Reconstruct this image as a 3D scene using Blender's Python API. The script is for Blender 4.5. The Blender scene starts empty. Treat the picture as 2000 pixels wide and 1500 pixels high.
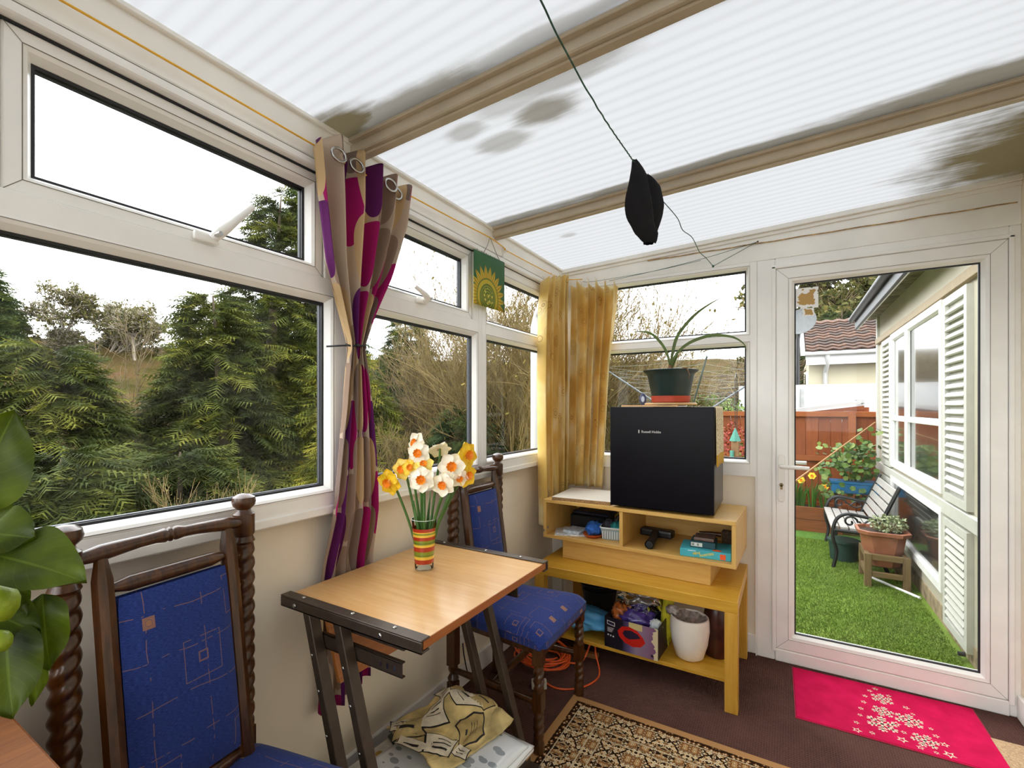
import bpy, bmesh, math, random
import numpy as np
from mathutils import Vector, Matrix, Euler, noise as mnoise

SC = bpy.context.scene
COL = SC.collection
R = math.radians
PI = math.pi

# ------------------------------------------------------------------ camera, sky, exposure
YAW = R(30.6)
cam_d = bpy.data.cameras.new('camera')
cam = bpy.data.objects.new('camera', cam_d); COL.objects.link(cam)
cam.location = (1.26, -2.75, 1.297)
cam.rotation_euler = (R(90), 0, YAW)
cam_d.sensor_width = 36.0
cam_d.lens = 910.0 / 2000.0 * 36.0
cam_d.shift_y = 46.0 / 2000.0
cam_d.clip_start = 0.02; cam_d.clip_end = 400
SC.camera = cam

world = bpy.data.worlds.new('overcast_sky'); SC.world = world
world.use_nodes = True
wn = world.node_tree
bg = wn.nodes['Background']
tcw = wn.nodes.new('ShaderNodeTexCoord')
nzw = wn.nodes.new('ShaderNodeTexNoise'); nzw.inputs['Scale'].default_value = 2.2; nzw.inputs['Detail'].default_value = 4
rpw = wn.nodes.new('ShaderNodeValToRGB')
rpw.color_ramp.elements[0].position = 0.3; rpw.color_ramp.elements[0].color = (0.86, 0.91, 0.97, 1)
rpw.color_ramp.elements[1].position = 0.65; rpw.color_ramp.elements[1].color = (1.0, 1.0, 1.0, 1)
wn.links.new(tcw.outputs['Generated'], nzw.inputs['Vector'])
wn.links.new(nzw.outputs['Fac'], rpw.inputs['Fac'])
wn.links.new(rpw.outputs['Color'], bg.inputs['Color'])
bg.inputs['Strength'].default_value = 2.6

SC.view_settings.view_transform = 'Standard'
SC.view_settings.look = 'None'
SC.view_settings.gamma = 1.0
SC.view_settings.use_curve_mapping = False
SC.view_settings.exposure = 1.42
SC.cycles.use_denoising = True
SC.cycles.max_bounces = 10
SC.cycles.diffuse_bounces = 6
SC.cycles.adaptive_threshold = 0.03
SC.cycles.transparent_max_bounces = 24
SC.cycles.transmission_bounces = 8
SC.cycles.caustics_reflective = False
SC.cycles.caustics_refractive = False
SC.cycles.sample_clamp_indirect = 12

# ------------------------------------------------------------------ helpers
def sc(r, g, b):
    f = lambda v: (v / 255 / 12.92) if v / 255 <= 0.04045 else ((v / 255 + 0.055) / 1.055) ** 2.4
    return (f(r), f(g), f(b), 1.0)

def node(nt, t, ins=None, **props):
    n = nt.nodes.new(t)
    for k, v in props.items(): setattr(n, k, v)
    for k, v in (ins or {}).items():
        if isinstance(v, bpy.types.NodeSocket): nt.links.new(v, n.inputs[k])
        else: n.inputs[k].default_value = v
    return n

def mth(nt, op, a, b=None, c=None):
    ins = {0: a}
    if b is not None: ins[1] = b
    if c is not None: ins[2] = c
    return node(nt, 'ShaderNodeMath', ins, operation=op).outputs[0]

def mixc(nt, fac, a, b, blend='MIX'):
    n = nt.nodes.new('ShaderNodeMix'); n.data_type = 'RGBA'; n.blend_type = blend
    for i, v in ((0, fac), (6, a), (7, b)):
        if isinstance(v, bpy.types.NodeSocket): nt.links.new(v, n.inputs[i])
        else: n.inputs[i].default_value = v
    return n.outputs[2]

def ramp(nt, fac, stops, interp='LINEAR'):
    n = nt.nodes.new('ShaderNodeValToRGB'); cr = n.color_ramp; cr.interpolation = interp
    while len(cr.elements) < len(stops): cr.elements.new(0.5)
    for e, (p, c) in zip(cr.elements, stops):
        e.position = p; e.color = c if len(c) == 4 else (*c, 1)
    if isinstance(fac, bpy.types.NodeSocket): nt.links.new(fac, n.inputs[0])
    return n.outputs[0]

def sep(nt, vec):
    n = node(nt, 'ShaderNodeSeparateXYZ', {0: vec}); return n.outputs[0], n.outputs[1], n.outputs[2]

def comb(nt, x, y, z=0.0):
    return node(nt, 'ShaderNodeCombineXYZ', {0: x, 1: y, 2: z}).outputs[0]

def new_mat(name):
    m = bpy.data.materials.new(name); m.use_nodes = True
    nt = m.node_tree
    return m, nt, nt.nodes['Principled BSDF']

MATS = {}
def pm(name, col, rough=0.5, metal=0.0, spec=0.5, var=0.08, vscale=18.0, bump=0.0, bscale=150.0, coat=0.0, trans=0.0, alpha=1.0, emit=None, sheen=0.0, sss=0.0):
    """plain procedural material: colour broken up by noise, optional fine relief"""
    if name in MATS: return MATS[name]
    m, nt, b = new_mat(name)
    tc = node(nt, 'ShaderNodeTexCoord')
    nz = node(nt, 'ShaderNodeTexNoise', {'Vector': tc.outputs['Object'], 'Scale': vscale, 'Detail': 5.0})
    lo = tuple(max(0, x * (1 - var * 1.6)) for x in col[:3]) + (1,)
    hi = tuple(min(1, x * (1 + var * 1.6)) for x in col[:3]) + (1,)
    nt.links.new(ramp(nt, nz.outputs['Fac'], [(0.3, lo), (0.7, hi)]), b.inputs['Base Color'])
    b.inputs['Roughness'].default_value = rough
    b.inputs['Metallic'].default_value = metal
    b.inputs['Specular IOR Level'].default_value = spec
    b.inputs['Coat Weight'].default_value = coat
    b.inputs['Coat Roughness'].default_value = 0.15
    b.inputs['Sheen Weight'].default_value = sheen
    b.inputs['Transmission Weight'].default_value = trans
    b.inputs['Alpha'].default_value = alpha
    if sss:
        b.inputs['Subsurface Weight'].default_value = sss; b.inputs['Subsurface Radius'].default_value = (0.01, 0.01, 0.005)
    if bump:
        n2 = node(nt, 'ShaderNodeTexNoise', {'Vector': tc.outputs['Object'], 'Scale': bscale, 'Detail': 3.0})
        bm = node(nt, 'ShaderNodeBump', {'Strength': bump, 'Distance': 0.002, 'Height': n2.outputs['Fac']})
        nt.links.new(bm.outputs[0], b.inputs['Normal'])
    MATS[name] = m
    return m

def wood(name, c1, c2, rough=0.4, axis=0, scale=1.0, coat=0.0, bump=0.05):
    """wood grain along a local axis"""
    if name in MATS: return MATS[name]
    m, nt, b = new_mat(name)
    tc = node(nt, 'ShaderNodeTexCoord')
    s = [22.0 * scale] * 3; s[axis] = 1.6 * scale
    mp = node(nt, 'ShaderNodeMapping', {'Vector': tc.outputs['Object'], 'Scale': s})
    n1 = node(nt, 'ShaderNodeTexNoise', {'Vector': mp.outputs[0], 'Scale': 3.0, 'Detail': 6.0, 'Roughness': 0.65, 'Distortion': 0.6})
    n2 = node(nt, 'ShaderNodeTexNoise', {'Vector': tc.outputs['Object'], 'Scale': 3.5, 'Detail': 2.0})
    a = ramp(nt, n1.outputs['Fac'], [(0.32, c1), (0.68, c2)])
    d = mixc(nt, mth(nt, 'MULTIPLY', n2.outputs['Fac'], 0.35), a, c1)
    nt.links.new(d, b.inputs['Base Color'])
    b.inputs['Roughness'].default_value = rough
    b.inputs['Coat Weight'].default_value = coat
    b.inputs['Coat Roughness'].default_value = 0.12
    bm = node(nt, 'ShaderNodeBump', {'Strength': bump, 'Distance': 0.002, 'Height': n1.outputs['Fac']})
    nt.links.new(bm.outputs[0], b.inputs['Normal'])
    MATS[name] = m
    return m

def org(o):
    v = Vector((0, 0, 0))
    while o is not None:
        v += o.location; o = o.parent
    return v

class MB:
    """collects geometry; build() links it as one mesh object"""
    def __init__(s, M=None):
        s.v = []; s.f = []; s.uv = {}; s.M = M or Matrix.Identity(4); s.mi = []
    def add(s, vs, fs, uvs=None, mat=0):
        o = len(s.v)
        s.v += [s.M @ Vector(p) for p in vs]
        s.f += [tuple(i + o for i in f) for f in fs]
        s.mi += [mat] * len(fs)
        if uvs:
            for i, u in enumerate(uvs): s.uv[o + i] = u
        return s
    def box(s, x0, x1, y0, y1, z0, z1, M=None, mat=0):
        vs = [(x, y, z) for z in (z0, z1) for y in (y0, y1) for x in (x0, x1)]
        if M is not None: vs = [M @ Vector(p) for p in vs]
        return s.add(vs, [(0, 2, 3, 1), (4, 5, 7, 6), (0, 1, 5, 4), (2, 6, 7, 3), (0, 4, 6, 2), (1, 3, 7, 5)], mat=mat)
    def tube(s, pts, r, n=8, caps=True, closed=False, mat=0, up=None):
        pts = [Vector(p) for p in pts]; k = len(pts)
        rs = list(r) if hasattr(r, '__len__') else [r] * k
        vs = []; prev = None
        for i, p in enumerate(pts):
            if closed: t = pts[(i + 1) % k] - pts[i - 1]
            else: t = pts[min(i + 1, k - 1)] - pts[max(i - 1, 0)]
            t.normalize()
            if prev is None:
                a = Vector(up) if up else (Vector((0, 0, 1)) if abs(t.z) < 0.9 else Vector((1, 0, 0)))
                u = t.cross(a).normalized()
            else:
                u = prev - t * prev.dot(t)
                u = u.normalized() if u.length > 1e-6 else t.orthogonal().normalized()
            prev = u; w = t.cross(u)
            for j in range(n):
                q = 2 * PI * j / n
                vs.append(p + (u * math.cos(q) + w * math.sin(q)) * rs[i])
        fs = []
        for i in range(k if closed else k - 1):
            for j in range(n):
                a, b = i * n + j, i * n + (j + 1) % n
                c, d = ((i + 1) % k) * n + (j + 1) % n, ((i + 1) % k) * n + j
                fs.append((a, b, c, d))
        if caps and not closed:
            fs.append(tuple(range(n))[::-1]); fs.append(tuple((k - 1) * n + j for j in range(n)))
        return s.add(vs, fs, mat=mat)
    def lathe(s, prof, c=(0, 0, 0), n=24, cap0=True, cap1=True, mat=0, sx=1.0, sy=1.0):
        vs = []
        for r, z in prof:
            for j in range(n):
                q = 2 * PI * j / n
                vs.append((c[0] + r * math.cos(q) * sx, c[1] + r * math.sin(q) * sy, c[2] + z))
        fs = []
        k = len(prof)
        for i in range(k - 1):
            for j in range(n):
                fs.append((i * n + j, i * n + (j + 1) % n, (i + 1) * n + (j + 1) % n, (i + 1) * n + j))
        if cap0: fs.append(tuple(range(n))[::-1])
        if cap1: fs.append(tuple((k - 1) * n + j for j in range(n)))
        return s.add(vs, fs, mat=mat)
    def grid(s, nu, nv, fn, uv=None, closed_u=False, mat=0):
        vs = []; us = []
        for j in range(nv + 1):
            for i in range(nu + 1):
                a, b = i / nu, j / nv
                vs.append(fn(a, b)); us.append(uv(a, b) if uv else (a, b))
        fs = [(j * (nu + 1) + i, j * (nu + 1) + i + 1, (j + 1) * (nu + 1) + i + 1, (j + 1) * (nu + 1) + i) for j in range(nv) for i in range(nu)]
        return s.add(vs, fs, us, mat=mat)
    def prism(s, poly, z0, z1, M=None, mat=0):
        n = len(poly)
        vs = [(x, y, z0) for x, y in poly] + [(x, y, z1) for x, y in poly]
        if M is not None: vs = [M @ Vector(p) for p in vs]
        fs = [tuple(range(n))[::-1], tuple(range(n, 2 * n))] + [(i, (i + 1) % n, n + (i + 1) % n, n + i) for i in range(n)]
        return s.add(vs, fs, mat=mat)
    def ring(s, a0, a1, b0, b1, prof, put, mat=0):
        """mitred rectangular frame: prof = [(inset, depth)...]; put(a, b, depth) -> xyz"""
        vs = []
        for ins, d in prof:
            for a, b in ((a0 + ins, b0 + ins), (a1 - ins, b0 + ins), (a1 - ins, b1 - ins), (a0 + ins, b1 - ins)):
                vs.append(put(a, b, d))
        k = len(prof); fs = []
        for i in range(k):
            i2 = (i + 1) % k
            for j in range(4):
                fs.append((i * 4 + j, i * 4 + (j + 1) % 4, i2 * 4 + (j + 1) % 4, i2 * 4 + j))
        return s.add(vs, fs, mat=mat)
    def build(s, name, mat, parent=None, smooth=False, bevel=0.0, seg=1, solid=0.0, sub=0, angle=40, fix=True):
        me = bpy.data.meshes.new(name)
        o0 = org(parent) if parent is not None else None
        if parent is None and s.v:
            xs = [p.x for p in s.v]; ys = [p.y for p in s.v]; zs = [p.z for p in s.v]
            o0 = Vector(((min(xs) + max(xs)) / 2, (min(ys) + max(ys)) / 2, min(zs)))
        me.from_pydata([tuple(p - o0) for p in s.v], [], s.f)
        if s.uv:
            ul = me.uv_layers.new(name='UVMap')
            li = np.empty(len(me.loops), dtype=np.int32); me.loops.foreach_get('vertex_index', li)
            tab = np.zeros((len(s.v), 2), dtype=np.float32)
            for k, u in s.uv.items(): tab[k] = u
            ul.data.foreach_set('uv', tab[li].ravel())
        mats = mat if isinstance(mat, (list, tuple)) else [mat]
        for m in mats: me.materials.append(m)
        if len(mats) > 1: me.polygons.foreach_set('material_index', s.mi)
        if bevel or fix:
            bm = bmesh.new(); bm.from_mesh(me)
            if fix: bmesh.ops.recalc_face_normals(bm, faces=bm.faces)
            if bevel:
                es = [e for e in bm.edges if len(e.link_faces) == 2 and e.calc_face_angle(0) > R(angle)]
                bmesh.ops.bevel(bm, geom=es, offset=bevel, segments=seg, affect='EDGES', profile=0.6, clamp_overlap=True)
            bm.to_mesh(me); bm.free()
        if smooth:
            me.polygons.foreach_set('use_smooth', [True] * len(me.polygons))
            if smooth == 'auto' and hasattr(me, 'set_sharp_from_angle'): me.set_sharp_from_angle(angle=R(42))
        me.update()
        o = bpy.data.objects.new(name, me); COL.objects.link(o)
        if parent is None: o.location = o0
        else: o.parent = parent
        if solid:
            md = o.modifiers.new('thickness', 'SOLIDIFY'); md.thickness = solid; md.offset = 0
        if sub:
            md = o.modifiers.new('smooth', 'SUBSURF'); md.levels = sub; md.render_levels = sub
        return o

def thing(name, loc, label=None, cat=None, group=None, kind=None):
    o = bpy.data.objects.new(name, None); COL.objects.link(o)
    o.location = loc; o.empty_display_size = 0.05
    return tag(o, label, cat, group, kind)

def tag(o, label=None, cat=None, group=None, kind=None):
    if label: o['label'] = label
    if cat: o['category'] = cat
    if group: o['group'] = group
    if kind: o['kind'] = kind
    return o

def child(name, mesh, parent, M=None):
    """another object on shared mesh data, parented to parent"""
    o = bpy.data.objects.new(name, mesh); COL.objects.link(o); o.parent = parent
    if M is not None: o.matrix_local = M
    return o

def copy_tree(o, parent=None):
    c = o.copy(); COL.objects.link(c); c.parent = parent
    for ch in list(o.children): copy_tree(ch, c)
    return c

def place(pos, x=None, z=None):
    """matrix with local z axis along a direction"""
    zz = Vector(z).normalized(); xx = Vector(x) if x is not None else zz.orthogonal()
    xx = (xx - zz * xx.dot(zz)).normalized(); yy = zz.cross(xx)
    M = Matrix((xx, yy, zz)).transposed().to_4x4(); M.translation = Vector(pos)
    return M

def text_part(body, name, size, mat, parent, M, extrude=0.0004, spacing=1.0, bold=0.0):
    cu = bpy.data.curves.new('lettering', 'FONT'); cu.body = body; cu.size = size
    cu.extrude = extrude; cu.align_x = 'CENTER'; cu.align_y = 'CENTER'; cu.space_character = spacing; cu.offset = bold
    cu.resolution_u = 3
    t = bpy.data.objects.new('lettering', cu); COL.objects.link(t)
    dg = bpy.context.evaluated_depsgraph_get()
    me = bpy.data.meshes.new_from_object(t.evaluated_get(dg))
    bpy.data.objects.remove(t); bpy.data.curves.remove(cu)
    me.materials.clear(); me.materials.append(mat)
    M2 = Matrix.Translation(-org(parent)) @ M
    me.transform(M2)
    o = bpy.data.objects.new(name, me); COL.objects.link(o); o.parent = parent
    return o

rnd = random.Random(7)

# ------------------------------------------------------------------ materials shared by the setting
UPVC = pm('white_upvc', sc(243, 242, 238), 0.32, var=0.03, vscale=6)
CREAM = pm('cream_wall_paint', sc(246, 236, 216), 0.6, var=0.03, vscale=3, bump=0.05, bscale=60)
HDR = pm('white_eaves_trim', sc(242, 240, 233), 0.4, var=0.04, vscale=5)
SPACER = pm('dark_glazing_spacer', sc(52, 56, 64), 0.5, var=0.05)
BLACKRUB = pm('black_gasket', sc(28, 30, 34), 0.5, var=0.05)
STEEL = pm('bright_steel', sc(190, 188, 182), 0.25, metal=1.0, var=0.04)

def glass_mat(name, tint=(0.91, 0.925, 0.92), dirt=0.03):
    m, nt, b = new_mat(name)
    nt.nodes.remove(b)
    out = nt.nodes['Material Output']
    tr = node(nt, 'ShaderNodeBsdfTransparent', {'Color': (*tint, 1)})
    gl = node(nt, 'ShaderNodeBsdfGlossy', {'Color': (1, 1, 1, 1), 'Roughness': 0.02})
    df = node(nt, 'ShaderNodeBsdfDiffuse', {'Color': (0.8, 0.82, 0.8, 1)})
    fr = node(nt, 'ShaderNodeFresnel', {'IOR': 1.22})
    tc = node(nt, 'ShaderNodeTexCoord')
    nz = node(nt, 'ShaderNodeTexNoise', {'Vector': tc.outputs['Object'], 'Scale': 9.0, 'Detail': 6.0})
    dd = mth(nt, 'MULTIPLY', mth(nt, 'MAXIMUM', mth(nt, 'SUBTRACT', nz.outputs['Fac'], 0.4), 0.0), dirt * 4)
    m1 = node(nt, 'ShaderNodeMixShader', {0: dd, 1: tr.outputs[0], 2: df.outputs[0]})
    m2 = node(nt, 'ShaderNodeMixShader', {0: fr.outputs[0], 1: m1.outputs[0], 2: gl.outputs[0]})
    nt.links.new(m2.outputs[0], out.inputs['Surface'])
    return m
GLASS = glass_mat('window_glass')

def carpet_mat():
    m, nt, b = new_mat('brown_ribbed_carpet')
    tc = node(nt, 'ShaderNodeTexCoord')
    x, y, z = sep(nt, tc.outputs['Object'])
    rib = mth(nt, 'SINE', mth(nt, 'MULTIPLY', y, 2 * PI / 0.011))
    rib2 = mth(nt, 'SINE', mth(nt, 'MULTIPLY', x, 2 * PI / 0.009))
    n1 = node(nt, 'ShaderNodeTexNoise', {'Vector': tc.outputs['Object'], 'Scale': 380.0, 'Detail': 2.0})
    n2 = node(nt, 'ShaderNodeTexNoise', {'Vector': tc.outputs['Object'], 'Scale': 4.0, 'Detail': 4.0})
    h = mth(nt, 'ADD', mth(nt, 'MULTIPLY', rib, 0.5), mth(nt, 'MULTIPLY', rib2, 0.3))
    f = mth(nt, 'ADD', mth(nt, 'MULTIPLY', h, 0.18), mth(nt, 'ADD', mth(nt, 'MULTIPLY', n1.outputs['Fac'], 0.5), mth(nt, 'MULTIPLY', n2.outputs['Fac'], 0.5)))
    nt.links.new(ramp(nt, f, [(0.25, sc(62, 40, 36)), (0.75, sc(112, 80, 72))]), b.inputs['Base Color'])
    b.inputs['Roughness'].default_value = 0.95; b.inputs['Specular IOR Level'].default_value = 0.1
    bm = node(nt, 'ShaderNodeBump', {'Strength': 0.5, 'Distance': 0.003, 'Height': h})
    nt.links.new(bm.outputs[0], b.inputs['Normal'])
    return m
CARPET = carpet_mat()

# roof sheet: translucent multiwall polycarbonate with dark mould stains
def roof_mat():
    m, nt, b = new_mat('translucent_polycarbonate')
    nt.nodes.remove(b)
    out = nt.nodes['Material Output']
    geo = node(nt, 'ShaderNodeNewGeometry')
    P = geo.outputs['Position']
    x, y, z = sep(nt, P)
    fl = mth(nt, 'SINE', mth(nt, 'MULTIPLY', y, 2 * PI / 0.047))
    fl = mth(nt, 'POWER', mth(nt, 'ADD', mth(nt, 'MULTIPLY', fl, 0.5), 0.5), 2.0)
    nz = node(nt, 'ShaderNodeTexNoise', {'Vector': P, 'Scale': 7.0, 'Detail': 4.0})
    nzs = node(nt, 'ShaderNodeTexNoise', {'Vector': node(nt, 'ShaderNodeMapping', {'Vector': P, 'Scale': (2.5, 30.0, 1.0)}).outputs[0], 'Scale': 2.0, 'Detail': 3.0})
    base = mixc(nt, mth(nt, 'MULTIPLY', fl, 0.45), (0.160, 0.1615, 0.163, 1), (0.128, 0.129, 0.129, 1))
    # stains: (x, y, rx, ry, strength)
    stains = [(0.02, -1.755, 0.20, 0.10, 0.98), (0.20, -1.725, 0.55, 0.055, 0.75), (0.65, -1.725, 0.6, 0.035, 0.45), (0.62, -1.47, 0.13, 0.07, 0.75), (0.72, -1.58, 0.24, 0.06, 0.5),
              (0.43, -1.40, 0.12, 0.06, 0.5), (0.36, -1.52, 0.09, 0.05, 0.45), (0.55, -1.56, 0.15, 0.06, 0.35), (0.85, -1.61, 0.7, 0.035, 0.45),
              (1.2, -0.862, 1.6, 0.04, 0.8), (1.9, -0.88, 0.7, 0.085, 0.85), (2.14, -0.22, 0.36, 0.42, 1.0), (2.14, -0.50, 0.42, 0.26, 1.0), (0.2, -0.862, 0.6, 0.035, 0.7), (1.95, -0.72, 0.6, 0.06, 0.5),
              (0.28, -0.52, 0.05, 0.03, 0.35), (2.10, -0.30, 0.46, 0.46, 1.0)]
    tot = None
    for sx, sy, rx, ry, st in stains:
        dx = mth(nt, 'DIVIDE', mth(nt, 'SUBTRACT', x, sx), rx)
        dy = mth(nt, 'DIVIDE', mth(nt, 'SUBTRACT', y, sy), ry)
        d = mth(nt, 'SQRT', mth(nt, 'ADD', mth(nt, 'MULTIPLY', dx, dx), mth(nt, 'MULTIPLY', dy, dy)))
        d = mth(nt, 'ADD', d, mth(nt, 'MULTIPLY', mth(nt, 'SUBTRACT', nz.outputs['Fac'], 0.5), 0.7))
        d = mth(nt, 'ADD', d, mth(nt, 'MULTIPLY', mth(nt, 'SUBTRACT', nzs.outputs['Fac'], 0.5), 0.5))
        k = node(nt, 'ShaderNodeMapRange', {'Value': d, 'From Min': 1.15, 'From Max': 0.45, 'To Min': 0.0, 'To Max': st}, interpolation_type='SMOOTHSTEP').outputs[0]
        tot = k if tot is None else mth(nt, 'MAXIMUM', tot, k)
    col = mixc(nt, mth(nt, 'MINIMUM', tot, 1.0), base, (0.027, 0.021, 0.010, 1))
    tl = node(nt, 'ShaderNodeBsdfTranslucent', {'Color': col})
    df = node(nt, 'ShaderNodeBsdfDiffuse', {'Color': col})
    m1 = node(nt, 'ShaderNodeMixShader', {0: 0.18, 1: tl.outputs[0], 2: df.outputs[0]})
    gl = node(nt, 'ShaderNodeBsdfGlossy', {'Color': (1, 1, 1, 1), 'Roughness': 0.25})
    m2 = node(nt, 'ShaderNodeMixShader', {0: 0.02, 1: m1.outputs[0], 2: gl.outputs[0]})
    nt.links.new(m2.outputs[0], out.inputs['Surface'])
    return m
ROOF = roof_mat()

# ------------------------------------------------------------------ the room: floor, walls, roof
W = 2.10           # house wall
YB = -4.4          # wall behind the camera
RS = 0.0415        # roof rise per metre
def zr(x): return 2.18 + RS * x

st = lambda o: tag(o, kind='structure')
st(MB().box(-0.12, W + 0.1, YB - 0.1, 0.08, -0.12, 0.0).build('floor', CARPET))
st(MB().box(-0.14, -0.05, YB, 0.08, 0, 0.957).build('wall_left', CREAM))
st(MB().box(-0.05, 1.12, 0.03, 0.12, 0, 0.935).build('wall_back', CREAM))
st(MB().box(W, W + 0.12, YB, 0.07, 0, 2.45).build('wall_right', CREAM))
st(MB().box(-0.14, W, YB - 0.1, YB, 0, 0.957).build('wall_front', CREAM))
st(MB().box(-0.05, -0.035, YB, 0.03, 0, 0.10).build('baseboard_left', UPVC, bevel=0.004))
st(MB().box(-0.035, 1.12, 0.015, 0.03, 0, 0.10).build('baseboard_back', UPVC, bevel=0.004))
st(MB().box(W - 0.016, W, YB, -0.002, 0, 0.10).build('baseboard_right', UPVC, bevel=0.004))

# roof: one sheet per bay between the glazing bars
ceil = thing('ceiling', (1.0, -2.0, 2.2), kind='structure')
bars = [0.03, -0.80, -1.665, -2.53, -3.40, -4.26]
for a, b in zip(bars[:-1], bars[1:]):
    mb = MB()
    x0, x1 = -0.10, W + 0.02
    y1, y0 = a, b
    vs = [(x, y, zr(x)) for y in (y0, y1) for x in (x0, x1)]
    mb.add(vs, [(0, 1, 3, 2)])
    mb.build('roof_sheet', ROOF, ceil, fix=False)
RAFT = pm('aluminium_glazing_bar', sc(196, 184, 162), 0.42, var=0.06, vscale=9)
for i, yb in enumerate(bars[1:-1]):
    t = thing('trim_%d' % (i + 1), (1.0, yb, 2.15), kind='structure')
    M = Matrix.Rotation(-math.atan(RS), 4, 'Y')
    def bar(name, y0, y1, d0, d1, mat, bev):
        mb = MB()
        vs = [(x, y, zr(x) + d) for d in (d0, d1) for y in (y0, y1) for x in (-0.02, W)]
        mb.add(vs, [(0, 2, 3, 1), (4, 5, 7, 6), (0, 1, 5, 4), (2, 6, 7, 3), (0, 4, 6, 2), (1, 3, 7, 5)])
        return mb.build(name, mat, t, bevel=bev)
    bar('glazing_bar', yb - 0.028, yb + 0.028, -0.045, 0.03, RAFT, 0.004)
    bar('bar_flange', yb - 0.046, yb + 0.046, -0.014, -0.002, RAFT, 0.002)
    bar('bar_rib', yb - 0.012, yb + 0.012, -0.052, -0.044, RAFT, 0.002)
    bar('bar_cap', yb - 0.045, yb + 0.045, 0.018, 0.03, RAFT, 0.0)

JOINTD = pm('dark_groove', sc(96, 88, 74), 0.8, var=0.15)
# eaves beam along the left side
eb = thing('trim_6', (0.0, -2.0, 2.05), kind='structure')
MB().box(-0.09, 0.012, YB, 0.02, 2.062, 2.176).build('eaves_fascia', HDR, eb, bevel=0.003)
MB().box(0.0, 0.024, YB, 0.02, 2.165, 2.180).build('eaves_lip', HDR, eb, bevel=0.003)
MB().box(-0.09, 0.026, YB, 0.02, 2.028, 2.052).build('frame_head', UPVC, eb, bevel=0.004)
MB().box(-0.05, 0.001, YB, 0.02, 2.0240, 2.0285).build('head_shadow_gap', BLACKRUB, eb)
MB().box(-0.09, 0.008, YB, 0.02, 2.05, 2.064).build('head_joint', JOINTD, eb)

# sloping header over the end wall
hd = thing('trim_7', (1.0, 0.03, 2.06), kind='structure')
mb = MB(); prism = [(0.0, 2.062), (W, 2.062), (W, zr(W)), (0.0, zr(0))]
mb.prism([(p[0], p[1]) for p in prism], 0, 1, M=Matrix(((1, 0, 0, 0), (0, 0, 0.09, 0.0), (0, 1, 0, 0), (0, 0, 0, 1))))
mb.build('header_board', HDR, hd, bevel=0.002)
mb = MB()
vs = [(x, y, zr(x) - d) for d in (0.026, 0.0) for y in (-0.020, 0.0) for x in (0.0, W)]
mb.add(vs, [(0, 2, 3, 1), (4, 5, 7, 6), (0, 1, 5, 4), (2, 6, 7, 3), (0, 4, 6, 2), (1, 3, 7, 5)]).build('header_cover_strip', HDR, hd, bevel=0.003)
mb = MB()
vs = [(x, y, zr(x) - d) for d in (0.044, 0.026) for y in (-0.008, 0.0) for x in (0.0, W)]
mb.add(vs, [(0, 2, 3, 1), (4, 5, 7, 6), (0, 1, 5, 4), (2, 6, 7, 3), (0, 4, 6, 2), (1, 3, 7, 5)]).build('header_lower_strip', HDR, hd, bevel=0.002)

# ------------------------------------------------------------------ windows
JOINT = pm('grimy_joint_line', sc(120, 112, 98), 0.8, var=0.15, vscale=40)
def mitres(parent, a0, a1, b0, b1, w, put, base):
    """hairline welded corner joints of a frame"""
    h = 0.0006
    for a, sa in ((a0, 1), (a1, -1)):
        for b, sb in ((b0, 1), (b1, -1)):
            p = [(a, b, -h), (a + sa * w, b + sb * w, -h), (a + sa * w, b + sb * w, h), (a, b, h)]
            MB().add([put(x, y + d * 1.6, base + 0.0004) for x, y, d in p], [(0, 1, 2, 3)]).build('mitre_joint', JOINT, parent, fix=False)
def light(parent, a0, a1, b0, b1, put, base=0.0, bead=0.024):
    """fixed pane: sloped beading, black gasket and glass"""
    MB().ring(a0, a1, b0, b1, [(0, base - 0.05), (0, base), (0.006, base + 0.001), (bead * 0.55, base - 0.004), (bead, base - 0.022), (bead, base - 0.05)], put).build('glazing_bead', UPVC, parent)
    MB().ring(a0, a1, b0, b1, [(bead - 0.001, base - 0.024), (bead + 0.006, base - 0.026), (bead + 0.006, base - 0.034), (bead - 0.001, base - 0.034)], put).build('gasket', BLACKRUB, parent)
    MB().ring(a0, a1, b0, b1, [(0.0046, base + 0.0012), (0.0062, base + 0.0012), (0.0062, base + 0.0002), (0.0046, base + 0.0002)], put).build('bead_line', JOINT, parent)
    MB().ring(a0, a1, b0, b1, [(bead, base - 0.034), (bead + 0.008, base - 0.034), (bead + 0.008, base - 0.046), (bead, base - 0.046)], put).build('spacer', SPACER, parent)
    g = bead + 0.003
    MB().add([put(a, b, base - 0.030) for a, b in ((a0 + g, b0 + g), (a1 - g, b0 + g), (a1 - g, b1 - g), (a0 + g, b1 - g))], [(0, 1, 2, 3)]).build('pane', GLASS, parent, fix=False)

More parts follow.
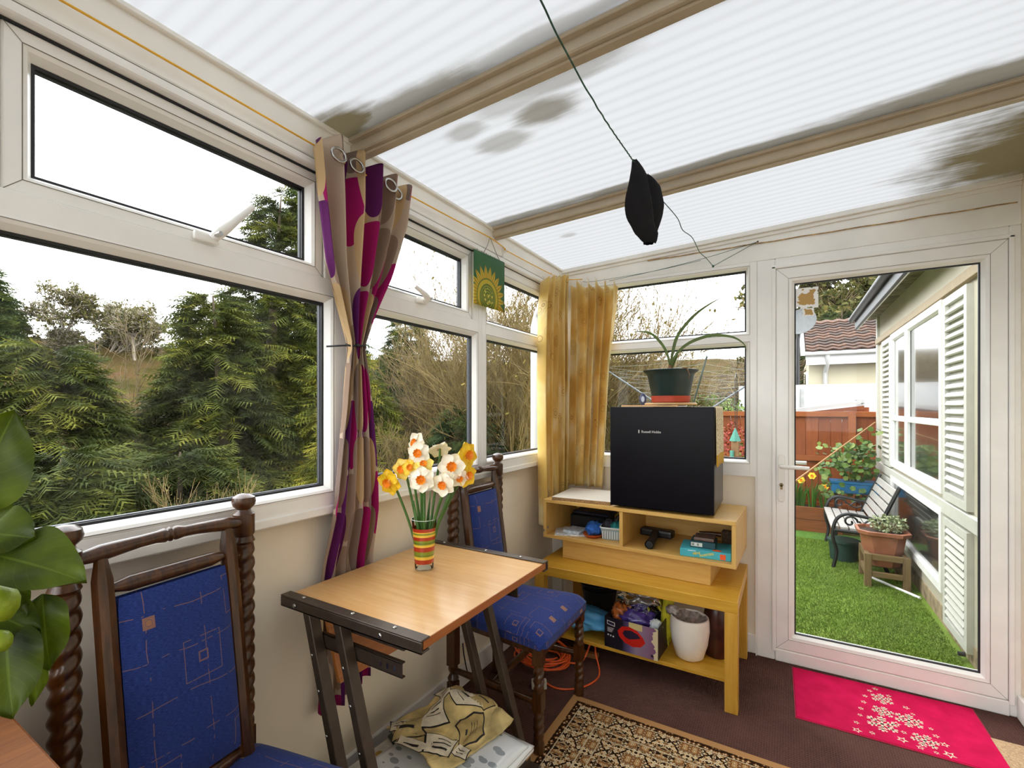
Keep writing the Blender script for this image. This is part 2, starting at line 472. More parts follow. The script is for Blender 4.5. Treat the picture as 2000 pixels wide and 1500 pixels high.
def sash(parent, a0, a1, b0, b1, put, base=-0.004, w=0.046, tilt=0.0):
    s = MB().ring(a0, a1, b0, b1, [(0, base - 0.05), (0, base - 0.004), (0.004, base), (w * 0.62, base), (w * 0.8, base - 0.006), (w, base - 0.026), (w, base - 0.05)], put).build('sash', UPVC, parent)
    MB().ring(a0, a1, b0, b1, [(w - 0.001, base - 0.028), (w + 0.007, base - 0.030), (w + 0.007, base - 0.038), (w - 0.001, base - 0.038)], put).build('gasket', BLACKRUB, s)
    MB().ring(a0 - 0.004, a1 + 0.004, b0 - 0.004, b1 + 0.004, [(0, base - 0.012), (0.006, base - 0.012), (0.006, base - 0.03), (0, base - 0.03)], put).build('seal', BLACKRUB, s)
    MB().ring(a0, a1, b0, b1, [(w * 0.60, base + 0.0010), (w * 0.60 + 0.0014, base + 0.0010), (w * 0.60 + 0.0014, base - 0.001), (w * 0.60, base - 0.001)], put).build('bead_line', JOINT, s)
    MB().ring(a0, a1, b0, b1, [(w, base - 0.038), (w + 0.009, base - 0.038), (w + 0.009, base - 0.048), (w, base - 0.048)], put).build('spacer', SPACER, s)
    mitres(s, a0, a1, b0, b1, w * 0.6, put, base)
    g = w + 0.004
    MB().add([put(a, b, base - 0.034) for a, b in ((a0 + g, b0 + g), (a1 - g, b0 + g), (a1 - g, b1 - g), (a0 + g, b1 - g))], [(0, 1, 2, 3)]).build('pane', GLASS, s, fix=False)
    return s

putL = lambda a, b, d: (d, a, b)        # left wall: a = y, b = z
putE = lambda a, b, d: (a, -d, b)       # end wall: a = x, b = z

def casement_handle(parent, y, z, dy, dz):
    """cockspur stay handle on the sash rail of the left wall"""
    h = MB()
    h.box(0.0, 0.014, y - 0.03, y + 0.028, z - 0.011, z + 0.011)
    o = h.build('handle_base', UPVC, parent, bevel=0.005, seg=2)
    mb = MB()
    p = Vector((0.016, y + 0.012, z + 0.002))
    pts = [p, p + Vector((0.018, dy * 0.12, dz * 0.16)), p + Vector((0.026, dy * 0.35, dz * 0.38)), p + Vector((0.026, dy * 0.7, dz * 0.72)), p + Vector((0.024, dy, dz))]
    mb.tube(pts, [0.012, 0.015, 0.0115, 0.009, 0.0075], n=10).build('handle_lever', UPVC, o, smooth='auto')
    MB().tube([p + Vector((0.012, 0, 0.004)), p + Vector((0.032, 0.002, 0.006))], 0.006, n=10).build('handle_screw', STEEL, o)

def left_window(n, ya, yb, kind, wl=0.05, wr=0.05, sy=None):
    w = thing('window_%d' % n, (0, (ya + yb) / 2, 0.957), kind='structure')
    MB().box(-0.07, 0.0, ya, ya + wl, 0.957, 2.035).build('jamb', UPVC, w, bevel=0.002)
    MB().box(-0.07, 0.0, yb - wr, yb, 0.957, 2.035).build('jamb', UPVC, w, bevel=0.002)
    a, b = ya + wl, yb - wr
    MB().box(-0.07, 0.0, a, b, 0.957, 1.022).build('bottom_rail', UPVC, w, bevel=0.002)
    MB().box(-0.07, 0.0, a, b, 1.656, 1.708).build('transom', UPVC, w, bevel=0.002)
    light(w, a, b, 1.022, 1.658, putL)
    if kind == 'sash':
        s = sash(w, sy[0], sy[1], 1.706, 2.026, putL)
        MB().box(-0.07, 0.0, a, sy[0] - 0.004, 1.706, 2.035).build('upper_jamb', UPVC, w, bevel=0.002)
        MB().box(-0.07, 0.0, sy[1] + 0.004, b, 1.706, 2.035).build('upper_jamb', UPVC, w, bevel=0.002)
        return w, s
    MB().box(-0.07, 0.0, a, b, 1.985, 2.035).build('head_rail', UPVC, w, bevel=0.002)
    light(w, a, b, 1.700, 1.985, putL)
    return w, None

left_window(1, -3.42, -2.575, 'fixed')
w2, s2 = left_window(2, -2.575, -1.70, 'sash', wl=0.05, wr=0.045, sy=(-2.487, -1.787))
casement_handle(s2, -2.135, 1.722, 0.086, 0.104)
w3, s3 = left_window(3, -1.70, -0.90, 'sash', wl=0.06, wr=0.03, sy=(-1.60, -0.978))
casement_handle(s3, -1.335, 1.722, -0.09, 0.035)
left_window(4, -0.90, 0.0, 'fixed', wl=0.03, wr=0.06)
left_window(5, -4.4, -3.42, 'fixed')
# sill board under the left windows
st(MB().box(-0.10, 0.006, YB, 0.0, 0.957, 0.985).build('trim_8', UPVC, bevel=0.004))
# corner post
st(MB().box(-0.10, 0.02, -0.02, 0.09, 0.0, 2.10).build('trim_9', UPVC, bevel=0.004))

# unseen glazed end behind the camera, added to bring more daylight inside
w7 = thing('window_7', (1.0, YB, 0.957), kind='structure')
putF = lambda a, b, d: (a, YB + d, b)
MB().box(-0.14, W, YB - 0.08, YB, 2.03, 2.40).build('head_rail', UPVC, w7, bevel=0.002)
for xa in (-0.10, 0.66, 1.38, W - 0.06): MB().box(xa, xa + 0.06, YB - 0.07, YB, 0.957, 2.03).build('mullion', UPVC, w7, bevel=0.002)
for xa, xb in ((-0.04, 0.66), (0.72, 1.38), (1.44, W - 0.06)): light(w7, xa, xb, 0.957, 2.03, putF)

# end-wall window over the low wall
w6 = thing('window_6', (0.6, 0.03, 0.933), kind='structure')
MB().box(0.0, 0.075, 0.0, 0.07, 0.933, 2.062).build('jamb', UPVC, w6, bevel=0.002)
MB().box(1.088, 1.120, 0.0, 0.07, 0.933, 2.062).build('jamb', UPVC, w6, bevel=0.002)
MB().box(0.075, 1.088, 0.0, 0.07, 0.933, 1.0).build('bottom_rail', UPVC, w6, bevel=0.002)
MB().box(0.075, 1.088, 0.0, 0.07, 2.045, 2.062).build('head_rail', UPVC, w6, bevel=0.002)
MB().box(0.075, 1.088, 0.0, 0.07, 1.648, 1.678).build('transom', UPVC, w6, bevel=0.002)
light(w6, 0.075, 1.094, 0.996, 1.650, putE)
light(w6, 0.075, 1.094, 1.676, 2.050, putE)

# ------------------------------------------------------------------ door in the end wall
d1 = thing('door_1', (1.6, 0.03, 0.0), kind='structure')
MB().box(1.120, 1.204, 0.0, 0.07, 0.0, 2.062).build('door_frame', UPVC, d1, bevel=0.004)
MB().box(2.064, W, 0.0, 0.07, 0.0, 2.062).build('door_frame', UPVC, d1, bevel=0.004)
MB().box(1.204, 2.064, 0.0, 0.07, 2.012, 2.062).build('door_frame', UPVC, d1, bevel=0.004)
MB().box(1.204, 2.064, -0.006, 0.07, 0.0, 0.062).build('threshold', UPVC, d1, bevel=0.004)
MB().box(1.116, 1.1215, -0.003, 0.0, 0.0, 2.06).build('cover_strip', HDR, d1)
MB().box(1.19, 1.208, -0.010, 0.0, 0.05, 2.02).build('frame_lip', UPVC, d1, bevel=0.003)
MB().box(2.060, 2.078, -0.010, 0.0, 0.05, 2.02).build('frame_lip', UPVC, d1, bevel=0.003)
MB().box(1.19, 2.078, -0.010, 0.0, 2.008, 2.026).build('frame_lip', UPVC, d1, bevel=0.003)
leaf = MB().ring(1.208, 2.060, 0.064, 2.008, [(0, -0.05), (0, 0.0), (0.004, 0.004), (0.056, 0.004), (0.060, 0.002), (0.070, 0.0), (0.082, -0.016), (0.082, -0.05)], putE).build('door_leaf', UPVC, d1)
MB().ring(1.208, 2.060, 0.064, 2.008, [(0.081, -0.016), (0.088, -0.018), (0.088, -0.028), (0.081, -0.028)], putE).build('gasket', BLACKRUB, leaf)
MB().ring(1.205, 2.063, 0.061, 2.011, [(0, -0.006), (0.004, -0.006), (0.004, -0.03), (0, -0.03)], putE).build('seal', BLACKRUB, leaf)
MB().add([putE(a, b, -0.022) for a, b in ((1.292, 0.148), (1.976, 0.148), (1.976, 1.924), (1.292, 1.924))], [(0, 1, 2, 3)]).build('pane', GLASS, leaf, fix=False)
hw = pm('white_handle_enamel', sc(238, 236, 230), 0.22, var=0.01)
bp = MB()
pl = [(1.233 + 0.0155 * math.cos(q), 0.832 + 0.0155 * math.sin(q)) for q in np.linspace(PI, 2 * PI, 9)] + [(1.233 + 0.0155 * math.cos(q), 1.042 + 0.0155 * math.sin(q)) for q in np.linspace(0, PI, 9)]
bp.prism(pl, 0, 1, M=Matrix(((1, 0, 0, 0), (0, 0, -0.010, -0.004), (0, 1, 0, 0), (0, 0, 0, 1))))
plate = bp.build('handle_plate', hw, d1, bevel=0.002)
MB().tube([(1.233, -0.008, 1.0), (1.233, -0.045, 1.0), (1.243, -0.055, 1.0), (1.30, -0.058, 1.0), (1.352, -0.056, 0.999)], [0.011, 0.010, 0.0095, 0.010, 0.009], n=12).build('handle_lever', hw, plate, smooth='auto')
MB().tube([(1.236, 0.055, 1.01), (1.245, 0.095, 1.01), (1.30, 0.10, 1.01), (1.345, 0.098, 1.01)], 0.0095, n=12).build('outside_lever', hw, plate, smooth='auto')
BRASS = pm('dull_brass_lock', sc(150, 128, 92), 0.3, metal=0.9, var=0.05)
cyl = MB(M=Matrix(((1, 0, 0, 1.233), (0, 0, -1, -0.012), (0, 1, 0, 0.905), (0, 0, 0, 1))))
cyl.lathe([(0.009, 0), (0.009, 0.006)], n=16); cyl.box(-0.005, 0.005, -0.024, -0.002, 0, 0.006)
cyl.build('lock_cylinder', BRASS, plate)
MB().box(1.2318, 1.2342, -0.0195, -0.0175, 0.902, 0.912).build('keyhole', BLACKRUB, plate)
# a torn remainder of a frosted sticker on the upper left of the pane
def sticker_mat():
    m, nt, b = new_mat('torn_frosted_sticker')
    tc = node(nt, 'ShaderNodeTexCoord')
    nz = node(nt, 'ShaderNodeTexNoise', {'Vector': tc.outputs['Object'], 'Scale': 40.0, 'Detail': 6.0})
    x, y, z = sep(nt, tc.outputs['UV'])
    ex = mth(nt, 'MINIMUM', mth(nt, 'MINIMUM', x, mth(nt, 'SUBTRACT', 1.0, x)), mth(nt, 'MINIMUM', y, mth(nt, 'SUBTRACT', 1.0, y)))
    gold = mth(nt, 'GREATER_THAN', mth(nt, 'ADD', ex, mth(nt, 'MULTIPLY', mth(nt, 'SUBTRACT', nz.outputs['Fac'], 0.5), 0.6)), 0.17)
    nt.links.new(mixc(nt, gold, sc(244, 244, 240), sc(186, 148, 84)), b.inputs['Base Color'])
    b.inputs['Roughness'].default_value = 0.6
    a = mth(nt, 'GREATER_THAN', mth(nt, 'ADD', mth(nt, 'MULTIPLY', ex, 1.2), nz.outputs['Fac']), 0.44)
    nt.links.new(a, b.inputs['Alpha'])
    return m
STK = sticker_mat()
def stick(x0, x1, z0, z1):
    mb = MB(); mb.grid(1, 1, lambda a, b: (x0 + (x1 - x0) * a, 0.020, z0 + (z1 - z0) * b))
    return mb.build('sticker', STK, leaf, fix=False)
mitres(leaf, 1.208, 2.060, 0.064, 2.008, 0.056, putE, 0.004)
MB().ring(1.208, 2.060, 0.064, 2.008, [(0.0555, 0.0052), (0.0568, 0.0052), (0.0568, 0.003), (0.0555, 0.003)], putE).build('bead_line', JOINT, leaf)
stick(1.294, 1.392, 1.796, 1.900)
stick(1.325, 1.375, 1.757, 1.797)

# ================================================================== furniture
OAK = wood('dark_oak', sc(40, 19, 5), sc(94, 54, 18), 0.3, axis=2, coat=0.25)
BEECH = wood('orange_beech_laminate', sc(208, 158, 98), sc(222, 178, 122), 0.24, axis=0, scale=0.8, bump=0.01)
BEECH_E = wood('brown_edge_banding', sc(150, 84, 34), sc(176, 104, 46), 0.4, axis=1)
BIRCH = wood('yellow_birch_veneer', sc(198, 154, 78), sc(218, 178, 104), 0.4, axis=0, scale=0.9, bump=0.02)
BENCHW = wood('golden_birch_bench', sc(190, 138, 34), sc(214, 168, 62), 0.38, axis=0, scale=0.9, bump=0.02)
IRON = pm('dark_brown_metal', sc(70, 58, 48), 0.38, metal=0.35, var=0.1, vscale=30)

def chair_fabric():
    m, nt, b = new_mat('blue_chair_fabric')
    tc = node(nt, 'ShaderNodeTexCoord'); uv = tc.outputs['UV']
    nz = node(nt, 'ShaderNodeTexNoise', {'Vector': uv, 'Scale': 28.0, 'Detail': 3.0})
    wob = node(nt, 'ShaderNodeTexNoise', {'Vector': uv, 'Scale': 9.0, 'Detail': 1.0})
    u, v, _ = sep(nt, uv)
    u2 = mth(nt, 'ADD', u, mth(nt, 'MULTIPLY', mth(nt, 'SUBTRACT', wob.outputs['Fac'], 0.5), 0.018))
    v2 = mth(nt, 'ADD', v, mth(nt, 'MULTIPLY', mth(nt, 'SUBTRACT', wob.outputs['Fac'], 0.5), 0.026))
    def line(c, pitch, off, w):
        f = mth(nt, 'FRACT', mth(nt, 'DIVIDE', mth(nt, 'ADD', c, off), pitch))
        d = mth(nt, 'MULTIPLY', mth(nt, 'ABSOLUTE', mth(nt, 'SUBTRACT', f, 0.5)), pitch)
        return mth(nt, 'LESS_THAN', d, w)
    lu = mth(nt, 'MULTIPLY', line(u2, 0.127, 0.02, 0.0009), mth(nt, 'GREATER_THAN', nz.outputs['Fac'], 0.5))
    lv = mth(nt, 'MULTIPLY', line(v2, 0.096, 0.05, 0.0009), mth(nt, 'GREATER_THAN', nz.outputs['Fac'], 0.48))
    P = 0.112
    cu = mth(nt, 'FLOOR', mth(nt, 'DIVIDE', mth(nt, 'ADD', u, 3.03), P)); cv = mth(nt, 'FLOOR', mth(nt, 'DIVIDE', mth(nt, 'ADD', v, 3.05), P))
    wn_ = node(nt, 'ShaderNodeTexWhiteNoise', {'Vector': comb(nt, cu, cv)}, noise_dimensions='2D')
    fu = mth(nt, 'MULTIPLY', mth(nt, 'SUBTRACT', mth(nt, 'FRACT', mth(nt, 'DIVIDE', mth(nt, 'ADD', u, 3.03), P)), 0.5), P)
    fv = mth(nt, 'MULTIPLY', mth(nt, 'SUBTRACT', mth(nt, 'FRACT', mth(nt, 'DIVIDE', mth(nt, 'ADD', v, 3.05), P)), 0.5), P)
    cheb = mth(nt, 'MAXIMUM', mth(nt, 'ABSOLUTE', fu), mth(nt, 'ABSOLUTE', fv))
    stripes = mth(nt, 'GREATER_THAN', mth(nt, 'SINE', mth(nt, 'MULTIPLY', mth(nt, 'ADD', mth(nt, 'MULTIPLY', fu, fu), mth(nt, 'MULTIPLY', fv, fv)), 90000.0)), -0.3)
    solid_sq = mth(nt, 'MULTIPLY', mth(nt, 'LESS_THAN', cheb, 0.0125), mth(nt, 'GREATER_THAN', wn_.outputs['Value'], 0.68))
    solid_sq = mth(nt, 'MULTIPLY', solid_sq, mth(nt, 'MAXIMUM', stripes, 0.55))
    outl = mth(nt, 'MULTIPLY', mth(nt, 'LESS_THAN', mth(nt, 'ABSOLUTE', mth(nt, 'SUBTRACT', cheb, 0.044)), 0.0009), mth(nt, 'LESS_THAN', wn_.outputs['Value'], 0.34))
    outl = mth(nt, 'MULTIPLY', outl, mth(nt, 'GREATER_THAN', nz.outputs['Fac'], 0.42))
    small = mth(nt, 'MULTIPLY', mth(nt, 'LESS_THAN', mth(nt, 'ABSOLUTE', mth(nt, 'SUBTRACT', cheb, 0.010)), 0.0018), mth(nt, 'LESS_THAN', wn_.outputs['Value'], 0.34))
    mask = mth(nt, 'MAXIMUM', mth(nt, 'MAXIMUM', mth(nt, 'MULTIPLY', mth(nt, 'MAXIMUM', lu, lv), 0.42), mth(nt, 'MULTIPLY', solid_sq, 0.75)), mth(nt, 'MULTIPLY', mth(nt, 'MAXIMUM', outl, small), 0.45))
    fib = node(nt, 'ShaderNodeTexNoise', {'Vector': node(nt, 'ShaderNodeMapping', {'Vector': uv, 'Scale': (40.0, 420.0, 1.0)}).outputs[0], 'Scale': 3.0, 'Detail': 2.0})
    blue = ramp(nt, fib.outputs['Fac'], [(0.3, sc(24, 36, 88)), (0.7, sc(50, 72, 146))])
    nt.links.new(mixc(nt, mask, blue, sc(176, 126, 70)), b.inputs['Base Color'])
    b.inputs['Roughness'].default_value = 0.9; b.inputs['Specular IOR Level'].default_value = 0.15
    b.inputs['Sheen Weight'].default_value = 0.12
    bm = node(nt, 'ShaderNodeBump', {'Strength': 0.25, 'Distance': 0.001, 'Height': fib.outputs['Fac']})
    nt.links.new(bm.outputs[0], b.inputs['Normal'])
    return m
FABRIC = chair_fabric()

def twist(mb, x, y, z0, z1, r=0.0235, amp=0.19, pitch=0.076, n=16):
    """two-start barley twist"""
    k = max(8, int((z1 - z0) / pitch * 20)); vs = []
    for i in range(k + 1):
        z = z0 + (z1 - z0) * i / k
        q = 2 * PI * (z - z0) / pitch
        g = min(1.0, i / 5, (k - i) / 5)
        for j in range(n):
            a = 2 * PI * j / n
            rr = r * (1 - 0.04 + amp * g * (abs(math.cos(a - q)) ** 1.3 * 2 - 1) * 0.75)
            vs.append((x + rr * math.cos(a), y + rr * math.sin(a), z))
    fs = [(i * n + j, i * n + (j + 1) % n, (i + 1) * n + (j + 1) % n, (i + 1) * n + j) for i in range(k) for j in range(n)]
    fs += [tuple(range(n))[::-1], tuple(k * n + j for j in range(n))]
    mb.add(vs, fs)

def make_chair():
    t = thing('dining_chair', (0, 0, 0))
    for s in (-1, 1):
        y = 0.18 * s
        mb = MB()                                             # rear leg running up into the twisted back post
        mb.box(-0.019, 0.019, y - 0.019, y + 0.019, 0.0, 0.14)
        mb.lathe([(0.019, 0.14), (0.024, 0.155), (0.014, 0.175), (0.022, 0.195), (0.019, 0.21)], (0, y, 0), 14)
        mb.box(-0.020, 0.020, y - 0.020, y + 0.020, 0.21, 0.47)
        twist(mb, 0, y, 0.465, 0.945)
        mb.lathe([(0.019, 0.94), (0.026, 0.952), (0.021, 0.965), (0.0255, 0.972), (0.0255, 1.022), (0.018, 1.028), (0.016, 1.034), (0.026, 1.044), (0.0285, 1.054), (0.026, 1.065), (0.014, 1.073), (0.002, 1.075)], (0, y, 0), 18)
        mb.build('back_post', OAK, t, smooth='auto')
    # slanted inner frame
    def fr(z): return 0.009 + (0.997 - z) / 0.497 * 0.069      # forward lean
    for s in (-1, 1):
        y = 0.128 * s
        mb = MB(); mb.tube([(fr(z), y, z) for z in (0.40, 0.44, 0.90, 0.955, 0.985, 1.0)], [0.017, 0.019, 0.019, 0.0185, 0.013, 0.011], n=8)
        mb.build('back_stile', OAK, t, smooth='auto')
    ys = [-0.165, -0.150, -0.128, -0.10, -0.06, -0.028, -0.012, -0.006, 0, 0.006, 0.012, 0.028, 0.06, 0.10, 0.128, 0.150, 0.165]
    rs = [0.012, 0.014, 0.017, 0.0155, 0.013, 0.013, 0.016, 0.013, 0.0165, 0.013, 0.016, 0.013, 0.013, 0.0155, 0.017, 0.014, 0.012]
    MB().tube([(0.006, y, 1.004 + 0.010 * math.cos(y / 0.165 * PI / 2)) for y in ys], rs, n=12).build('top_rail', OAK, t, smooth='auto')
    MB().tube([(fr(0.935), y, 0.935) for y in (-0.13, -0.115, -0.085, 0.085, 0.115, 0.13)], [0.006, 0.009, 0.016, 0.016, 0.009, 0.006], n=10).build('back_rail', OAK, t, smooth='auto')
    MB().tube([(fr(0.475), y, 0.475) for y in (-0.13, -0.11, -0.08, 0.08, 0.11, 0.13)], [0.007, 0.010, 0.017, 0.017, 0.010, 0.007], n=10).build('back_rail', OAK, t, smooth='auto')
    # padded back panel
    mb = MB()
    def se(a): return math.copysign(abs(a) ** 0.25, a)
    def panel(side):
        def f(a, b):
            u, v = a * 2 - 1, b * 2 - 1
            puff = 0.017 * (1 - abs(u) ** 6) * (1 - abs(v) ** 8) ** 1 + 0.008
            z = 0.705 + 0.210 * v
            return (fr(z) + 0.004 + puff * side, 0.112 * u * (1 - 0.03 * abs(v) ** 8), z)
        return f
    mb.grid(14, 18, panel(1), uv=lambda a, b: (a * 0.25, b * 0.43)); mb.grid(14, 18, panel(-1), uv=lambda a, b: (a * 0.25, b * 0.43))
    mb.build('back_pad', FABRIC, t, smooth=True)
    # seat pad: trapezoid, domed, rolled over the front
    mb = MB()
    def seat(a, b, top=True):
        u, v = a, b * 2 - 1
        x = 0.035 + 0.415 * u
        w = 0.185 + 0.045 * u
        c = 0.03
        # round the corners
        ed = max(0, abs(v) - 0.86) / 0.14
        x2 = x - 0.022 * ed ** 2 * min(1.0, max(0.0, (u - 0.7) / 0.3)) ** 2
        dome = 0.020 * (1 - (2 * u - 1) ** 4) * (1 - v ** 4)
        roll = -0.022 * max(0, (u - 0.88) / 0.12) ** 2 - 0.022 * max(0, (abs(v) - 0.88) / 0.12) ** 2 - 0.012 * max(0, (0.1 - u) / 0.1) ** 2
        return (x2, w * v, 0.452 + dome + roll)
    mb.grid(20, 20, seat, uv=lambda a, b: (a * 0.42, b * 0.45))
    def skirt(a, b):
        # perimeter loop going down to the seat frame
        q = a * 4; i = int(min(3, q)); f = q - i
        uvp = [(f, 0.0), (1.0, f), (1 - f, 1.0), (0.0, 1 - f)][i]
        p = seat(*uvp)
        return (p[0] + 0.0, p[1], p[2] * (1 - b) + 0.40 * b)
    mb.grid(60, 3, skirt, uv=lambda a, b: (a * 1.6, b * 0.05))
    mb.build('seat', FABRIC, t, smooth=True)
    MB().prism([(0.04, -0.18), (0.44, -0.222), (0.44, 0.222), (0.04, 0.18)], 0.375, 0.405).build('seat_frame', OAK, t, bevel=0.003)
    for s in (-1, 1):
        y = 0.203 * s; x = 0.415
        mb = MB()
        mb.box(x - 0.019, x + 0.019, y - 0.019, y + 0.019, 0.335, 0.40)
        twist(mb, x, y, 0.235, 0.335, r=0.0195, pitch=0.064)
        mb.box(x - 0.019, x + 0.019, y - 0.019, y + 0.019, 0.165, 0.235)
        twist(mb, x, y, 0.06, 0.165, r=0.0195, pitch=0.064)
        mb.lathe([(0.017, 0.0), (0.021, 0.012), (0.021, 0.045), (0.016, 0.06)], (x, y, 0), 14)
        mb.build('leg', OAK, t, smooth='auto')
    for s in (-1, 1):
        MB().tube([(0.0, 0.18 * s, 0.19), (0.03, 0.182 * s, 0.19), (0.2, 0.19 * s, 0.19), (0.38, 0.2 * s, 0.19), (0.41, 0.203 * s, 0.19)], [0.009, 0.012, 0.017, 0.012, 0.009], n=10).build('stretcher', OAK, t, smooth='auto')
    MB().tube([(0.2, -0.19, 0.19), (0.2, -0.1, 0.19), (0.2, 0.1, 0.19), (0.2, 0.19, 0.19)], [0.010, 0.015, 0.015, 0.010], n=10).build('stretcher', OAK, t, smooth='auto')
    return t
chair = make_chair()
chair2 = copy_tree(chair)
chair.location = (0.064, -2.243, 0); chair.rotation_euler.z = R(5.7)
tag(chair, 'dark oak barley-twist chair with blue padded seat nearest the camera, left foreground', 'chair', 'barley-twist dining chairs')
chair2.location = (0.040, -1.0, 0); chair2.rotation_euler.z = R(0.8)
tag(chair2, 'dark oak barley-twist chair with blue seat behind the folding table, beside the shelf unit', 'chair', 'barley-twist dining chairs')

# ---- folding-leg table with metal edge channels
TZ = 0.757; TX0, TX1, TY0, TY1 = 0.014, 0.530, -1.935, -1.275
tb = thing('side_table', (0.27, -1.6, 0), 'small beech-topped table with dark metal end channels and slanting legs', 'table')
top = MB().box(TX0, TX1, TY0 + 0.012, TY1 - 0.012, TZ - 0.024, TZ - 0.002).build('table_top', BEECH, tb)
MB().box(TX1, TX1 + 0.002, TY0 + 0.012, TY1 - 0.012, TZ - 0.0235, TZ - 0.0025).build('edge_band', BEECH_E, top)
for y0, s in ((TY0, 1), (TY1, -1)):
    mb = MB(); mb.box(TX0 - 0.010, TX1 + 0.006, min(y0, y0 + s * 0.032), max(y0, y0 + s * 0.032), TZ - 0.002, TZ + 0.003)
    mb.box(TX0 - 0.010, TX1 + 0.006, min(y0, y0 + s * 0.006), max(y0, y0 + s * 0.006), TZ - 0.030, TZ - 0.002)
    mb.box(TX0 - 0.010, TX1 + 0.006, min(y0, y0 + s * 0.030), max(y0, y0 + s * 0.030), TZ - 0.030, TZ - 0.0245)
    ch = mb.build('end_channel', IRON, tb, bevel=0.0015)
    for x in (0.085, 0.285, 0.435):
        MB().lathe([(0.006, 0), (0.0055, 0.002), (0.003, 0.0035)], (x, y0 + s * 0.018, TZ + 0.003), 10).build('rivet', STEEL, ch, smooth=True)
    for x in (0.070, 0.405):
        MB(M=Matrix.Translation((x, y0, TZ - 0.016)) @ Matrix.Rotation(R(90) * s, 4, 'X')).lathe([(0.0065, 0), (0.006, 0.003), (0.003, 0.0045)], n=10).build('bolt', STEEL, ch, smooth=True)
    yl = y0 + s * 0.020
    for xt in (0.112, 0.238):
        xb = xt + 0.307 * 0.70
        mb = MB()
        for (w0, w1, d0, d1) in ((-0.014, 0.014, -0.016, 0.016),):
            vs = [(xx + w, yl + d, zz) for zz, xx in ((0.03, xb), (TZ - 0.03, xt)) for d in (d0, d1) for w in (w0, w1)]
            mb.add(vs, [(0, 2, 3, 1), (4, 5, 7, 6), (0, 1, 5, 4), (2, 6, 7, 3), (0, 4, 6, 2), (1, 3, 7, 5)])
        lg = mb.build('leg', IRON, tb, bevel=0.002)
        for zz in (0.62, 0.53, 0.42):
            xx = xt + 0.307 * (TZ - 0.03 - zz)
            MB(M=Matrix.Translation((xx - 0.004, yl - 0.016 * s, zz)) @ Matrix.Rotation(R(90) * s, 4, 'X')).lathe([(0.005, 0), (0.0045, 0.003), (0.002, 0.004)], n=10).build('bolt', STEEL, lg, smooth=True)
    mb = MB(); mb.box(0.22, 0.51, yl - 0.019, yl + 0.019, 0.0, 0.032); mb.build('foot_bar', IRON, tb, bevel=0.004)
    # slide rails for the missing drawer
    mb = MB()
    za = 0.625; yr0, yr1 = sorted((yl + s * 0.018, yl + s * 0.030))
    mb.box(0.13, 0.44, yr0, yr1, za, za + 0.004); mb.box(0.13, 0.44, yr0, yr1, za + 0.036, za + 0.040); mb.box(0.13, 0.44, min(yr0, yr0 + 0.003) , yr0 + 0.003, za, za + 0.04)
    rail = mb.build('slide_rail', IRON, tb, bevel=0.001)
    for x in (0.365, 0.39, 0.415):
        MB().box(x - 0.003, x + 0.003, (yr0 if s > 0 else yr1) - 0.001, (yr0 if s > 0 else yr1) + 0.001, za + 0.013, za + 0.026).build('slot', STEEL, rail)
    MB().box(0.20, 0.44, yl + s * 0.03 - 0.006, yl + s * 0.03 + 0.006, 0.690, 0.715).build('upper_rail', IRON, tb, bevel=0.002)
BROWNP = wood('brown_panel', sc(150, 86, 30), sc(178, 110, 46), 0.45, axis=1)
vs = [(x, y, z) for z, x in ((0.535, 0.185), (0.715, 0.125)) for y in (TY0 + 0.05, TY1 - 0.05) for x in (x, x + 0.014)]
MB().add(vs, [(0, 2, 3, 1), (4, 5, 7, 6), (0, 1, 5, 4), (2, 6, 7, 3), (0, 4, 6, 2), (1, 3, 7, 5)]).build('back_panel', BROWNP, tb, bevel=0.001)
MB().box(0.24, 0.50, TY0 + 0.05, TY1 - 0.05, 0.10, 0.115).build('lower_board', BEECH, tb, bevel=0.001)
MB().box(0.24, 0.262, TY0 + 0.03, TY1 - 0.03, 0.032, 0.10).build('lower_rail', IRON, tb, bevel=0.001)
MB().box(0.46, 0.482, TY0 + 0.03, TY1 - 0.03, 0.032, 0.10).build('lower_rail', IRON, tb, bevel=0.001)

# ---- striped glass vase
def vase_mat():
    m, nt, b = new_mat('striped_vase_glass')
    tc = node(nt, 'ShaderNodeTexCoord'); x, y, z = sep(nt, tc.outputs['UV'])
    red, yel, grn = sc(176, 52, 26), sc(236, 196, 70), sc(128, 146, 40)
    stops = [(0.0, red), (0.12, red), (0.125, yel), (0.20, yel), (0.205, grn), (0.235, sc(70, 90, 30)), (0.25, grn), (0.345, grn), (0.35, red), (0.475, red), (0.48, yel), (0.54, yel), (0.545, grn), (0.58, sc(74, 94, 32)), (0.60, grn), (0.66, grn), (0.665, red), (0.76, red), (0.765, yel), (0.82, yel), (0.825, grn), (0.87, grn), (0.875, yel), (0.90, yel), (0.905, red), (0.99, red), (1.0, red)]
    nt.links.new(ramp(nt, y, stops, 'CONSTANT'), b.inputs['Base Color'])
    b.inputs['Roughness'].default_value = 0.12; b.inputs['Coat Weight'].default_value = 0.6
    b.inputs['Subsurface Weight'].default_value = 0.15; b.inputs['Subsurface Radius'].default_value = (0.01, 0.01, 0.01)
    return m
CLEAR = glass_mat('clear_vase_glass', (0.93, 0.96, 0.95), 0.01)
vx, vy = 0.205, -1.548
vs_ = thing('flower_vase', (vx, vy, TZ), 'tapered glass vase with red, yellow and green stripes on the small table', 'vase')
def vr(z): return 0.031 + (z / 0.166) * 0.0105
MB().lathe([(0.030, 0.0), (vr(0.006), 0.003), (vr(0.02), 0.02), (0.029, 0.02)], (vx, vy, TZ + 0.0005), 32).build('glass_base', CLEAR, vs_, smooth='auto')
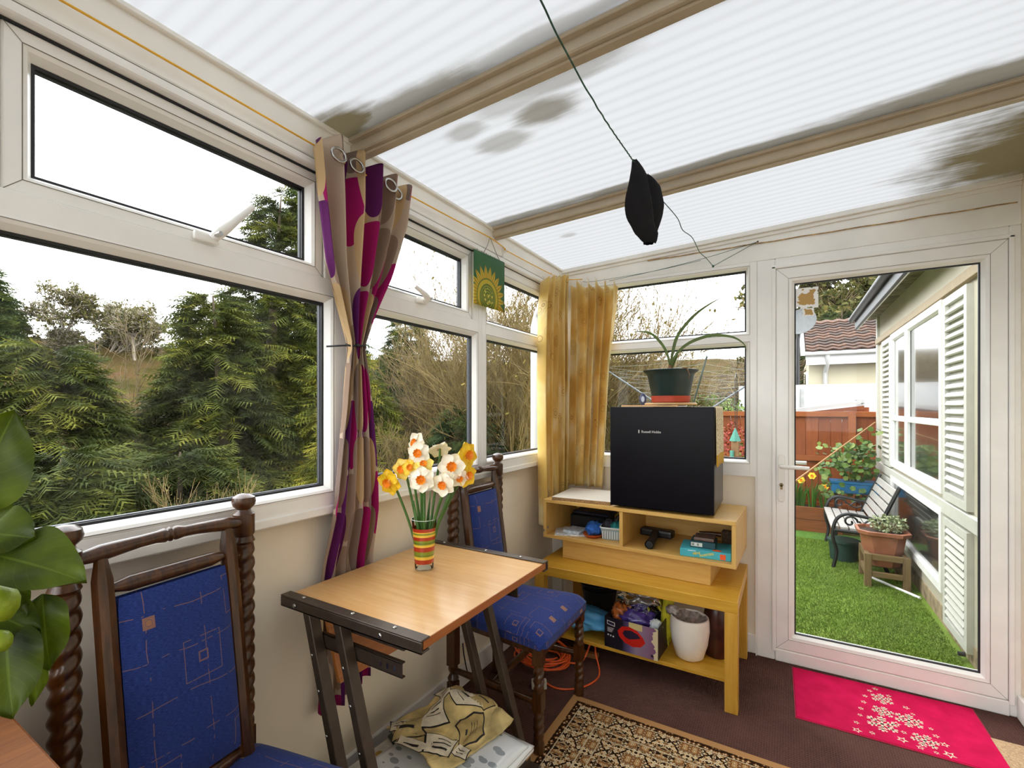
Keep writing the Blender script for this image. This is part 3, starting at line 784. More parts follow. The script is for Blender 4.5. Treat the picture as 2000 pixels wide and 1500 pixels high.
mb = MB(); mb.grid(48, 12, lambda a, b: (vx + vr(0.02 + b * 0.118) * math.cos(2 * PI * a), vy + vr(0.02 + b * 0.118) * math.sin(2 * PI * a), TZ + 0.02 + b * 0.118))
mb.build('striped_band', vase_mat(), vs_, smooth=True, fix=False)
mb = MB(); mb.grid(48, 4, lambda a, b: (vx + vr(0.138 + b * 0.028) * math.cos(2 * PI * a), vy + vr(0.138 + b * 0.028) * math.sin(2 * PI * a), TZ + 0.138 + b * 0.028))
mb.build('clear_rim', CLEAR, vs_, smooth=True, fix=False)
mb = MB(); mb.tube([(vx + vr(0.166) * math.cos(2 * PI * i / 40), vy + vr(0.166) * math.sin(2 * PI * i / 40), TZ + 0.166) for i in range(40)], 0.0011, n=6, closed=True).build('rim_edge', pm('pale_glass_edge', sc(200, 215, 205), 0.1, var=0.02), vs_, smooth=True)

# ---- daffodils
PET_W = pm('white_petal', sc(250, 244, 222), 0.5, var=0.03, vscale=60, sss=0.2)
PET_Y = pm('yellow_petal', sc(252, 208, 40), 0.5, var=0.06, vscale=60, sss=0.2)
PET_C = pm('cream_petal', sc(252, 228, 120), 0.5, var=0.05, vscale=60, sss=0.2)
COR = pm('orange_corona', sc(248, 140, 20), 0.55, var=0.14, vscale=160)
STEM = pm('daffodil_stem', sc(70, 108, 40), 0.45, var=0.15, vscale=40)
def petal_mesh(mat, name):
    mb = MB()
    def f(a, b):
        u = a * 2 - 1
        w = 0.0175 * (math.sin(PI * min(1, b ** 0.85 * 0.97 + 0.03)) ** 0.8)
        r = 0.006 + 0.031 * b
        return (u * w, r, 0.004 * (u * u) * b - 0.003 * math.sin(b * PI) + 0.002 * math.sin(5 * b + u))
    mb.grid(6, 8, f)
    me = mb.build('petal', mat, None, smooth=True, fix=False)
    m = me.data; off = me.location.copy(); bpy.data.objects.remove(me)
    m.transform(Matrix.Translation(off)); m.name = name
    return m
PM_W, PM_Y, PM_C = petal_mesh(PET_W, 'petal_white'), petal_mesh(PET_Y, 'petal_yellow'), petal_mesh(PET_C, 'petal_cream')
def corona_mesh():
    mb = MB()
    def f(a, b):
        q = 2 * PI * a
        r = 0.0055 + 0.0072 * b + 0.0012 * b * b * math.sin(9 * q)
        return (r * math.cos(q), r * math.sin(q), 0.001 + 0.010 * b)
    mb.grid(36, 6, f); mb.lathe([(0.0055, 0.0015), (0.001, 0.003)], n=12, cap0=False)
    me = mb.build('corona', COR, None, smooth=True, fix=False)
    m = me.data; off = me.location.copy(); bpy.data.objects.remove(me); m.transform(Matrix.Translation(off)); return m
CORM = corona_mesh()
Cw = Vector((1.26, -2.75, 1.297))
fw = Vector((-math.sin(YAW), math.cos(YAW), 0)); rt = Vector((math.cos(YAW), math.sin(YAW), 0))
# (along-right offset from vase, height above table, depth toward camera, kind, face tilt right/up)
FL = [(-0.016, 0.388, 0.02, 'w', -0.1, 0.0, 1.0, 'white daffodil with orange cup at the top of the bouquet'),
      (-0.031, 0.418, -0.015, 'w', -0.9, 0.35, 1.0, 'white daffodil half turned away above the top of the bouquet'),
      (-0.074, 0.332, 0.0, 'c', -0.3, -0.05, 0.95, 'cream daffodil with orange cup, upper left of the bouquet'),
      (0.002, 0.306, 0.055, 'w', -0.05, -0.05, 1.08, 'large white daffodil facing forward at the middle of the bouquet'),
      (0.003, 0.350, 0.025, 'c', 0.05, 0.55, 0.85, 'cream daffodil tilted upward above the middle of the bouquet'),
      (-0.042, 0.340, 0.02, 'y', -0.2, 0.2, 0.75, 'small yellow daffodil tucked left of the bouquet centre'),
      (0.096, 0.345, 0.03, 'w', 0.15, 0.0, 1.15, 'large white daffodil with orange cup on the right of the bouquet'),
      (0.071, 0.288, 0.045, 'w', -0.25, -0.2, 1.0, 'white daffodil drooping at the lower right of the bouquet'),
      (0.045, 0.395, -0.04, 'w', 0.6, 0.6, 1.0, 'white daffodil seen from behind at the back of the bouquet'),
      (-0.114, 0.290, 0.02, 'y', -0.4, -0.2, 1.12, 'yellow daffodil drooping at the far left of the bouquet'),
      (0.144, 0.378, -0.01, 'y', 1.1, 0.05, 1.15, 'yellow daffodil turned right at the upper right of the bouquet'),
      (0.144, 0.312, 0.0, 'y', 1.0, -0.2, 1.05, 'yellow daffodil turned right below another on the right side'),
      (0.120, 0.305, 0.02, 'w', 0.4, -0.35, 0.8, 'white daffodil behind the lower right of the bouquet')]
for i, (dr, h, dd, kd, tx, tz, s, lab) in enumerate(FL):
    p = Vector((vx, vy, TZ + h)) + rt * dr - fw * dd
    nrm = (-fw + rt * tx + Vector((0, 0, tz + 0.05)))
    if i == 8: nrm = (fw * 0.5 + Vector((0, 0, 0.55)) - rt * 0.2)
    nrm.normalize()
    base = Vector((vx + rt.x * dr * 0.12 + rnd.uniform(-0.012, 0.012), vy + rnd.uniform(-0.015, 0.015), TZ + 0.03))
    d = thing('daffodil', base, lab, 'flower', 'daffodils in the striped vase')
    Mf = place(p - base, x=(0, 0, 1), z=nrm) @ Matrix.Rotation(rnd.uniform(0, 1), 4, 'Z') @ Matrix.Scale(s * 1.13, 4)
    pmh = {'w': PM_W, 'y': PM_Y, 'c': PM_C}[kd]
    for k in range(6):
        Mk = Mf @ Matrix.Rotation(k * PI / 3, 4, 'Z') @ Matrix.Translation((0, 0, 0.0012 * (k % 2))) @ Matrix.Rotation(rnd.uniform(-0.25, 0.15), 4, 'X')
        child('petal', pmh, d, Mk)
    child('corona', CORM, d, Mf)
    nb = p - nrm * 0.022 * s
    mid = Vector((vx, vy, TZ + 0.15)) + rt * dr * 0.25 - fw * dd * 0.25
    def bez(t, P=(base, mid, nb - Vector((0, 0, 0.03)), nb + Vector((0, 0, 0.012)) - nrm * 0.006, p)):
        q = list(P)
        while len(q) > 1: q = [q[j].lerp(q[j + 1], t) for j in range(len(q) - 1)]
        return q[0]
    MB().tube([bez(t / 14) for t in range(15)], [0.0042] * 12 + [0.004, 0.0042, 0.005], n=7).build('stem', STEM, d, smooth=True)

for i in range(5):
    q = i * 1.26 + 0.4
    b0_ = Vector((vx + 0.010 * math.cos(q), vy + 0.010 * math.sin(q), TZ + 0.03)); e0 = Vector((vx + 0.036 * math.cos(q), vy + 0.036 * math.sin(q), TZ + 0.235 + 0.02 * math.sin(i * 2)))
    tag(MB().tube([b0_, b0_.lerp(e0, 0.5) - Vector((0.004 * math.cos(q), 0.004 * math.sin(q), 0)), e0], [0.006, 0.006, 0.0015], n=5).build('daffodil_leaf', STEM, None, smooth=True), 'green daffodil leaf blade standing among the stems in the striped vase', 'leaf', 'leaf blades in the striped vase')

# ---- low bench under the shelf unit
bn = thing('coffee_table', (0.6, -0.3, 0), 'golden birch coffee table with lower shelf standing under the shelf unit', 'table')
BX0, BX1, BY0, BY1, BZ = 0.115, 1.080, -0.58, -0.02, 0.475
MB().box(BX0, BX1, BY0, BY1, BZ - 0.05, BZ).build('table_top', BENCHW, bn, bevel=0.002)
BENCHL = wood('golden_birch_leg', sc(192, 140, 44), sc(214, 168, 72), 0.38, axis=2, scale=0.9, bump=0.02)
for x in (BX0, BX1 - 0.052):
    for y in (BY0, BY1 - 0.052):
        MB().box(x, x + 0.052, y, y + 0.052, 0, BZ - 0.05).build('leg', BENCHL, bn, bevel=0.002)
MB().box(BX0 + 0.03, BX1 - 0.045, BY0 + 0.04, BY1 - 0.04, 0.105, 0.122).build('lower_shelf', BENCHW, bn, bevel=0.001)

# ---- plinth and open shelf unit
def zrot(cx, cy, a): return Matrix.Translation((cx, cy, 0)) @ Matrix.Rotation(a, 4, 'Z') @ Matrix.Translation((-cx, -cy, 0))
UM = zrot(0.58, -0.25, R(-2.2))
pln = MB(UM).box(0.205, 0.962, -0.425, -0.10, BZ + 0.0005, 0.578).build('plinth_box', BIRCH, None, bevel=0.002)
tag(pln, 'plain birch plinth box lying between coffee table and open shelf unit', 'plinth')
un = thing('shelf_unit', (0.58, -0.25, 0.578), 'open birch shelf unit with two compartments carrying the black fridge', 'shelf')
UX0, UX1, UY0, UY1, UZ0, UZ1 = 0.100, 1.072, -0.452, -0.055, 0.579, 0.790
th = 0.018
BIRCHZ = wood('yellow_birch_veneer_upright', sc(198, 154, 78), sc(218, 178, 104), 0.4, axis=2, scale=0.9, bump=0.02)
MB(UM).box(UX0, UX1, UY0, UY1, UZ1 - th, UZ1).build('top_board', BIRCH, un, bevel=0.001)
MB(UM).box(UX0, UX1, UY0, UY1, UZ0, UZ0 + th).build('bottom_board', BIRCH, un, bevel=0.001)
MB(UM).box(UX0, UX0 + th, UY0, UY1, UZ0 + th, UZ1 - th).build('side_board', BIRCHZ, un, bevel=0.001)
MB(UM).box(UX1 - th, UX1, UY0, UY1, UZ0 + th, UZ1 - th).build('side_board', BIRCHZ, un, bevel=0.001)
MB(UM).box(0.535, 0.535 + th, UY0 + 0.004, UY1, UZ0 + th, UZ1 - th).build('divider', BIRCHZ, un, bevel=0.001)
MB(UM).box(UX0 + th, UX1 - th, UY1 - 0.006, UY1, UZ0 + th, UZ1 - th).build('back_board', BIRCH, un)
for zz in (0.612, 0.632):
    MB(UM).lathe([(0.004, 0), (0.004, 0.012)], (UX0 + 0.006 if zz < 0.62 else UX0 + 0.03, UY0 - 0.002, zz), 8).build('hinge_pin', STEEL, un)
SZ = UZ0 + th + 0.0006     # shelf floor

# ---- white melamine board on the unit
WHT = pm('white_melamine', sc(236, 228, 214), 0.35, var=0.02)
CHIP = pm('chipboard_edge', sc(150, 116, 76), 0.9, var=0.3, vscale=160, bump=0.4, bscale=220)
MB_M = zrot(0.33, -0.25, R(4))
bd = thing('melamine_board', (0.33, -0.25, UZ1 + 0.001), 'loose white melamine board with raw chipboard edge left of the fridge', 'board')
b0 = MB(MB_M).box(0.135, 0.46, -0.425, -0.10, UZ1 + 0.001, UZ1 + 0.017).build('chipboard_core', CHIP, bd)
MB(MB_M).box(0.135, 0.46, -0.425, -0.10, UZ1 + 0.017, UZ1 + 0.0185).build('white_face', WHT, bd)

# ---- black mini fridge
FRG = pm('gloss_black_fridge', sc(12, 10, 15), 0.3, var=0.05, spec=0.12)
FRS = pm('fridge_side_panel', sc(44, 43, 48), 0.3, var=0.05)
fr = thing('mini_fridge', (0.73, -0.24, UZ1), 'black compact fridge standing on the shelf unit', 'fridge')
FX0, FX1, FY0, FY1, FZ0, FZ1 = 0.482, 0.972, -0.452, -0.075, UZ1 + 0.016, 1.298
MB().box(FX0 + 0.004, FX1 - 0.004, FY0 + 0.045, FY1, FZ0, FZ1).build('body', FRS, fr, bevel=0.004)
dr_ = MB().box(FX0, FX1, FY0, FY0 + 0.040, FZ0 - 0.004, FZ1 + 0.002).build('door', FRG, fr, bevel=0.004, seg=2)
MB().box(FX0 + 0.01, FX1 - 0.01, FY0 + 0.040, FY0 + 0.046, FZ0, FZ1).build('door_seal', BLACKRUB, fr)
MB().box(FX0 - 0.004, FX0 + 0.004, FY0 + 0.004, FY0 + 0.036, FZ1 - 0.035, FZ1 - 0.010).build('door_grip', FRS, fr, bevel=0.002)
for x in (FX0 + 0.035, FX1 - 0.035):
    for y in (FY0 + 0.07, FY1 - 0.04):
        MB().lathe([(0.016, 0), (0.016, 0.010), (0.010, 0.017)], (x, y, UZ1 + 0.0005), 14).build('foot', BLACKRUB, fr)
LET = pm('silver_lettering', sc(188, 186, 180), 0.4, var=0.02)
Mt = Matrix(((1, 0, 0, 0.688), (0, 0, -1, FY0 - 0.0006), (0, 1, 0, 1.178), (0, 0, 0, 1)))
text_part('Russell Hobbs', 'brand_lettering', 0.0165, LET, dr_, Mt, bold=0.0002)
MB().box(0.626, 0.631, FY0 - 0.0012, FY0, 1.171, 1.187).build('brand_mark', LET, dr_)

# patterned runner hanging over the right side of the fridge
def runner_mat():
    m, nt, b = new_mat('speckled_cream_runner')
    tc = node(nt, 'ShaderNodeTexCoord')
    vo = node(nt, 'ShaderNodeTexVoronoi', {'Vector': tc.outputs['UV'], 'Scale': 130.0})
    u, v, _ = sep(nt, tc.outputs['UV'])
    sp = mth(nt, 'LESS_THAN', vo.outputs['Distance'], 0.33)
    c1 = mixc(nt, sp, sc(226, 212, 176), sc(128, 100, 66))
    hem = mth(nt, 'GREATER_THAN', v, 0.53)
    c2 = mixc(nt, hem, c1, sc(198, 156, 50))
    nt.links.new(c2, b.inputs['Base Color']); b.inputs['Roughness'].default_value = 0.9
    return m
rn = MB()
prof = [(0.80, 1.3015), (0.90, 1.3015), (0.955, 1.302), (0.968, 1.3015), (0.9745, 1.296), (0.976, 1.28), (0.977, 1.2), (0.978, 1.1), (0.979, 1.02)]
def rfn(a, b):
    k = b * (len(prof) - 1); i = min(int(k), len(prof) - 2); f = k - i
    x = prof[i][0] * (1 - f) + prof[i + 1][0] * f; z = prof[i][1] * (1 - f) + prof[i + 1][1] * f
    return (x + (0.002 * math.sin(9 * a) * max(0, 1.29 - z) * 4), -0.425 + 0.27 * a + 0.01 * (1.3 - z), z)
rn.grid(10, 32, rfn, uv=lambda a, b: (a * 0.27, b * 0.58))
tag(rn.build('table_runner', runner_mat(), None, smooth=True, solid=0.0015, fix=False), 'cream speckled cloth runner hanging over the right side of the fridge', 'cloth')
# wooden board and round mat under the pot
tag(MB().box(0.51, 0.795, -0.36, -0.11, 1.2995, 1.309).build('wooden_tray', BEECH, None, bevel=0.002), 'thin orange wooden board lying on top of the fridge', 'board')
CORK = wood('pale_round_mat', sc(206, 164, 112), sc(224, 186, 136), 0.6, axis=0)
tag(MB().lathe([(0.125, 0), (0.13, 0.003), (0.13, 0.009), (0.125, 0.012)], (0.735, -0.24, 1.3095), 36).build('round_mat', CORK, None, smooth='auto'), 'pale round cork mat under the dark green plant pot', 'mat')
# agate slice ornament
ag = thing('agate_ornament', (0.565, -0.14, 1.3095), 'small grey-blue agate stone standing upright on the fridge', 'ornament')
MB(M=Matrix.Translation((0.565, -0.14, 1.3095 + 0.034)) @ Matrix.Rotation(R(90), 4, 'X')).lathe([(0.016, -0.007), (0.0205, -0.003), (0.0205, 0.003), (0.016, 0.007)], n=20, sy=1.65).build('stone_rim', pm('grey_agate', sc(78, 84, 112), 0.25, var=0.25, vscale=80), ag, smooth='auto')
MB(M=Matrix.Translation((0.567, -0.1472, 1.3095 + 0.034)) @ Matrix.Rotation(R(90), 4, 'X')).lathe([(0.009, 0), (0.008, 0.0008)], n=16, sy=1.9).build('pale_centre', pm('pale_agate', sc(186, 200, 222), 0.2, var=0.1), ag)

# ---- amaryllis in a dark green pot with terracotta saucer
pt = thing('potted_amaryllis', (0.735, -0.24, 1.3217), 'dark green plastic pot with strap-leaved amaryllis on top of the fridge', 'plant')
TERRA = pm('terracotta_saucer', sc(178, 66, 40), 0.55, var=0.06)
DGRN = pm('dark_green_plastic', sc(34, 52, 50), 0.35, var=0.06)
MB().lathe([(0.085, 0.0), (0.094, 0.004), (0.098, 0.034), (0.094, 0.036), (0.090, 0.01)], (0.735, -0.24, 1.3217), 40).build('saucer', TERRA, pt, smooth='auto')
pm_ = MB(); pz = 1.3217 + 0.012
pm_.lathe([(0.085, 0), (0.092, 0.01), (0.116, 0.13), (0.121, 0.14), (0.136, 0.150), (0.138, 0.156), (0.130, 0.158), (0.118, 0.148), (0.112, 0.12)], (0.735, -0.24, pz), 40, cap1=False)
pm_.build('pot', DGRN, pt, smooth='auto')
SOIL = pm('dark_soil', sc(58, 44, 34), 0.95, var=0.4, vscale=90, bump=0.8, bscale=120)
MB().lathe([(0.113, 0.0), (0.06, 0.008), (0.001, 0.012)], (0.735, -0.24, pz + 0.125), 32, cap0=False).build('soil', SOIL, pt, smooth=True)
BULB = pm('brown_bulb_neck', sc(120, 84, 50), 0.6, var=0.2, vscale=60)
MB().lathe([(0.02, 0), (0.019, 0.02), (0.012, 0.045), (0.010, 0.06)], (0.735, -0.24, pz + 0.125), 14).build('bulb', BULB, pt, smooth=True)
LEAFG = pm('amaryllis_leaf', sc(84, 104, 34), 0.4, var=0.18, vscale=25)
def strap(pts, w):
    mb = MB()
    P = [Vector(p) for p in pts]
    def sp(t):
        k = t * (len(P) - 1); i = min(int(k), len(P) - 2); f = k - i
        p0, p1, p2, p3 = P[max(i - 1, 0)], P[i], P[i + 1], P[min(i + 2, len(P) - 1)]
        return 0.5 * ((2 * p1) + (p2 - p0) * f + (2 * p0 - 5 * p1 + 4 * p2 - p3) * f * f + (3 * p1 - p0 - 3 * p2 + p3) * f ** 3)
    def f(a, b):
        c = sp(b); t = (sp(min(1, b + 0.02)) - sp(max(0, b - 0.02))).normalized()
        side = t.cross(Vector((0.2, -1, 0.1))).normalized(); nn = side.cross(t)
        ww = w * (0.75 + 0.6 * math.sin(PI * min(1, b * 1.1))) * (1 - b ** 4)
        u = a * 2 - 1
        return c + side * (ww * u) + nn * (0.35 * ww * u * u)
    mb.grid(4, 26, f)
    return mb.build('leaf', LEAFG, pt, smooth=True, solid=0.0012, fix=False)
strap([(0.735, -0.24, 1.50), (0.748, -0.25, 1.58), (0.775, -0.25, 1.67), (0.85, -0.25, 1.76), (0.93, -0.25, 1.815), (1.0, -0.25, 1.846)], 0.0062)
strap([(0.735, -0.24, 1.50), (0.718, -0.245, 1.58), (0.685, -0.245, 1.64), (0.635, -0.245, 1.69), (0.58, -0.24, 1.706), (0.535, -0.24, 1.708)], 0.0052)
strap([(0.737, -0.24, 1.50), (0.765, -0.25, 1.57), (0.82, -0.25, 1.62), (0.89, -0.25, 1.648), (0.955, -0.25, 1.655), (1.03, -0.25, 1.64), (1.078, -0.25, 1.605), (1.09, -0.25, 1.57)], 0.0060)
strap([(0.737, -0.238, 1.49), (0.75, -0.235, 1.53), (0.765, -0.235, 1.565), (0.77, -0.23, 1.585)], 0.005)
MB().tube([(0.80, -0.33, pz + 0.135), (0.815, -0.335, pz + 0.160), (0.835, -0.345, pz + 0.158), (0.85, -0.355, pz + 0.12), (0.845, -0.36, pz + 0.10)], [0.006, 0.005, 0.004, 0.002, 0.001], n=6).build('dry_root', BULB, pt, smooth=True)

# ---- things in the shelf unit
DARKP = pm('black_plastic', sc(26, 25, 28), 0.4, var=0.06)
PAPER = pm('grey_printed_paper', sc(214, 214, 214), 0.7, var=0.22, vscale=45)
pp = thing('paper_sheets', (0.22, -0.34, SZ), 'loose white papers on the left shelf under a dark box', 'papers')
MB(zrot(0.22, -0.34, R(22))).box(0.13, 0.31, -0.41, -0.25, SZ, SZ + 0.003).build('sheet', PAPER, pp)
MB(zrot(0.22, -0.34, R(8))).box(0.15, 0.33, -0.40, -0.24, SZ + 0.0032, SZ + 0.005).build('sheet', PAPER, pp)
MB(zrot(0.24, -0.33, R(-4))).box(0.19, 0.29, -0.385, -0.27, SZ + 0.0052, SZ + 0.022).build('envelope', pm('blue_white_envelope', sc(188, 198, 208), 0.6, var=0.2, vscale=60), pp, bevel=0.003)
bx = thing('set_top_box', (0.28, -0.2, SZ), 'flat black box at the back of the left shelf compartment', 'box')
MB(UM).box(0.16, 0.37, -0.235, -0.07, SZ, SZ + 0.075).build('casing', DARKP, bx, bevel=0.004)
MB(UM).box(0.17, 0.39, -0.225, -0.08, SZ + 0.0755, SZ + 0.098).build('lid', pm('dark_blue_plastic', sc(30, 32, 48), 0.35, var=0.06), bx, bevel=0.006)
bt = thing('blue_cloth_on_tray', (0.345, -0.33, SZ), 'orange oval dish holding crumpled blue cloth beside the basket', 'dish')
MB().lathe([(0.040, 0.0), (0.055, 0.012), (0.056, 0.016), (0.05, 0.013)], (0.350, -0.335, SZ), 24, sx=1.0, sy=1.3).build('dish', pm('orange_plastic', sc(196, 92, 40), 0.4, var=0.05), bt, smooth='auto')
def crumple(name, mat, parent, c, r, seed, amp=0.35, n=28, sq=(1, 1, 1), freq=2.5):
    mb = MB()
    def f(a, b):
        q = 2 * PI * a; p = PI * b
        d = Vector((math.sin(p) * math.cos(q), math.sin(p) * math.sin(q), math.cos(p)))
        k = 1 + amp * mnoise.noise(d * freq + Vector((seed, seed * 2.1, 0))) + amp * 0.5 * abs(mnoise.noise(d * freq * 2.3 + Vector((seed, 0, 3))))
        return Vector(c) + Vector((d.x * r * sq[0], d.y * r * sq[1], d.z * r * sq[2])) * k
    mb.grid(n, n // 2, f)
    return mb.build(name, mat, parent, smooth=True, fix=False)
BLUEC = pm('bright_blue_cloth', sc(44, 104, 190), 0.8, var=0.25, vscale=70)
crumple('blue_cloth', BLUEC, bt, (0.352, -0.33, SZ + 0.040), 0.042, 3.1, 0.5, sq=(1.0, 1.25, 0.75), freq=3.5)
# small plastic basket
bk = thing('storage_basket', (0.46, -0.31, SZ), 'small clear plastic basket filled with teal and dark oddments', 'basket')
CLP = pm('milky_plastic', sc(206, 220, 222), 0.25, var=0.03, alpha=0.55)
bM = zrot(0.458, -0.315, R(8))
def bask(z): return 0.058 + (z / 0.062) * 0.010, 0.050 + (z / 0.062) * 0.010
cx_, cy_ = 0.458, -0.315
mb = MB(bM)
def bwall(a, b):
    z = 0.062 * b; hx, hy = bask(z); q = 2 * PI * a
    e = 0.35
    c_, s_ = math.cos(q), math.sin(q)
    return (cx_ + hx * math.copysign(abs(c_) ** e, c_), cy_ + hy * math.copysign(abs(s_) ** e, s_), SZ + 0.0005 + z)
mb.grid(64, 6, bwall); mb.box(cx_ - 0.056, cx_ + 0.056, cy_ - 0.048, cy_ + 0.048, SZ + 0.0005, SZ + 0.002)
mb.build('basket_wall', CLP, bk, smooth='auto', fix=False)
MB(bM).tube([bwall(i / 64, 1.0) for i in range(64)], 0.0035, n=6, closed=True).build('rim', pm('white_plastic', sc(232, 238, 238), 0.3, var=0.02), bk, smooth=True)
crumple('teal_oddments', pm('teal_plastic', sc(40, 138, 138), 0.5, var=0.3, vscale=90), bk, (0.478, -0.31, SZ + 0.043), 0.042, 8.0, 0.6, sq=(1, 1, 0.9), freq=3.2)
crumple('dark_oddments', pm('dark_grey_oddments', sc(48, 46, 56), 0.6, var=0.3, vscale=90), bk, (0.428, -0.30, SZ + 0.055), 0.036, 5.0, 0.6, sq=(1, 1, 0.9), freq=3.0)
MB().tube([(0.45, -0.29, SZ + 0.05), (0.46, -0.285, SZ + 0.09), (0.475, -0.28, SZ + 0.118)], [0.016, 0.014, 0.005], n=8).build('dark_handle', DARKP, bk, smooth='auto')
for i in range(9):
    x = cx_ - 0.05 + i * 0.0125
    MB(bM).box(x - 0.0016, x + 0.0016, cy_ - 0.0585, cy_ - 0.0565, SZ + 0.006, SZ + 0.046).build('wall_rib', pm('white_plastic', sc(232, 238, 238), 0.3), bk)
# vacuum nozzle
nz_ = thing('vacuum_nozzle', (0.66, -0.3, SZ), 'black T-shaped vacuum cleaner nozzle lying in the right compartment', 'nozzle')
MB().tube([(0.672, -0.425, SZ + 0.022), (0.668, -0.36, SZ + 0.024), (0.664, -0.30, SZ + 0.030), (0.660, -0.24, SZ + 0.034)], [0.022, 0.020, 0.019, 0.021], n=18, caps=False).build('tube', DARKP, nz_, smooth='auto')
MB().tube([(0.672, -0.4235, SZ + 0.022), (0.6715, -0.40, SZ + 0.0225)], [0.0175, 0.017], n=18).build('tube_bore', BLACKRUB, nz_)
MB(zrot(0.66, -0.22, R(-6))).box(0.575, 0.745, -0.245, -0.175, SZ + 0.012, SZ + 0.052).build('head', DARKP, nz_, bevel=0.012, seg=2)
# blue game box with a smaller box and a brush on top
gb = thing('blue_game_box', (0.93, -0.36, SZ), 'turquoise cardboard box with yellow lettering in the right compartment', 'box')
TURQ = pm('turquoise_card', sc(66, 170, 184), 0.5, var=0.06, vscale=20)
gM = zrot(0.925, -0.36, R(4.5))
g0 = MB(gM).box(0.815, 1.035, -0.438, -0.275, SZ, SZ + 0.036).build('carton', TURQ, gb, bevel=0.0015)
YEL = pm('yellow_print', sc(214, 200, 70), 0.5, var=0.05); ORG = pm('orange_print', sc(232, 92, 40), 0.5, var=0.05); WPR = pm('white_print', sc(220, 236, 236), 0.5, var=0.03)
def gt(body, x, z, s, mat, rot=0):
    text_part(body, 'printed_lettering', s, mat, g0, gM @ Matrix(((1, 0, 0, x), (0, 0, -1, -0.4384), (0, 1, 0, z), (0, 0, 0, 1))) @ Matrix.Rotation(rot, 4, 'Z'), extrude=0.0002, bold=0.0004)
gt('MINI', 0.888, SZ + 0.019, 0.016, YEL, R(12)); gt('POPSTERS', 0.932, SZ + 0.017, 0.014, YEL, R(16))
MB(gM).box(0.988, 1.012, -0.4392, -0.438, SZ + 0.004, SZ + 0.028).build('orange_badge', ORG, g0)
MB(gM).prism([(0.975 + 0.02 * math.cos(q), -0.415 + 0.013 * math.sin(q)) for q in np.linspace(0, 2 * PI, 17)[:-1]], SZ + 0.036, SZ + 0.0367).build('orange_badge', ORG, g0)
gt('KIDS', 1.0, SZ + 0.018, 0.008, YEL)
MB(gM).box(0.85, 0.885, -0.4388, -0.438, SZ + 0.0285, SZ + 0.031).build('white_print_line', WPR, g0)
TEAL = pm('dark_teal_card', sc(26, 70, 78), 0.45, var=0.08)
tb2 = thing('small_teal_box', (0.905, -0.345, SZ + 0.0366), 'small dark teal box with white barcode label on the turquoise box', 'box')
tM = zrot(0.905, -0.34, R(2))
t0 = MB(tM).box(0.858, 0.968, -0.405, -0.29, SZ + 0.0372, SZ + 0.066).build('carton', TEAL, tb2, bevel=0.0015)
MB(tM).box(0.862, 0.912, -0.4056, -0.405, SZ + 0.042, SZ + 0.060).build('barcode_label', pm('label_white', sc(226, 224, 212), 0.5, var=0.03), t0)
for i in range(11):
    x = 0.866 + i * 0.0018 + (0.012 if i > 5 else 0)
    MB(tM).box(x, x + 0.0009, -0.4061, -0.4056, SZ + 0.045, SZ + 0.057).build('barcode_bar', BLACKRUB, t0)
wl = MB(tM).box(0.872, 0.962, -0.395, -0.30, SZ + 0.0664, SZ + 0.082).build('leather_wallet', pm('brown_leather', sc(104, 82, 74), 0.45, var=0.15, vscale=50), None, bevel=0.005, seg=2)
tag(wl, 'brown leather wallet lying on the small dark teal box', 'wallet')
br = thing('wooden_brush', (1.02, -0.22, SZ), 'dark wooden brush at the back right of the shelf unit', 'brush')
MB(UM).box(0.975, 1.045, -0.20, -0.165, SZ, SZ + 0.085).build('bristle_block', pm('brown_bristle', sc(70, 52, 36), 0.9, var=0.3, vscale=120), br, bevel=0.004)
MB(UM).tube([(0.97, -0.185, SZ + 0.06), (0.92, -0.195, SZ + 0.062), (0.87, -0.20, SZ + 0.06)], [0.012, 0.010, 0.008], n=10).build('brush_handle', OAK, br, smooth='auto')

# ---- things on the lower shelf of the coffee table
LZ = 0.1226
ab = thing('appliance_box', (0.62, -0.45, LZ), 'open black and purple appliance carton with a red iron printed on it', 'box')
CARD = pm('black_purple_card', sc(38, 32, 48), 0.4, var=0.1)
aM = zrot(0.62, -0.47, R(-3))
AX0, AX1, AY0, AY1, AH = 0.487, 0.748, -0.545, -0.33, 0.147
def box_face_mat():
    m, nt, b = new_mat('carton_front_print')
    tc = node(nt, 'ShaderNodeTexCoord'); u, v, _ = sep(nt, tc.outputs['UV'])
    nz = node(nt, 'ShaderNodeTexNoise', {'Vector': tc.outputs['UV'], 'Scale': 5.0, 'Detail': 5.0})
    base = ramp(nt, u, [(0.0, sc(26, 22, 30)), (0.34, sc(30, 26, 38)), (0.48, sc(98, 84, 128)), (0.6, sc(150, 130, 150)), (1.0, sc(120, 70, 110))])
    cream = mth(nt, 'GREATER_THAN', mth(nt, 'ADD', mth(nt, 'MULTIPLY', mth(nt, 'ABSOLUTE', mth(nt, 'SUBTRACT', u, 0.60)), 1.4), mth(nt, 'MULTIPLY', nz.outputs['Fac'], 0.55)), 0.72)
    cream = mth(nt, 'MULTIPLY', cream, mth(nt, 'GREATER_THAN', u, 0.7))
    c2 = mixc(nt, cream, base, sc(214, 198, 158))
    top = mth(nt, 'MULTIPLY', mth(nt, 'GREATER_THAN', v, 0.80), mth(nt, 'MULTIPLY', mth(nt, 'GREATER_THAN', u, 0.47), mth(nt, 'LESS_THAN', u, 0.72)))
    c3 = mixc(nt, top, c2, sc(206, 188, 130))
    nt.links.new(c3, b.inputs['Base Color']); b.inputs['Roughness'].default_value = 0.35
    return m
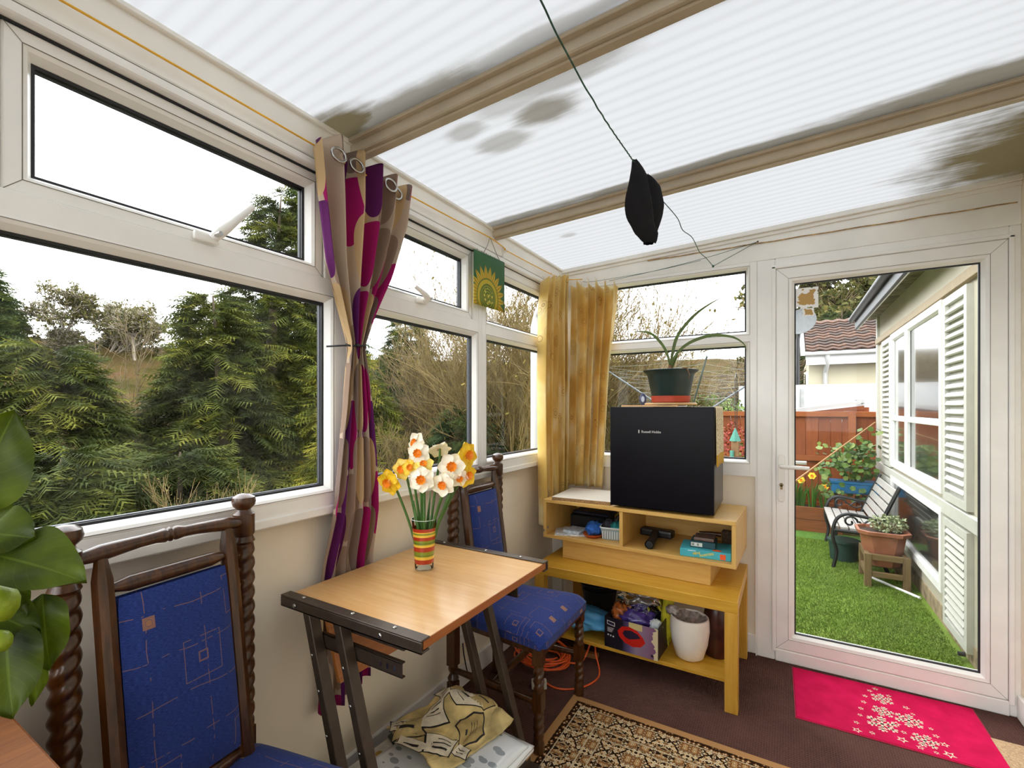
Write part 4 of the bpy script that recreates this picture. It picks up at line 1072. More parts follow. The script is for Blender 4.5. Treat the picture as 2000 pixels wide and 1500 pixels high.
mb = MB(aM); mb.grid(1, 1, lambda a, b: (AX0 + (AX1 - AX0) * a, AY0, LZ + AH * b)); ff = mb.build('front_panel', box_face_mat(), ab, solid=0.002, fix=False)
for (x0, x1, y0, y1) in ((AX0, AX0 + 0.003, AY0, AY1), (AX1 - 0.003, AX1, AY0 + 0.002, AY1), (AX0, AX1, AY1 - 0.003, AY1)):
    MB(aM).box(x0, x1, y0, y1, LZ, LZ + AH).build('side_panel', CARD, ab)
MB(aM).box(AX0, AX1, AY0 + 0.002, AY1, LZ, LZ + 0.003).build('base_panel', CARD, ab)
RED = pm('red_print', sc(196, 34, 24), 0.3, var=0.1); DPR = pm('dark_print', sc(40, 30, 54), 0.3, var=0.1); LPR = pm('pale_print', sc(206, 204, 206), 0.5, var=0.05)
fy = AY0 - 0.0012
toF = aM @ Matrix(((1, 0, 0, 0), (0, 0, -1, fy), (0, 1, 0, 0), (0, 0, 0, 1)))
iron = [(0.555, 0.215), (0.575, 0.240), (0.610, 0.248), (0.650, 0.238), (0.678, 0.212), (0.690, 0.190), (0.668, 0.165), (0.630, 0.156), (0.590, 0.166), (0.562, 0.190)]
MB().prism(iron, 0, 0.0006, M=toF).build('printed_iron', RED, ff)
hole = [(0.578, 0.210), (0.590, 0.226), (0.620, 0.232), (0.652, 0.222), (0.668, 0.206), (0.640, 0.196), (0.612, 0.188), (0.592, 0.194)]
MB().prism(hole, 0.0006, 0.001, M=toF).build('printed_handle_gap', DPR, ff)
MB().prism([(0.500, 0.235), (0.540, 0.229), (0.540, 0.249), (0.500, 0.254)], 0, 0.0006, M=toF).build('logo_plate', LPR, ff)
MB().prism([(0.503, 0.2375), (0.537, 0.2325), (0.537, 0.246), (0.503, 0.2505)], 0.0006, 0.0009, M=toF).build('logo_field', DPR, ff)
for i in range(4): MB().box(0.502, 0.535 - 0.003 * i, 0.218 - i * 0.006, 0.220 - i * 0.006, 0, 0.0005, M=toF).build('small_print_line', LPR, ff)
for i in range(3): MB().prism([(0.506 + 0.013 * i + 0.004 * math.cos(q), 0.184 - i * 0.002 + 0.004 * math.sin(q)) for q in np.linspace(0, 2 * PI, 13)[:-1]], 0, 0.0005, M=toF).build('print_dot', LPR, ff)
MB().prism([(0.722 + 0.007 * math.cos(q), 0.140 + 0.007 * math.sin(q)) for q in np.linspace(0, 2 * PI, 13)[:-1]], 0, 0.0005, M=toF).build('print_seal', DPR, ff)
# contents showing above the carton
PURP = pm('purple_film', sc(74, 56, 132), 0.25, var=0.3, vscale=50, coat=0.5)
crumple('purple_wrapper', PURP, ab, (0.615, -0.44, LZ + 0.125), 0.072, 2.0, 0.5, sq=(1.1, 0.9, 0.75), freq=3)
crumple('snack_packet', pm('red_yellow_packet', sc(170, 92, 40), 0.3, var=0.6, vscale=40), ab, (0.535, -0.45, LZ + 0.14), 0.045, 9.0, 0.5, sq=(0.9, 0.8, 1.0), freq=3)
crumple('white_tissue', pm('white_tissue', sc(220, 226, 226), 0.8, var=0.08), ab, (0.715, -0.47, LZ + 0.125), 0.028, 4.0, 0.4, freq=3)
FILM = glass_mat('clear_plastic_film', (0.86, 0.86, 0.88), 0.10)
FILM.node_tree.nodes['Fresnel'].inputs['IOR'].default_value = 1.7
pb = crumple('plastic_bag', FILM, None, (0.615, -0.39, LZ + 0.205), 0.085, 6.0, 0.55, n=36, sq=(1.1, 0.8, 0.8), freq=3.5)
tag(pb, 'crumpled clear plastic bag sticking out of the appliance carton', 'bag')
ycl = crumple('yellow_cloth', pm('yellow_duster', sc(206, 196, 44), 0.85, var=0.12, vscale=40), None, (0.752, -0.385, LZ + 0.150), 0.058, 1.5, 0.35, sq=(0.5, 0.5, 2.2), freq=2.5)
tag(ycl, 'bright yellow cloth standing behind the appliance carton', 'cloth')
wp = thing('white_plant_pot', (0.862, -0.43, LZ), 'white rounded plant pot lined with plastic on the lower shelf', 'pot')
WCER = pm('white_ceramic', sc(238, 230, 218), 0.28, var=0.02)
MB().lathe([(0.050, 0.0), (0.062, 0.008), (0.080, 0.07), (0.088, 0.13), (0.087, 0.168), (0.084, 0.190), (0.079, 0.192), (0.080, 0.165)], (0.862, -0.43, LZ), 40, cap1=False).build('pot_body', WCER, wp, smooth='auto')
FILM2 = pm('grey_plastic_liner', sc(170, 160, 154), 0.3, var=0.35, vscale=60, coat=0.6)
mb = MB()
def lin(a, b):
    q = 2 * PI * a; r = 0.079 * b
    return (0.862 + r * math.cos(q), -0.43 + r * math.sin(q), LZ + 0.150 + 0.036 * b ** 3 + 0.012 * mnoise.noise((r * 40 * math.cos(q), r * 40 * math.sin(q), 1.0)))
mb.grid(40, 10, lin); mb.build('plastic_liner', FILM2, wp, smooth=True, fix=False)
crumple('liner_knot', FILM2, wp, (0.785, -0.44, LZ + 0.205), 0.026, 7.0, 0.5, freq=3, sq=(1.1, 0.7, 0.8))
dv = thing('dark_vase', (0.985, -0.30, LZ), 'dark red-brown tall vase at the right end of the lower shelf', 'vase')
MB().lathe([(0.052, 0), (0.056, 0.01), (0.058, 0.18), (0.050, 0.22), (0.044, 0.235), (0.046, 0.245), (0.038, 0.245)], (0.968, -0.34, LZ), 28).build('vase_body', pm('dark_red_glaze', sc(62, 26, 20), 0.3, var=0.35, vscale=22), dv, smooth='auto')
MB().tube([(0.925, -0.372, LZ + 0.06), (0.93, -0.378, LZ + 0.12), (0.94, -0.385, LZ + 0.17)], 0.002, n=6).build('vase_streak', pm('tan_streak', sc(150, 90, 60), 0.4), dv)
sk = crumple('blue_shopping_bag', pm('sky_blue_nylon', sc(86, 164, 216), 0.45, var=0.08, vscale=12), None, (0.345, -0.43, LZ + 0.062), 0.135, 12.0, 0.30, n=48, sq=(1.1, 0.75, 0.36), freq=2.2)
tag(sk, 'folded sky-blue nylon bag on the lower shelf behind the far chair', 'bag')
pl_ = thing('black_plant_pots', (0.36, -0.25, LZ), 'dark stacked plant pots at the back left of the lower shelf', 'pots')
for i in range(4):
    MB().lathe([(0.085, 0), (0.10, 0.005), (0.112, 0.030), (0.116, 0.031), (0.116, 0.036), (0.104, 0.036)], (0.33, -0.19, LZ + 0.145 + i * 0.032), 28).build('pot_rim', DARKP, pl_, smooth='auto')
MB().lathe([(0.08, 0), (0.10, 0.145)], (0.33, -0.19, LZ + 0.0005), 28).build('pot_wall', DARKP, pl_, smooth='auto')

# ---- orange extension cable, white plug, wooden batten under the far chair
ORC = pm('orange_cable', sc(226, 92, 36), 0.45, var=0.06)
mb_pts = []
for i in range(9 * 24):
    q = 2 * PI * i / 24; k = i / (9 * 24)
    r0 = 0.115 + 0.012 * math.sin(k * 31) + 0.008 * math.sin(q * 2 + k * 9)
    mb_pts.append((0.185 + (r0) * math.cos(q) * 1.05 + 0.02 * math.sin(k * 17), -0.63 + r0 * math.sin(q) * 0.95, 0.006 + 0.050 * (0.5 + 0.5 * math.sin(k * 23 + q * 0.1)) * (0.4 + 0.6 * math.sin(q * 0.5) ** 2) + 0.05 * k))
cb = thing('extension_cable', (0.19, -0.63, 0), 'coiled orange extension cable on the floor under the far chair', 'cable')
MB().tube(mb_pts, 0.0042, n=6).build('coil', ORC, cb, smooth=True)
tail = [Vector(p) for p in ((0.30, -0.62, 0.03), (0.37, -0.55, 0.02), (0.40, -0.47, 0.12), (0.43, -0.52, 0.06), (0.47, -0.575, 0.005), (0.475, -0.66, 0.005), (0.43, -0.75, 0.005), (0.34, -0.80, 0.005), (0.24, -0.76, 0.006), (0.20, -0.68, 0.01))]
def cat(P, n):
    out = []
    for i in range(len(P) - 1):
        p0, p1, p2, p3 = P[max(i - 1, 0)], P[i], P[i + 1], P[min(i + 2, len(P) - 1)]
        for j in range(n):
            f = j / n
            out.append(0.5 * ((2 * p1) + (p2 - p0) * f + (2 * p0 - 5 * p1 + 4 * p2 - p3) * f * f + (3 * p1 - p0 - 3 * p2 + p3) * f ** 3))
    return out + [P[-1]]
MB().tube(cat(tail, 8), 0.0042, n=6).build('loose_end', ORC, cb, smooth=True)
sk_ = MB(zrot(0.27, -0.83, R(30))).box(0.235, 0.305, -0.85, -0.81, 0.001, 0.035).build('plug_block', pm('off_white_plastic', sc(206, 200, 190), 0.4, var=0.04), None, bevel=0.004)
tag(sk_, 'off-white plug socket block on the floor beside the orange cable', 'plug')
tag(MB(zrot(0.2, -0.57, R(6))).box(0.02, 0.43, -0.488, -0.462, 0.0005, 0.024).build('wooden_batten', wood('pine_batten', sc(146, 98, 52), sc(176, 124, 72), 0.7, axis=0), None, bevel=0.001), 'thin wooden batten lying on the floor behind the orange cable', 'batten')
so = thing('wall_socket', (-0.045, -1.045, 0.22), 'white wall socket low on the cream wall under the table', 'socket')
MB().box(-0.050, -0.036, -1.085, -1.0, 0.215, 0.305).build('face_plate', UPVC, so, bevel=0.003)
MB().box(-0.036, -0.008, -1.065, -1.02, 0.225, 0.27).build('plug', UPVC, so, bevel=0.004)
MB().tube(cat([Vector(p) for p in ((-0.012, -1.04, 0.228), (-0.006, -1.035, 0.16), (-0.004, -1.0, 0.06), (0.01, -0.93, 0.012))], 8), 0.003, n=6).build('flex', DARKP, so, smooth=True)

# ---- pile under the table
UZ = 0.1155
bxp = thing('cardboard_case', (0.3, -1.55, UZ), 'flat white printed case with black handle at the bottom of the pile', 'box')
MB(zrot(0.30, -1.58, R(-4))).box(0.075, 0.50, -1.80, -1.375, 0.1156, 0.145).build('case_base', pm('dark_grey_board', sc(46, 48, 56), 0.6, var=0.1), bxp, bevel=0.003)
MB(zrot(0.30, -1.58, R(-4))).box(0.075, 0.498, -1.80, -1.377, 0.1452, 0.160).build('case_top', pm('white_case_print', sc(214, 212, 204), 0.45, var=0.12, vscale=20), bxp, bevel=0.003)
MB(zrot(0.30, -1.58, R(-4))).tube([(0.155, -1.62, 0.163), (0.085, -1.60, 0.166), (0.075, -1.52, 0.166), (0.125, -1.49, 0.163)], 0.008, n=8).build('case_handle', DARKP, bxp, smooth='auto')
MB(zrot(0.17, -1.70, R(20))).box(0.14, 0.20, -1.74, -1.685, 0.1602, 0.1608).build('printed_picture', pm('picture_print', sc(96, 60, 70), 0.4, var=0.9, vscale=60), bxp)
MB().lathe([(0.012, 0), (0.012, 0.0006)], (0.105, -1.655, 0.1604), 14).build('printed_badge', pm('gold_print', sc(186, 150, 60), 0.4), bxp)
def leafcloth():
    m, nt, b = new_mat('white_grey_leaf_oilcloth')
    tc = node(nt, 'ShaderNodeTexCoord')
    mp = node(nt, 'ShaderNodeMapping', {'Vector': tc.outputs['UV'], 'Scale': (18.0, 30.0, 1.0), 'Rotation': (0, 0, 0.5)})
    vo = node(nt, 'ShaderNodeTexVoronoi', {'Vector': mp.outputs[0], 'Scale': 1.0, 'Randomness': 0.7})
    f = mth(nt, 'LESS_THAN', vo.outputs['Distance'], 0.36)
    nt.links.new(mixc(nt, f, sc(224, 228, 230), sc(150, 158, 164)), b.inputs['Base Color'])
    b.inputs['Roughness'].default_value = 0.3; b.inputs['Coat Weight'].default_value = 0.3
    return m
OIL = leafcloth()
oc = thing('folded_oilcloth', (0.33, -1.55, 0.162), 'folded white oilcloth with grey leaves under the crumpled newsprint cloth', 'cloth')
for k, (z, x0, x1, y0, y1, rz) in enumerate(((0.1625, 0.14, 0.52, -1.79, -1.37, -5), (0.176, 0.15, 0.53, -1.77, -1.38, -3), (0.189, 0.16, 0.51, -1.76, -1.39, -7))):
    mb = MB(zrot(0.33, -1.58, R(rz)))
    def f(a, b, z=z, x0=x0, x1=x1, y0=y0, y1=y1, k=k):
        e = max(abs(a * 2 - 1), abs(b * 2 - 1))
        return (x0 + (x1 - x0) * a, y0 + (y1 - y0) * b, z + 0.006 + 0.004 * mnoise.noise((a * 4 + k, b * 4, k)) - (0.006 if e > 0.97 else 0))
    mb.grid(24, 24, f, uv=lambda a, b: (a * 0.4, b * 0.4))
    mb.build('folded_layer', OIL, oc, smooth=True, solid=0.010, fix=False)
# crumpled cloth printed with vintage labels
NEWS_B = pm('yellow_ochre_newsprint', sc(204, 182, 122), 0.7, var=0.3, vscale=14)
nw = thing('newsprint_cloth', (0.27, -1.49, 0.21), 'crumpled ochre cloth printed with black-edged wine labels on top of the pile', 'cloth')
def nzf(x, y):
    h = 0.022 * mnoise.noise((x * 7.0, y * 7.0, 0.3)) + 0.030 * abs(mnoise.noise((x * 11 + 3, y * 11, 1.7))) + 0.004 * abs(mnoise.noise((x * 30, y * 30, 5.0)))
    return 0.214 + h + 0.035 * math.exp(-(((x - 0.2) / 0.09) ** 2 + ((y + 1.40) / 0.07) ** 2))
NM = zrot(0.27, -1.49, R(-12))
mb = MB(NM)
def nf(a, b):
    x = 0.115 + 0.315 * a; y = -1.655 + 0.315 * b
    w = 0.02 * math.sin(b * 9) * (a - 0.5) + 0.012 * math.sin(a * 11 + 1)
    return (x + w, y + w * 0.8, nzf(x, y))
mb.grid(56, 56, nf, uv=lambda a, b: (a * 0.31, b * 0.33)); mb.build('cloth_sheet', NEWS_B, nw, smooth=True, solid=0.003, fix=False)
INK = pm('black_label_ink', sc(28, 24, 20), 0.6, var=0.05)
LBL = pm('pale_label_print', sc(226, 216, 190), 0.7, var=0.12, vscale=40); LBO = pm('ochre_label_print', sc(178, 154, 96), 0.7, var=0.12, vscale=40)
def label_patch(cx, cy, pts, mat, rot, rows):
    Mx = Matrix.Rotation(R(rot), 4, 'Z')
    def lay(poly, mat, lift, name, n=8):
        mb = MB(NM); P = [Mx @ Vector((x, y, 0)) for x, y in poly]; c = sum(P, Vector()) / len(P)
        def f(a, b):
            k = a * len(P); i = int(k) % len(P); fr_ = k - int(k)
            p = P[i].lerp(P[(i + 1) % len(P)], fr_); q = c.lerp(p, b)
            x, y = cx + q.x, cy + q.y
            aa, bb = (x - 0.115) / 0.315, (y + 1.655) / 0.315
            w = 0.02 * math.sin(bb * 9) * (aa - 0.5) + 0.012 * math.sin(aa * 11 + 1)
            return (x + w, y + w * 0.8, nzf(x, y) + lift)
        mb.grid(len(P) * 6, n, f); return mb.build(name, mat, nw, smooth=True, fix=False)
    lay([(x * 1.10, y * 1.10) for x, y in pts], INK, 0.0022, 'label_border')
    lay(pts, mat, 0.0030, 'label_print')
    for (x, y, w, h) in rows:
        lay([(x - w, y - h * 0.55), (x + w, y - h * 0.55), (x + w, y + h * 0.55), (x - w, y + h * 0.55)], INK, 0.0037, 'label_lettering', n=2)
oct_ = [(0.055, 0.02), (0.04, 0.045), (-0.04, 0.045), (-0.055, 0.02), (-0.055, -0.02), (-0.04, -0.045), (0.04, -0.045), (0.055, -0.02)]
rect = [(0.05, 0.04), (-0.05, 0.04), (-0.05, -0.04), (0.05, -0.04)]
label_patch(0.345, -1.465, oct_, LBO, -20, [(0, 0.022, 0.03, 0.0016), (0, 0.012, 0.024, 0.0016), (0, 0.002, 0.03, 0.0016), (0, -0.018, 0.010, 0.008)])
label_patch(0.325, -1.585, rect, LBL, 32, [(0, 0.022, 0.022, 0.003), (0, 0.006, 0.034, 0.004), (-0.003, -0.016, 0.03, 0.008)])
label_patch(0.245, -1.395, [(0.055, 0.03), (-0.05, 0.04), (-0.035, -0.04), (0.02, -0.03)], LBL, -28, [(-0.01, 0.012, 0.022, 0.006), (0.0, -0.008, 0.02, 0.002)])
label_patch(0.20, -1.60, rect, NEWS_B, 55, [(0, 0.0, 0.028, 0.012), (0, 0.026, 0.02, 0.002)])
label_patch(0.205, -1.50, [(0.04, 0.05), (-0.035, 0.05), (-0.04, -0.045), (0.035, -0.05)], LBL, 60, [(0, 0.03, 0.025, 0.004), (0, 0.01, 0.02, 0.004), (0, -0.012, 0.025, 0.003)])
label_patch(0.155, -1.62, [(0.035, 0.03), (-0.035, 0.03), (-0.035, -0.03), (0.035, -0.03)], LBL, 35, [(0, 0.008, 0.02, 0.006), (0, -0.012, 0.02, 0.003)])
label_patch(0.155, -1.43, [(0.03, 0.04), (-0.03, 0.04), (-0.03, -0.04), (0.03, -0.04)], LBL, 75, [(0, 0.014, 0.018, 0.005), (0, -0.006, 0.02, 0.003), (0, -0.02, 0.016, 0.003)])
label_patch(0.29, -1.37, [(0.03, 0.025), (-0.03, 0.025), (-0.03, -0.025), (0.03, -0.025)], LBO, -10, [(0, 0.004, 0.018, 0.005)])
label_patch(0.262, -1.645, [(0.04, 0.02), (0.0, 0.032), (-0.04, 0.02), (-0.035, -0.02), (0.035, -0.02)], LBL, 10, [(0, 0.002, 0.02, 0.007)])
label_patch(0.40, -1.535, [(0.025, 0.03), (-0.025, 0.03), (-0.025, -0.03), (0.025, -0.03)], LBL, 10, [(0, 0.008, 0.014, 0.004), (0, -0.01, 0.014, 0.003)])

# ---- rugs
def rug_mat():
    m, nt, b = new_mat('persian_rug_pile')
    tc = node(nt, 'ShaderNodeTexCoord'); u, v, _ = sep(nt, tc.outputs['UV'])
    Wd, Hd = 1.0, 1.5
    d = mth(nt, 'MINIMUM', mth(nt, 'MINIMUM', u, mth(nt, 'SUBTRACT', Wd, u)), mth(nt, 'MINIMUM', v, mth(nt, 'SUBTRACT', Hd, v)))
    mu = mth(nt, 'PINGPONG', u, 0.085); mv = mth(nt, 'PINGPONG', v, 0.085)
    mir = comb(nt, mu, mv)
    dark, brown, tan, cream = sc(46, 30, 20), sc(146, 96, 52), sc(204, 160, 106), sc(232, 214, 178)
    nz = node(nt, 'ShaderNodeTexNoise', {'Vector': tc.outputs['UV'], 'Scale': 220.0, 'Detail': 2.0})
    def flowers(scale, petals, R_, rnd_):
        vo = node(nt, 'ShaderNodeTexVoronoi', {'Vector': mir, 'Scale': scale, 'Randomness': rnd_})
        dv_ = node(nt, 'ShaderNodeVectorMath', {0: mir, 1: vo.outputs['Position']}, operation='SUBTRACT').outputs[0]
        fx, fy_, _z = sep(nt, dv_)
        r = mth(nt, 'SQRT', mth(nt, 'ADD', mth(nt, 'MULTIPLY', fx, fx), mth(nt, 'MULTIPLY', fy_, fy_)))
        th = mth(nt, 'ARCTAN2', fy_, fx)
        k = mth(nt, 'ADD', 0.80, mth(nt, 'MULTIPLY', mth(nt, 'COSINE', mth(nt, 'MULTIPLY', th, float(petals))), 0.20))
        return mth(nt, 'DIVIDE', r, mth(nt, 'MULTIPLY', k, R_))
    d1_ = flowers(17.0, 8, 0.029, 0.75)
    d2_ = flowers(46.0, 4, 0.0105, 1.0)
    d3_ = flowers(75.0, 3, 0.0062, 1.0)
    ros = ramp(nt, d1_, [(0.0, cream), (0.13, dark), (0.19, tan), (0.42, dark), (0.50, brown), (0.80, dark), (0.86, cream), (0.96, dark)], 'CONSTANT')
    lv_ = ramp(nt, d2_, [(0.0, tan), (0.35, cream), (0.85, dark)], 'CONSTANT')
    lv2 = ramp(nt, d3_, [(0.0, tan), (0.8, dark)], 'CONSTANT')
    bgd = mixc(nt, mth(nt, 'LESS_THAN', d2_, 0.86), lv2, lv_)
    field = mixc(nt, mth(nt, 'LESS_THAN', d1_, 1.0), bgd, ros)
    tiny = mixc(nt, mth(nt, 'LESS_THAN', d2_, 0.9), dark, ramp(nt, d2_, [(0.0, cream), (0.4, brown), (0.9, dark)], 'CONSTANT'))
    def band(lo, hi): return mth(nt, 'MULTIPLY', mth(nt, 'GREATER_THAN', d, lo), mth(nt, 'LESS_THAN', d, hi))
    c = mixc(nt, band(0.030, 0.058), field, tiny)
    c = mixc(nt, mth(nt, 'MAXIMUM', band(0.058, 0.062), mth(nt, 'MAXIMUM', band(0.155, 0.160), band(0.20, 0.204))), c, sc(206, 192, 160))
    c = mixc(nt, mth(nt, 'LESS_THAN', d, 0.032), c, sc(186, 140, 92))
    c = mixc(nt, mth(nt, 'MULTIPLY', nz.outputs['Fac'], 0.15), c, sc(40, 28, 20))
    nt.links.new(c, b.inputs['Base Color']); b.inputs['Roughness'].default_value = 1.0; b.inputs['Specular IOR Level'].default_value = 0.05
    bm = node(nt, 'ShaderNodeBump', {'Strength': 0.6, 'Distance': 0.002, 'Height': nz.outputs['Fac']})
    nt.links.new(bm.outputs[0], b.inputs['Normal'])
    return m
mb = MB(); RX0, RY1 = 0.432, -0.805
mb.grid(20, 30, lambda a, b: (RX0 + a, RY1 - 1.5 * b, 0.0065 + 0.0008 * mnoise.noise((a * 6, b * 8, 0))), uv=lambda a, b: (a, b * 1.5))
mb.box(RX0, RX0 + 1.0, RY1 - 1.5, RY1, 0.0006, 0.0055)
tag(mb.build('persian_rug', rug_mat(), None, fix=False), 'dark brown patterned rug with tan edge in front of the coffee table', 'rug')

def mat_red():
    m, nt, b = new_mat('pink_red_doormat')
    tc = node(nt, 'ShaderNodeTexCoord')
    nz = node(nt, 'ShaderNodeTexNoise', {'Vector': tc.outputs['Object'], 'Scale': 500.0, 'Detail': 2.0})
    n2 = node(nt, 'ShaderNodeTexNoise', {'Vector': tc.outputs['Object'], 'Scale': 12.0, 'Detail': 4.0})
    f = mth(nt, 'ADD', mth(nt, 'MULTIPLY', nz.outputs['Fac'], 0.5), mth(nt, 'MULTIPLY', n2.outputs['Fac'], 0.5))
    nt.links.new(ramp(nt, f, [(0.3, sc(176, 12, 62)), (0.7, sc(226, 26, 92))]), b.inputs['Base Color'])
    b.inputs['Roughness'].default_value = 0.95; b.inputs['Specular IOR Level'].default_value = 0.1
    bm = node(nt, 'ShaderNodeBump', {'Strength': 0.4, 'Distance': 0.002, 'Height': nz.outputs['Fac']})
    nt.links.new(bm.outputs[0], b.inputs['Normal'])
    return m
dm = thing('door_mat', (1.61, -0.25, 0.0), 'pink-red doormat with cream snowflake tree in front of the glazed door', 'mat')
dM = zrot(1.61, -0.24, R(1.2))
MB(dM).box(1.287, 1.945, -0.462, -0.032, 0.0006, 0.006).build('mat_pile', mat_red(), dm, bevel=0.002)
MB(dM).box(1.283, 1.949, -0.466, -0.028, 0.0005, 0.003).build('mat_backing', pm('red_binding', sc(180, 16, 60), 0.8), dm)
CRM = pm('cream_print', sc(232, 206, 186), 0.95, var=0.1, vscale=200)
def star(cx, cy, r, k=5, inner=0.45, rot=0.0, hole=True):
    o = [(cx + (r if i % 2 == 0 else r * inner) * math.sin(PI * i / k + rot), cy + (r if i % 2 == 0 else r * inner) * math.cos(PI * i / k + rot)) for i in range(2 * k)]
    i_ = [(cx + (x - cx) * 0.55, cy + (y - cy) * 0.55) for x, y in o]
    mb = MB(dM); n = len(o)
    if hole:
        mb.add([(x, y, 0.0064) for x, y in o + i_], [(j, (j + 1) % n, n + (j + 1) % n, n + j) for j in range(n)])
    else:
        mb.add([(x, y, 0.0064) for x, y in o], [tuple(range(n))])
    return mb.build('printed_star', CRM, dm, fix=False)
def flake(cx, cy, r, rot=0.0):
    mb = MB(dM)
    for k in range(6):
        q = k * PI / 3 + rot; d_ = Vector((math.sin(q), math.cos(q), 0)); n_ = Vector((d_.y, -d_.x, 0)); c = Vector((cx, cy, 0.0064))
        def bar(a, b, w):
            s_ = (b - a).normalized(); p = Vector((s_.y, -s_.x, 0)) * w
            mb.add([a - p, b - p, b + p, a + p], [(0, 1, 2, 3)])
        bar(c, c + d_ * r, r * 0.075)
        for t in (0.38, 0.66):
            for s in (-1, 1):
                bar(c + d_ * r * t, c + d_ * r * (t + 0.22) + n_ * s * r * 0.26, r * 0.06)
    return mb.build('printed_snowflake', CRM, dm, fix=False)
star(1.610, -0.062, 0.013); star(1.585, -0.092, 0.012, rot=0.4); star(1.652, -0.098, 0.012, rot=0.2)
flake(1.622, -0.140, 0.042); flake(1.608, -0.245, 0.040, 0.3); flake(1.690, -0.265, 0.050, 0.2); flake(1.590, -0.345, 0.055, 0.1); flake(1.715, -0.385, 0.045, 0.4)
for (x, y, r, k, ro) in ((1.560, -0.150, 0.012, 5, 0.1), (1.548, -0.205, 0.013, 5, 0.3), (1.700, -0.165, 0.014, 5, 0.5), (1.715, -0.205, 0.010, 6, 0.1), (1.530, -0.265, 0.012, 6, 0.2), (1.640, -0.315, 0.018, 5, 0.2), (1.655, -0.365, 0.012, 5, 0.9), (1.520, -0.320, 0.011, 5, 0.6), (1.500, -0.385, 0.012, 5, 0.3), (1.495, -0.440, 0.018, 5, 0.4), (1.545, -0.430, 0.012, 6, 0.2), (1.640, -0.420, 0.020, 5, 0.5), (1.690, -0.440, 0.014, 5, 0.1), (1.760, -0.330, 0.013, 5, 0.3), (1.775, -0.375, 0.016, 5, 0.2), (1.775, -0.435, 0.022, 5, 0.7), (1.735, -0.445, 0.010, 6, 0.0), (1.755, -0.285, 0.010, 5, 0.2)):
    star(x, y, r, k, rot=ro)
tag(MB().box(1.93, W - 0.017, -0.70, -0.225, 0.0003, 0.0045).build('beige_floor_patch', pm('beige_ribbed_patch', sc(188, 158, 122), 0.95, var=0.2, vscale=160, bump=0.6, bscale=180), None), 'beige patch on the floor beside the doormat, right edge', 'carpet')  # thin beige slab, lighter than the brown floor around it

# ================================================================== curtains, cords and hanging things
def lerp_tab(tab, z):
    """tab sorted from high z to low: [(z, a, b, ...)]"""
    if z >= tab[0][0]: return tab[0][1:]
    for p, q in zip(tab[:-1], tab[1:]):
        if p[0] >= z >= q[0]:
            f = (p[0] - z) / (p[0] - q[0])
            return tuple(a * (1 - f) + b * f for a, b in zip(p[1:], q[1:]))
    return tab[-1][1:]

def petal_curtain_mat():
    m, nt, b = new_mat('petal_print_curtain')
    tc = node(nt, 'ShaderNodeTexCoord'); u, v, _ = sep(nt, tc.outputs['UV'])
    base = sc(190, 170, 148)
    cols = [(0.0, sc(158, 10, 94)), (0.17, sc(92, 24, 92)), (0.33, sc(150, 126, 108)), (0.50, sc(202, 172, 128)), (0.66, sc(128, 108, 98)), (0.82, sc(190, 170, 148))]
    c = base; 
    for (cw, chh, ou, ov, k) in ((0.15, 0.24, 0.0, 0.0, 3.1), (0.15, 0.24, 0.075, 0.12, 7.7)):
        a = mth(nt, 'DIVIDE', mth(nt, 'ADD', u, 3 * cw + ou), cw); d = mth(nt, 'DIVIDE', mth(nt, 'ADD', v, 3 * chh + ov), chh)
        wnn = node(nt, 'ShaderNodeTexWhiteNoise', {'Vector': comb(nt, mth(nt, 'ADD', mth(nt, 'FLOOR', a), k), mth(nt, 'FLOOR', d))}, noise_dimensions='2D')
        p = mth(nt, 'MULTIPLY', mth(nt, 'SUBTRACT', mth(nt, 'FRACT', a), 0.5), 2.0); q = mth(nt, 'MULTIPLY', mth(nt, 'SUBTRACT', mth(nt, 'FRACT', d), 0.5), 2.0)
        wid = mth(nt, 'ADD', 0.80, mth(nt, 'MULTIPLY', q, 0.28))
        pp_ = mth(nt, 'DIVIDE', p, wid)
        r = mth(nt, 'ADD', mth(nt, 'POWER', mth(nt, 'ABSOLUTE', pp_), 2.4), mth(nt, 'POWER', mth(nt, 'ABSOLUTE', q), 2.4))
        inside = mth(nt, 'LESS_THAN', r, 0.86)
        pc = ramp(nt, wnn.outputs['Value'], cols, 'CONSTANT')
        c = mixc(nt, inside, c, pc)
    th_ = node(nt, 'ShaderNodeTexNoise', {'Vector': node(nt, 'ShaderNodeMapping', {'Vector': tc.outputs['UV'], 'Scale': (400.0, 60.0, 1.0)}).outputs[0], 'Scale': 2.0, 'Detail': 2.0})
    c = mixc(nt, mth(nt, 'MULTIPLY', th_.outputs['Fac'], 0.18), c, sc(70, 60, 60))
    nt.links.new(c, b.inputs['Base Color']); b.inputs['Roughness'].default_value = 0.85; b.inputs['Specular IOR Level'].default_value = 0.2
    return m
cp = thing('patterned_curtain', (0.03, -1.68, 0.33), 'stone curtain with magenta and purple petals tied back between the left windows', 'curtain')
CT = [(2.125, -1.880, -1.462, 0.062, 0.030), (1.95, -1.868, -1.490, 0.066, 0.030), (1.75, -1.835, -1.560, 0.062, 0.028), (1.60, -1.775, -1.635, 0.056, 0.020), (1.497, -1.732, -1.672, 0.050, 0.014),
      (1.40, -1.745, -1.655, 0.050, 0.016), (1.30, -1.752, -1.638, 0.046, 0.018), (1.20, -1.760, -1.622, 0.041, 0.018), (1.10, -1.767, -1.608, 0.036, 0.018), (1.02, -1.772, -1.598, 0.031, 0.018), (0.95, -1.777, -1.590, 0.026, 0.017), (0.88, -1.782, -1.583, 0.010, 0.016), (0.80, -1.787, -1.576, -0.010, 0.015), (0.74, -1.790, -1.572, -0.018, 0.015), (0.33, -1.800, -1.575, -0.020, 0.016)]
mb = MB()
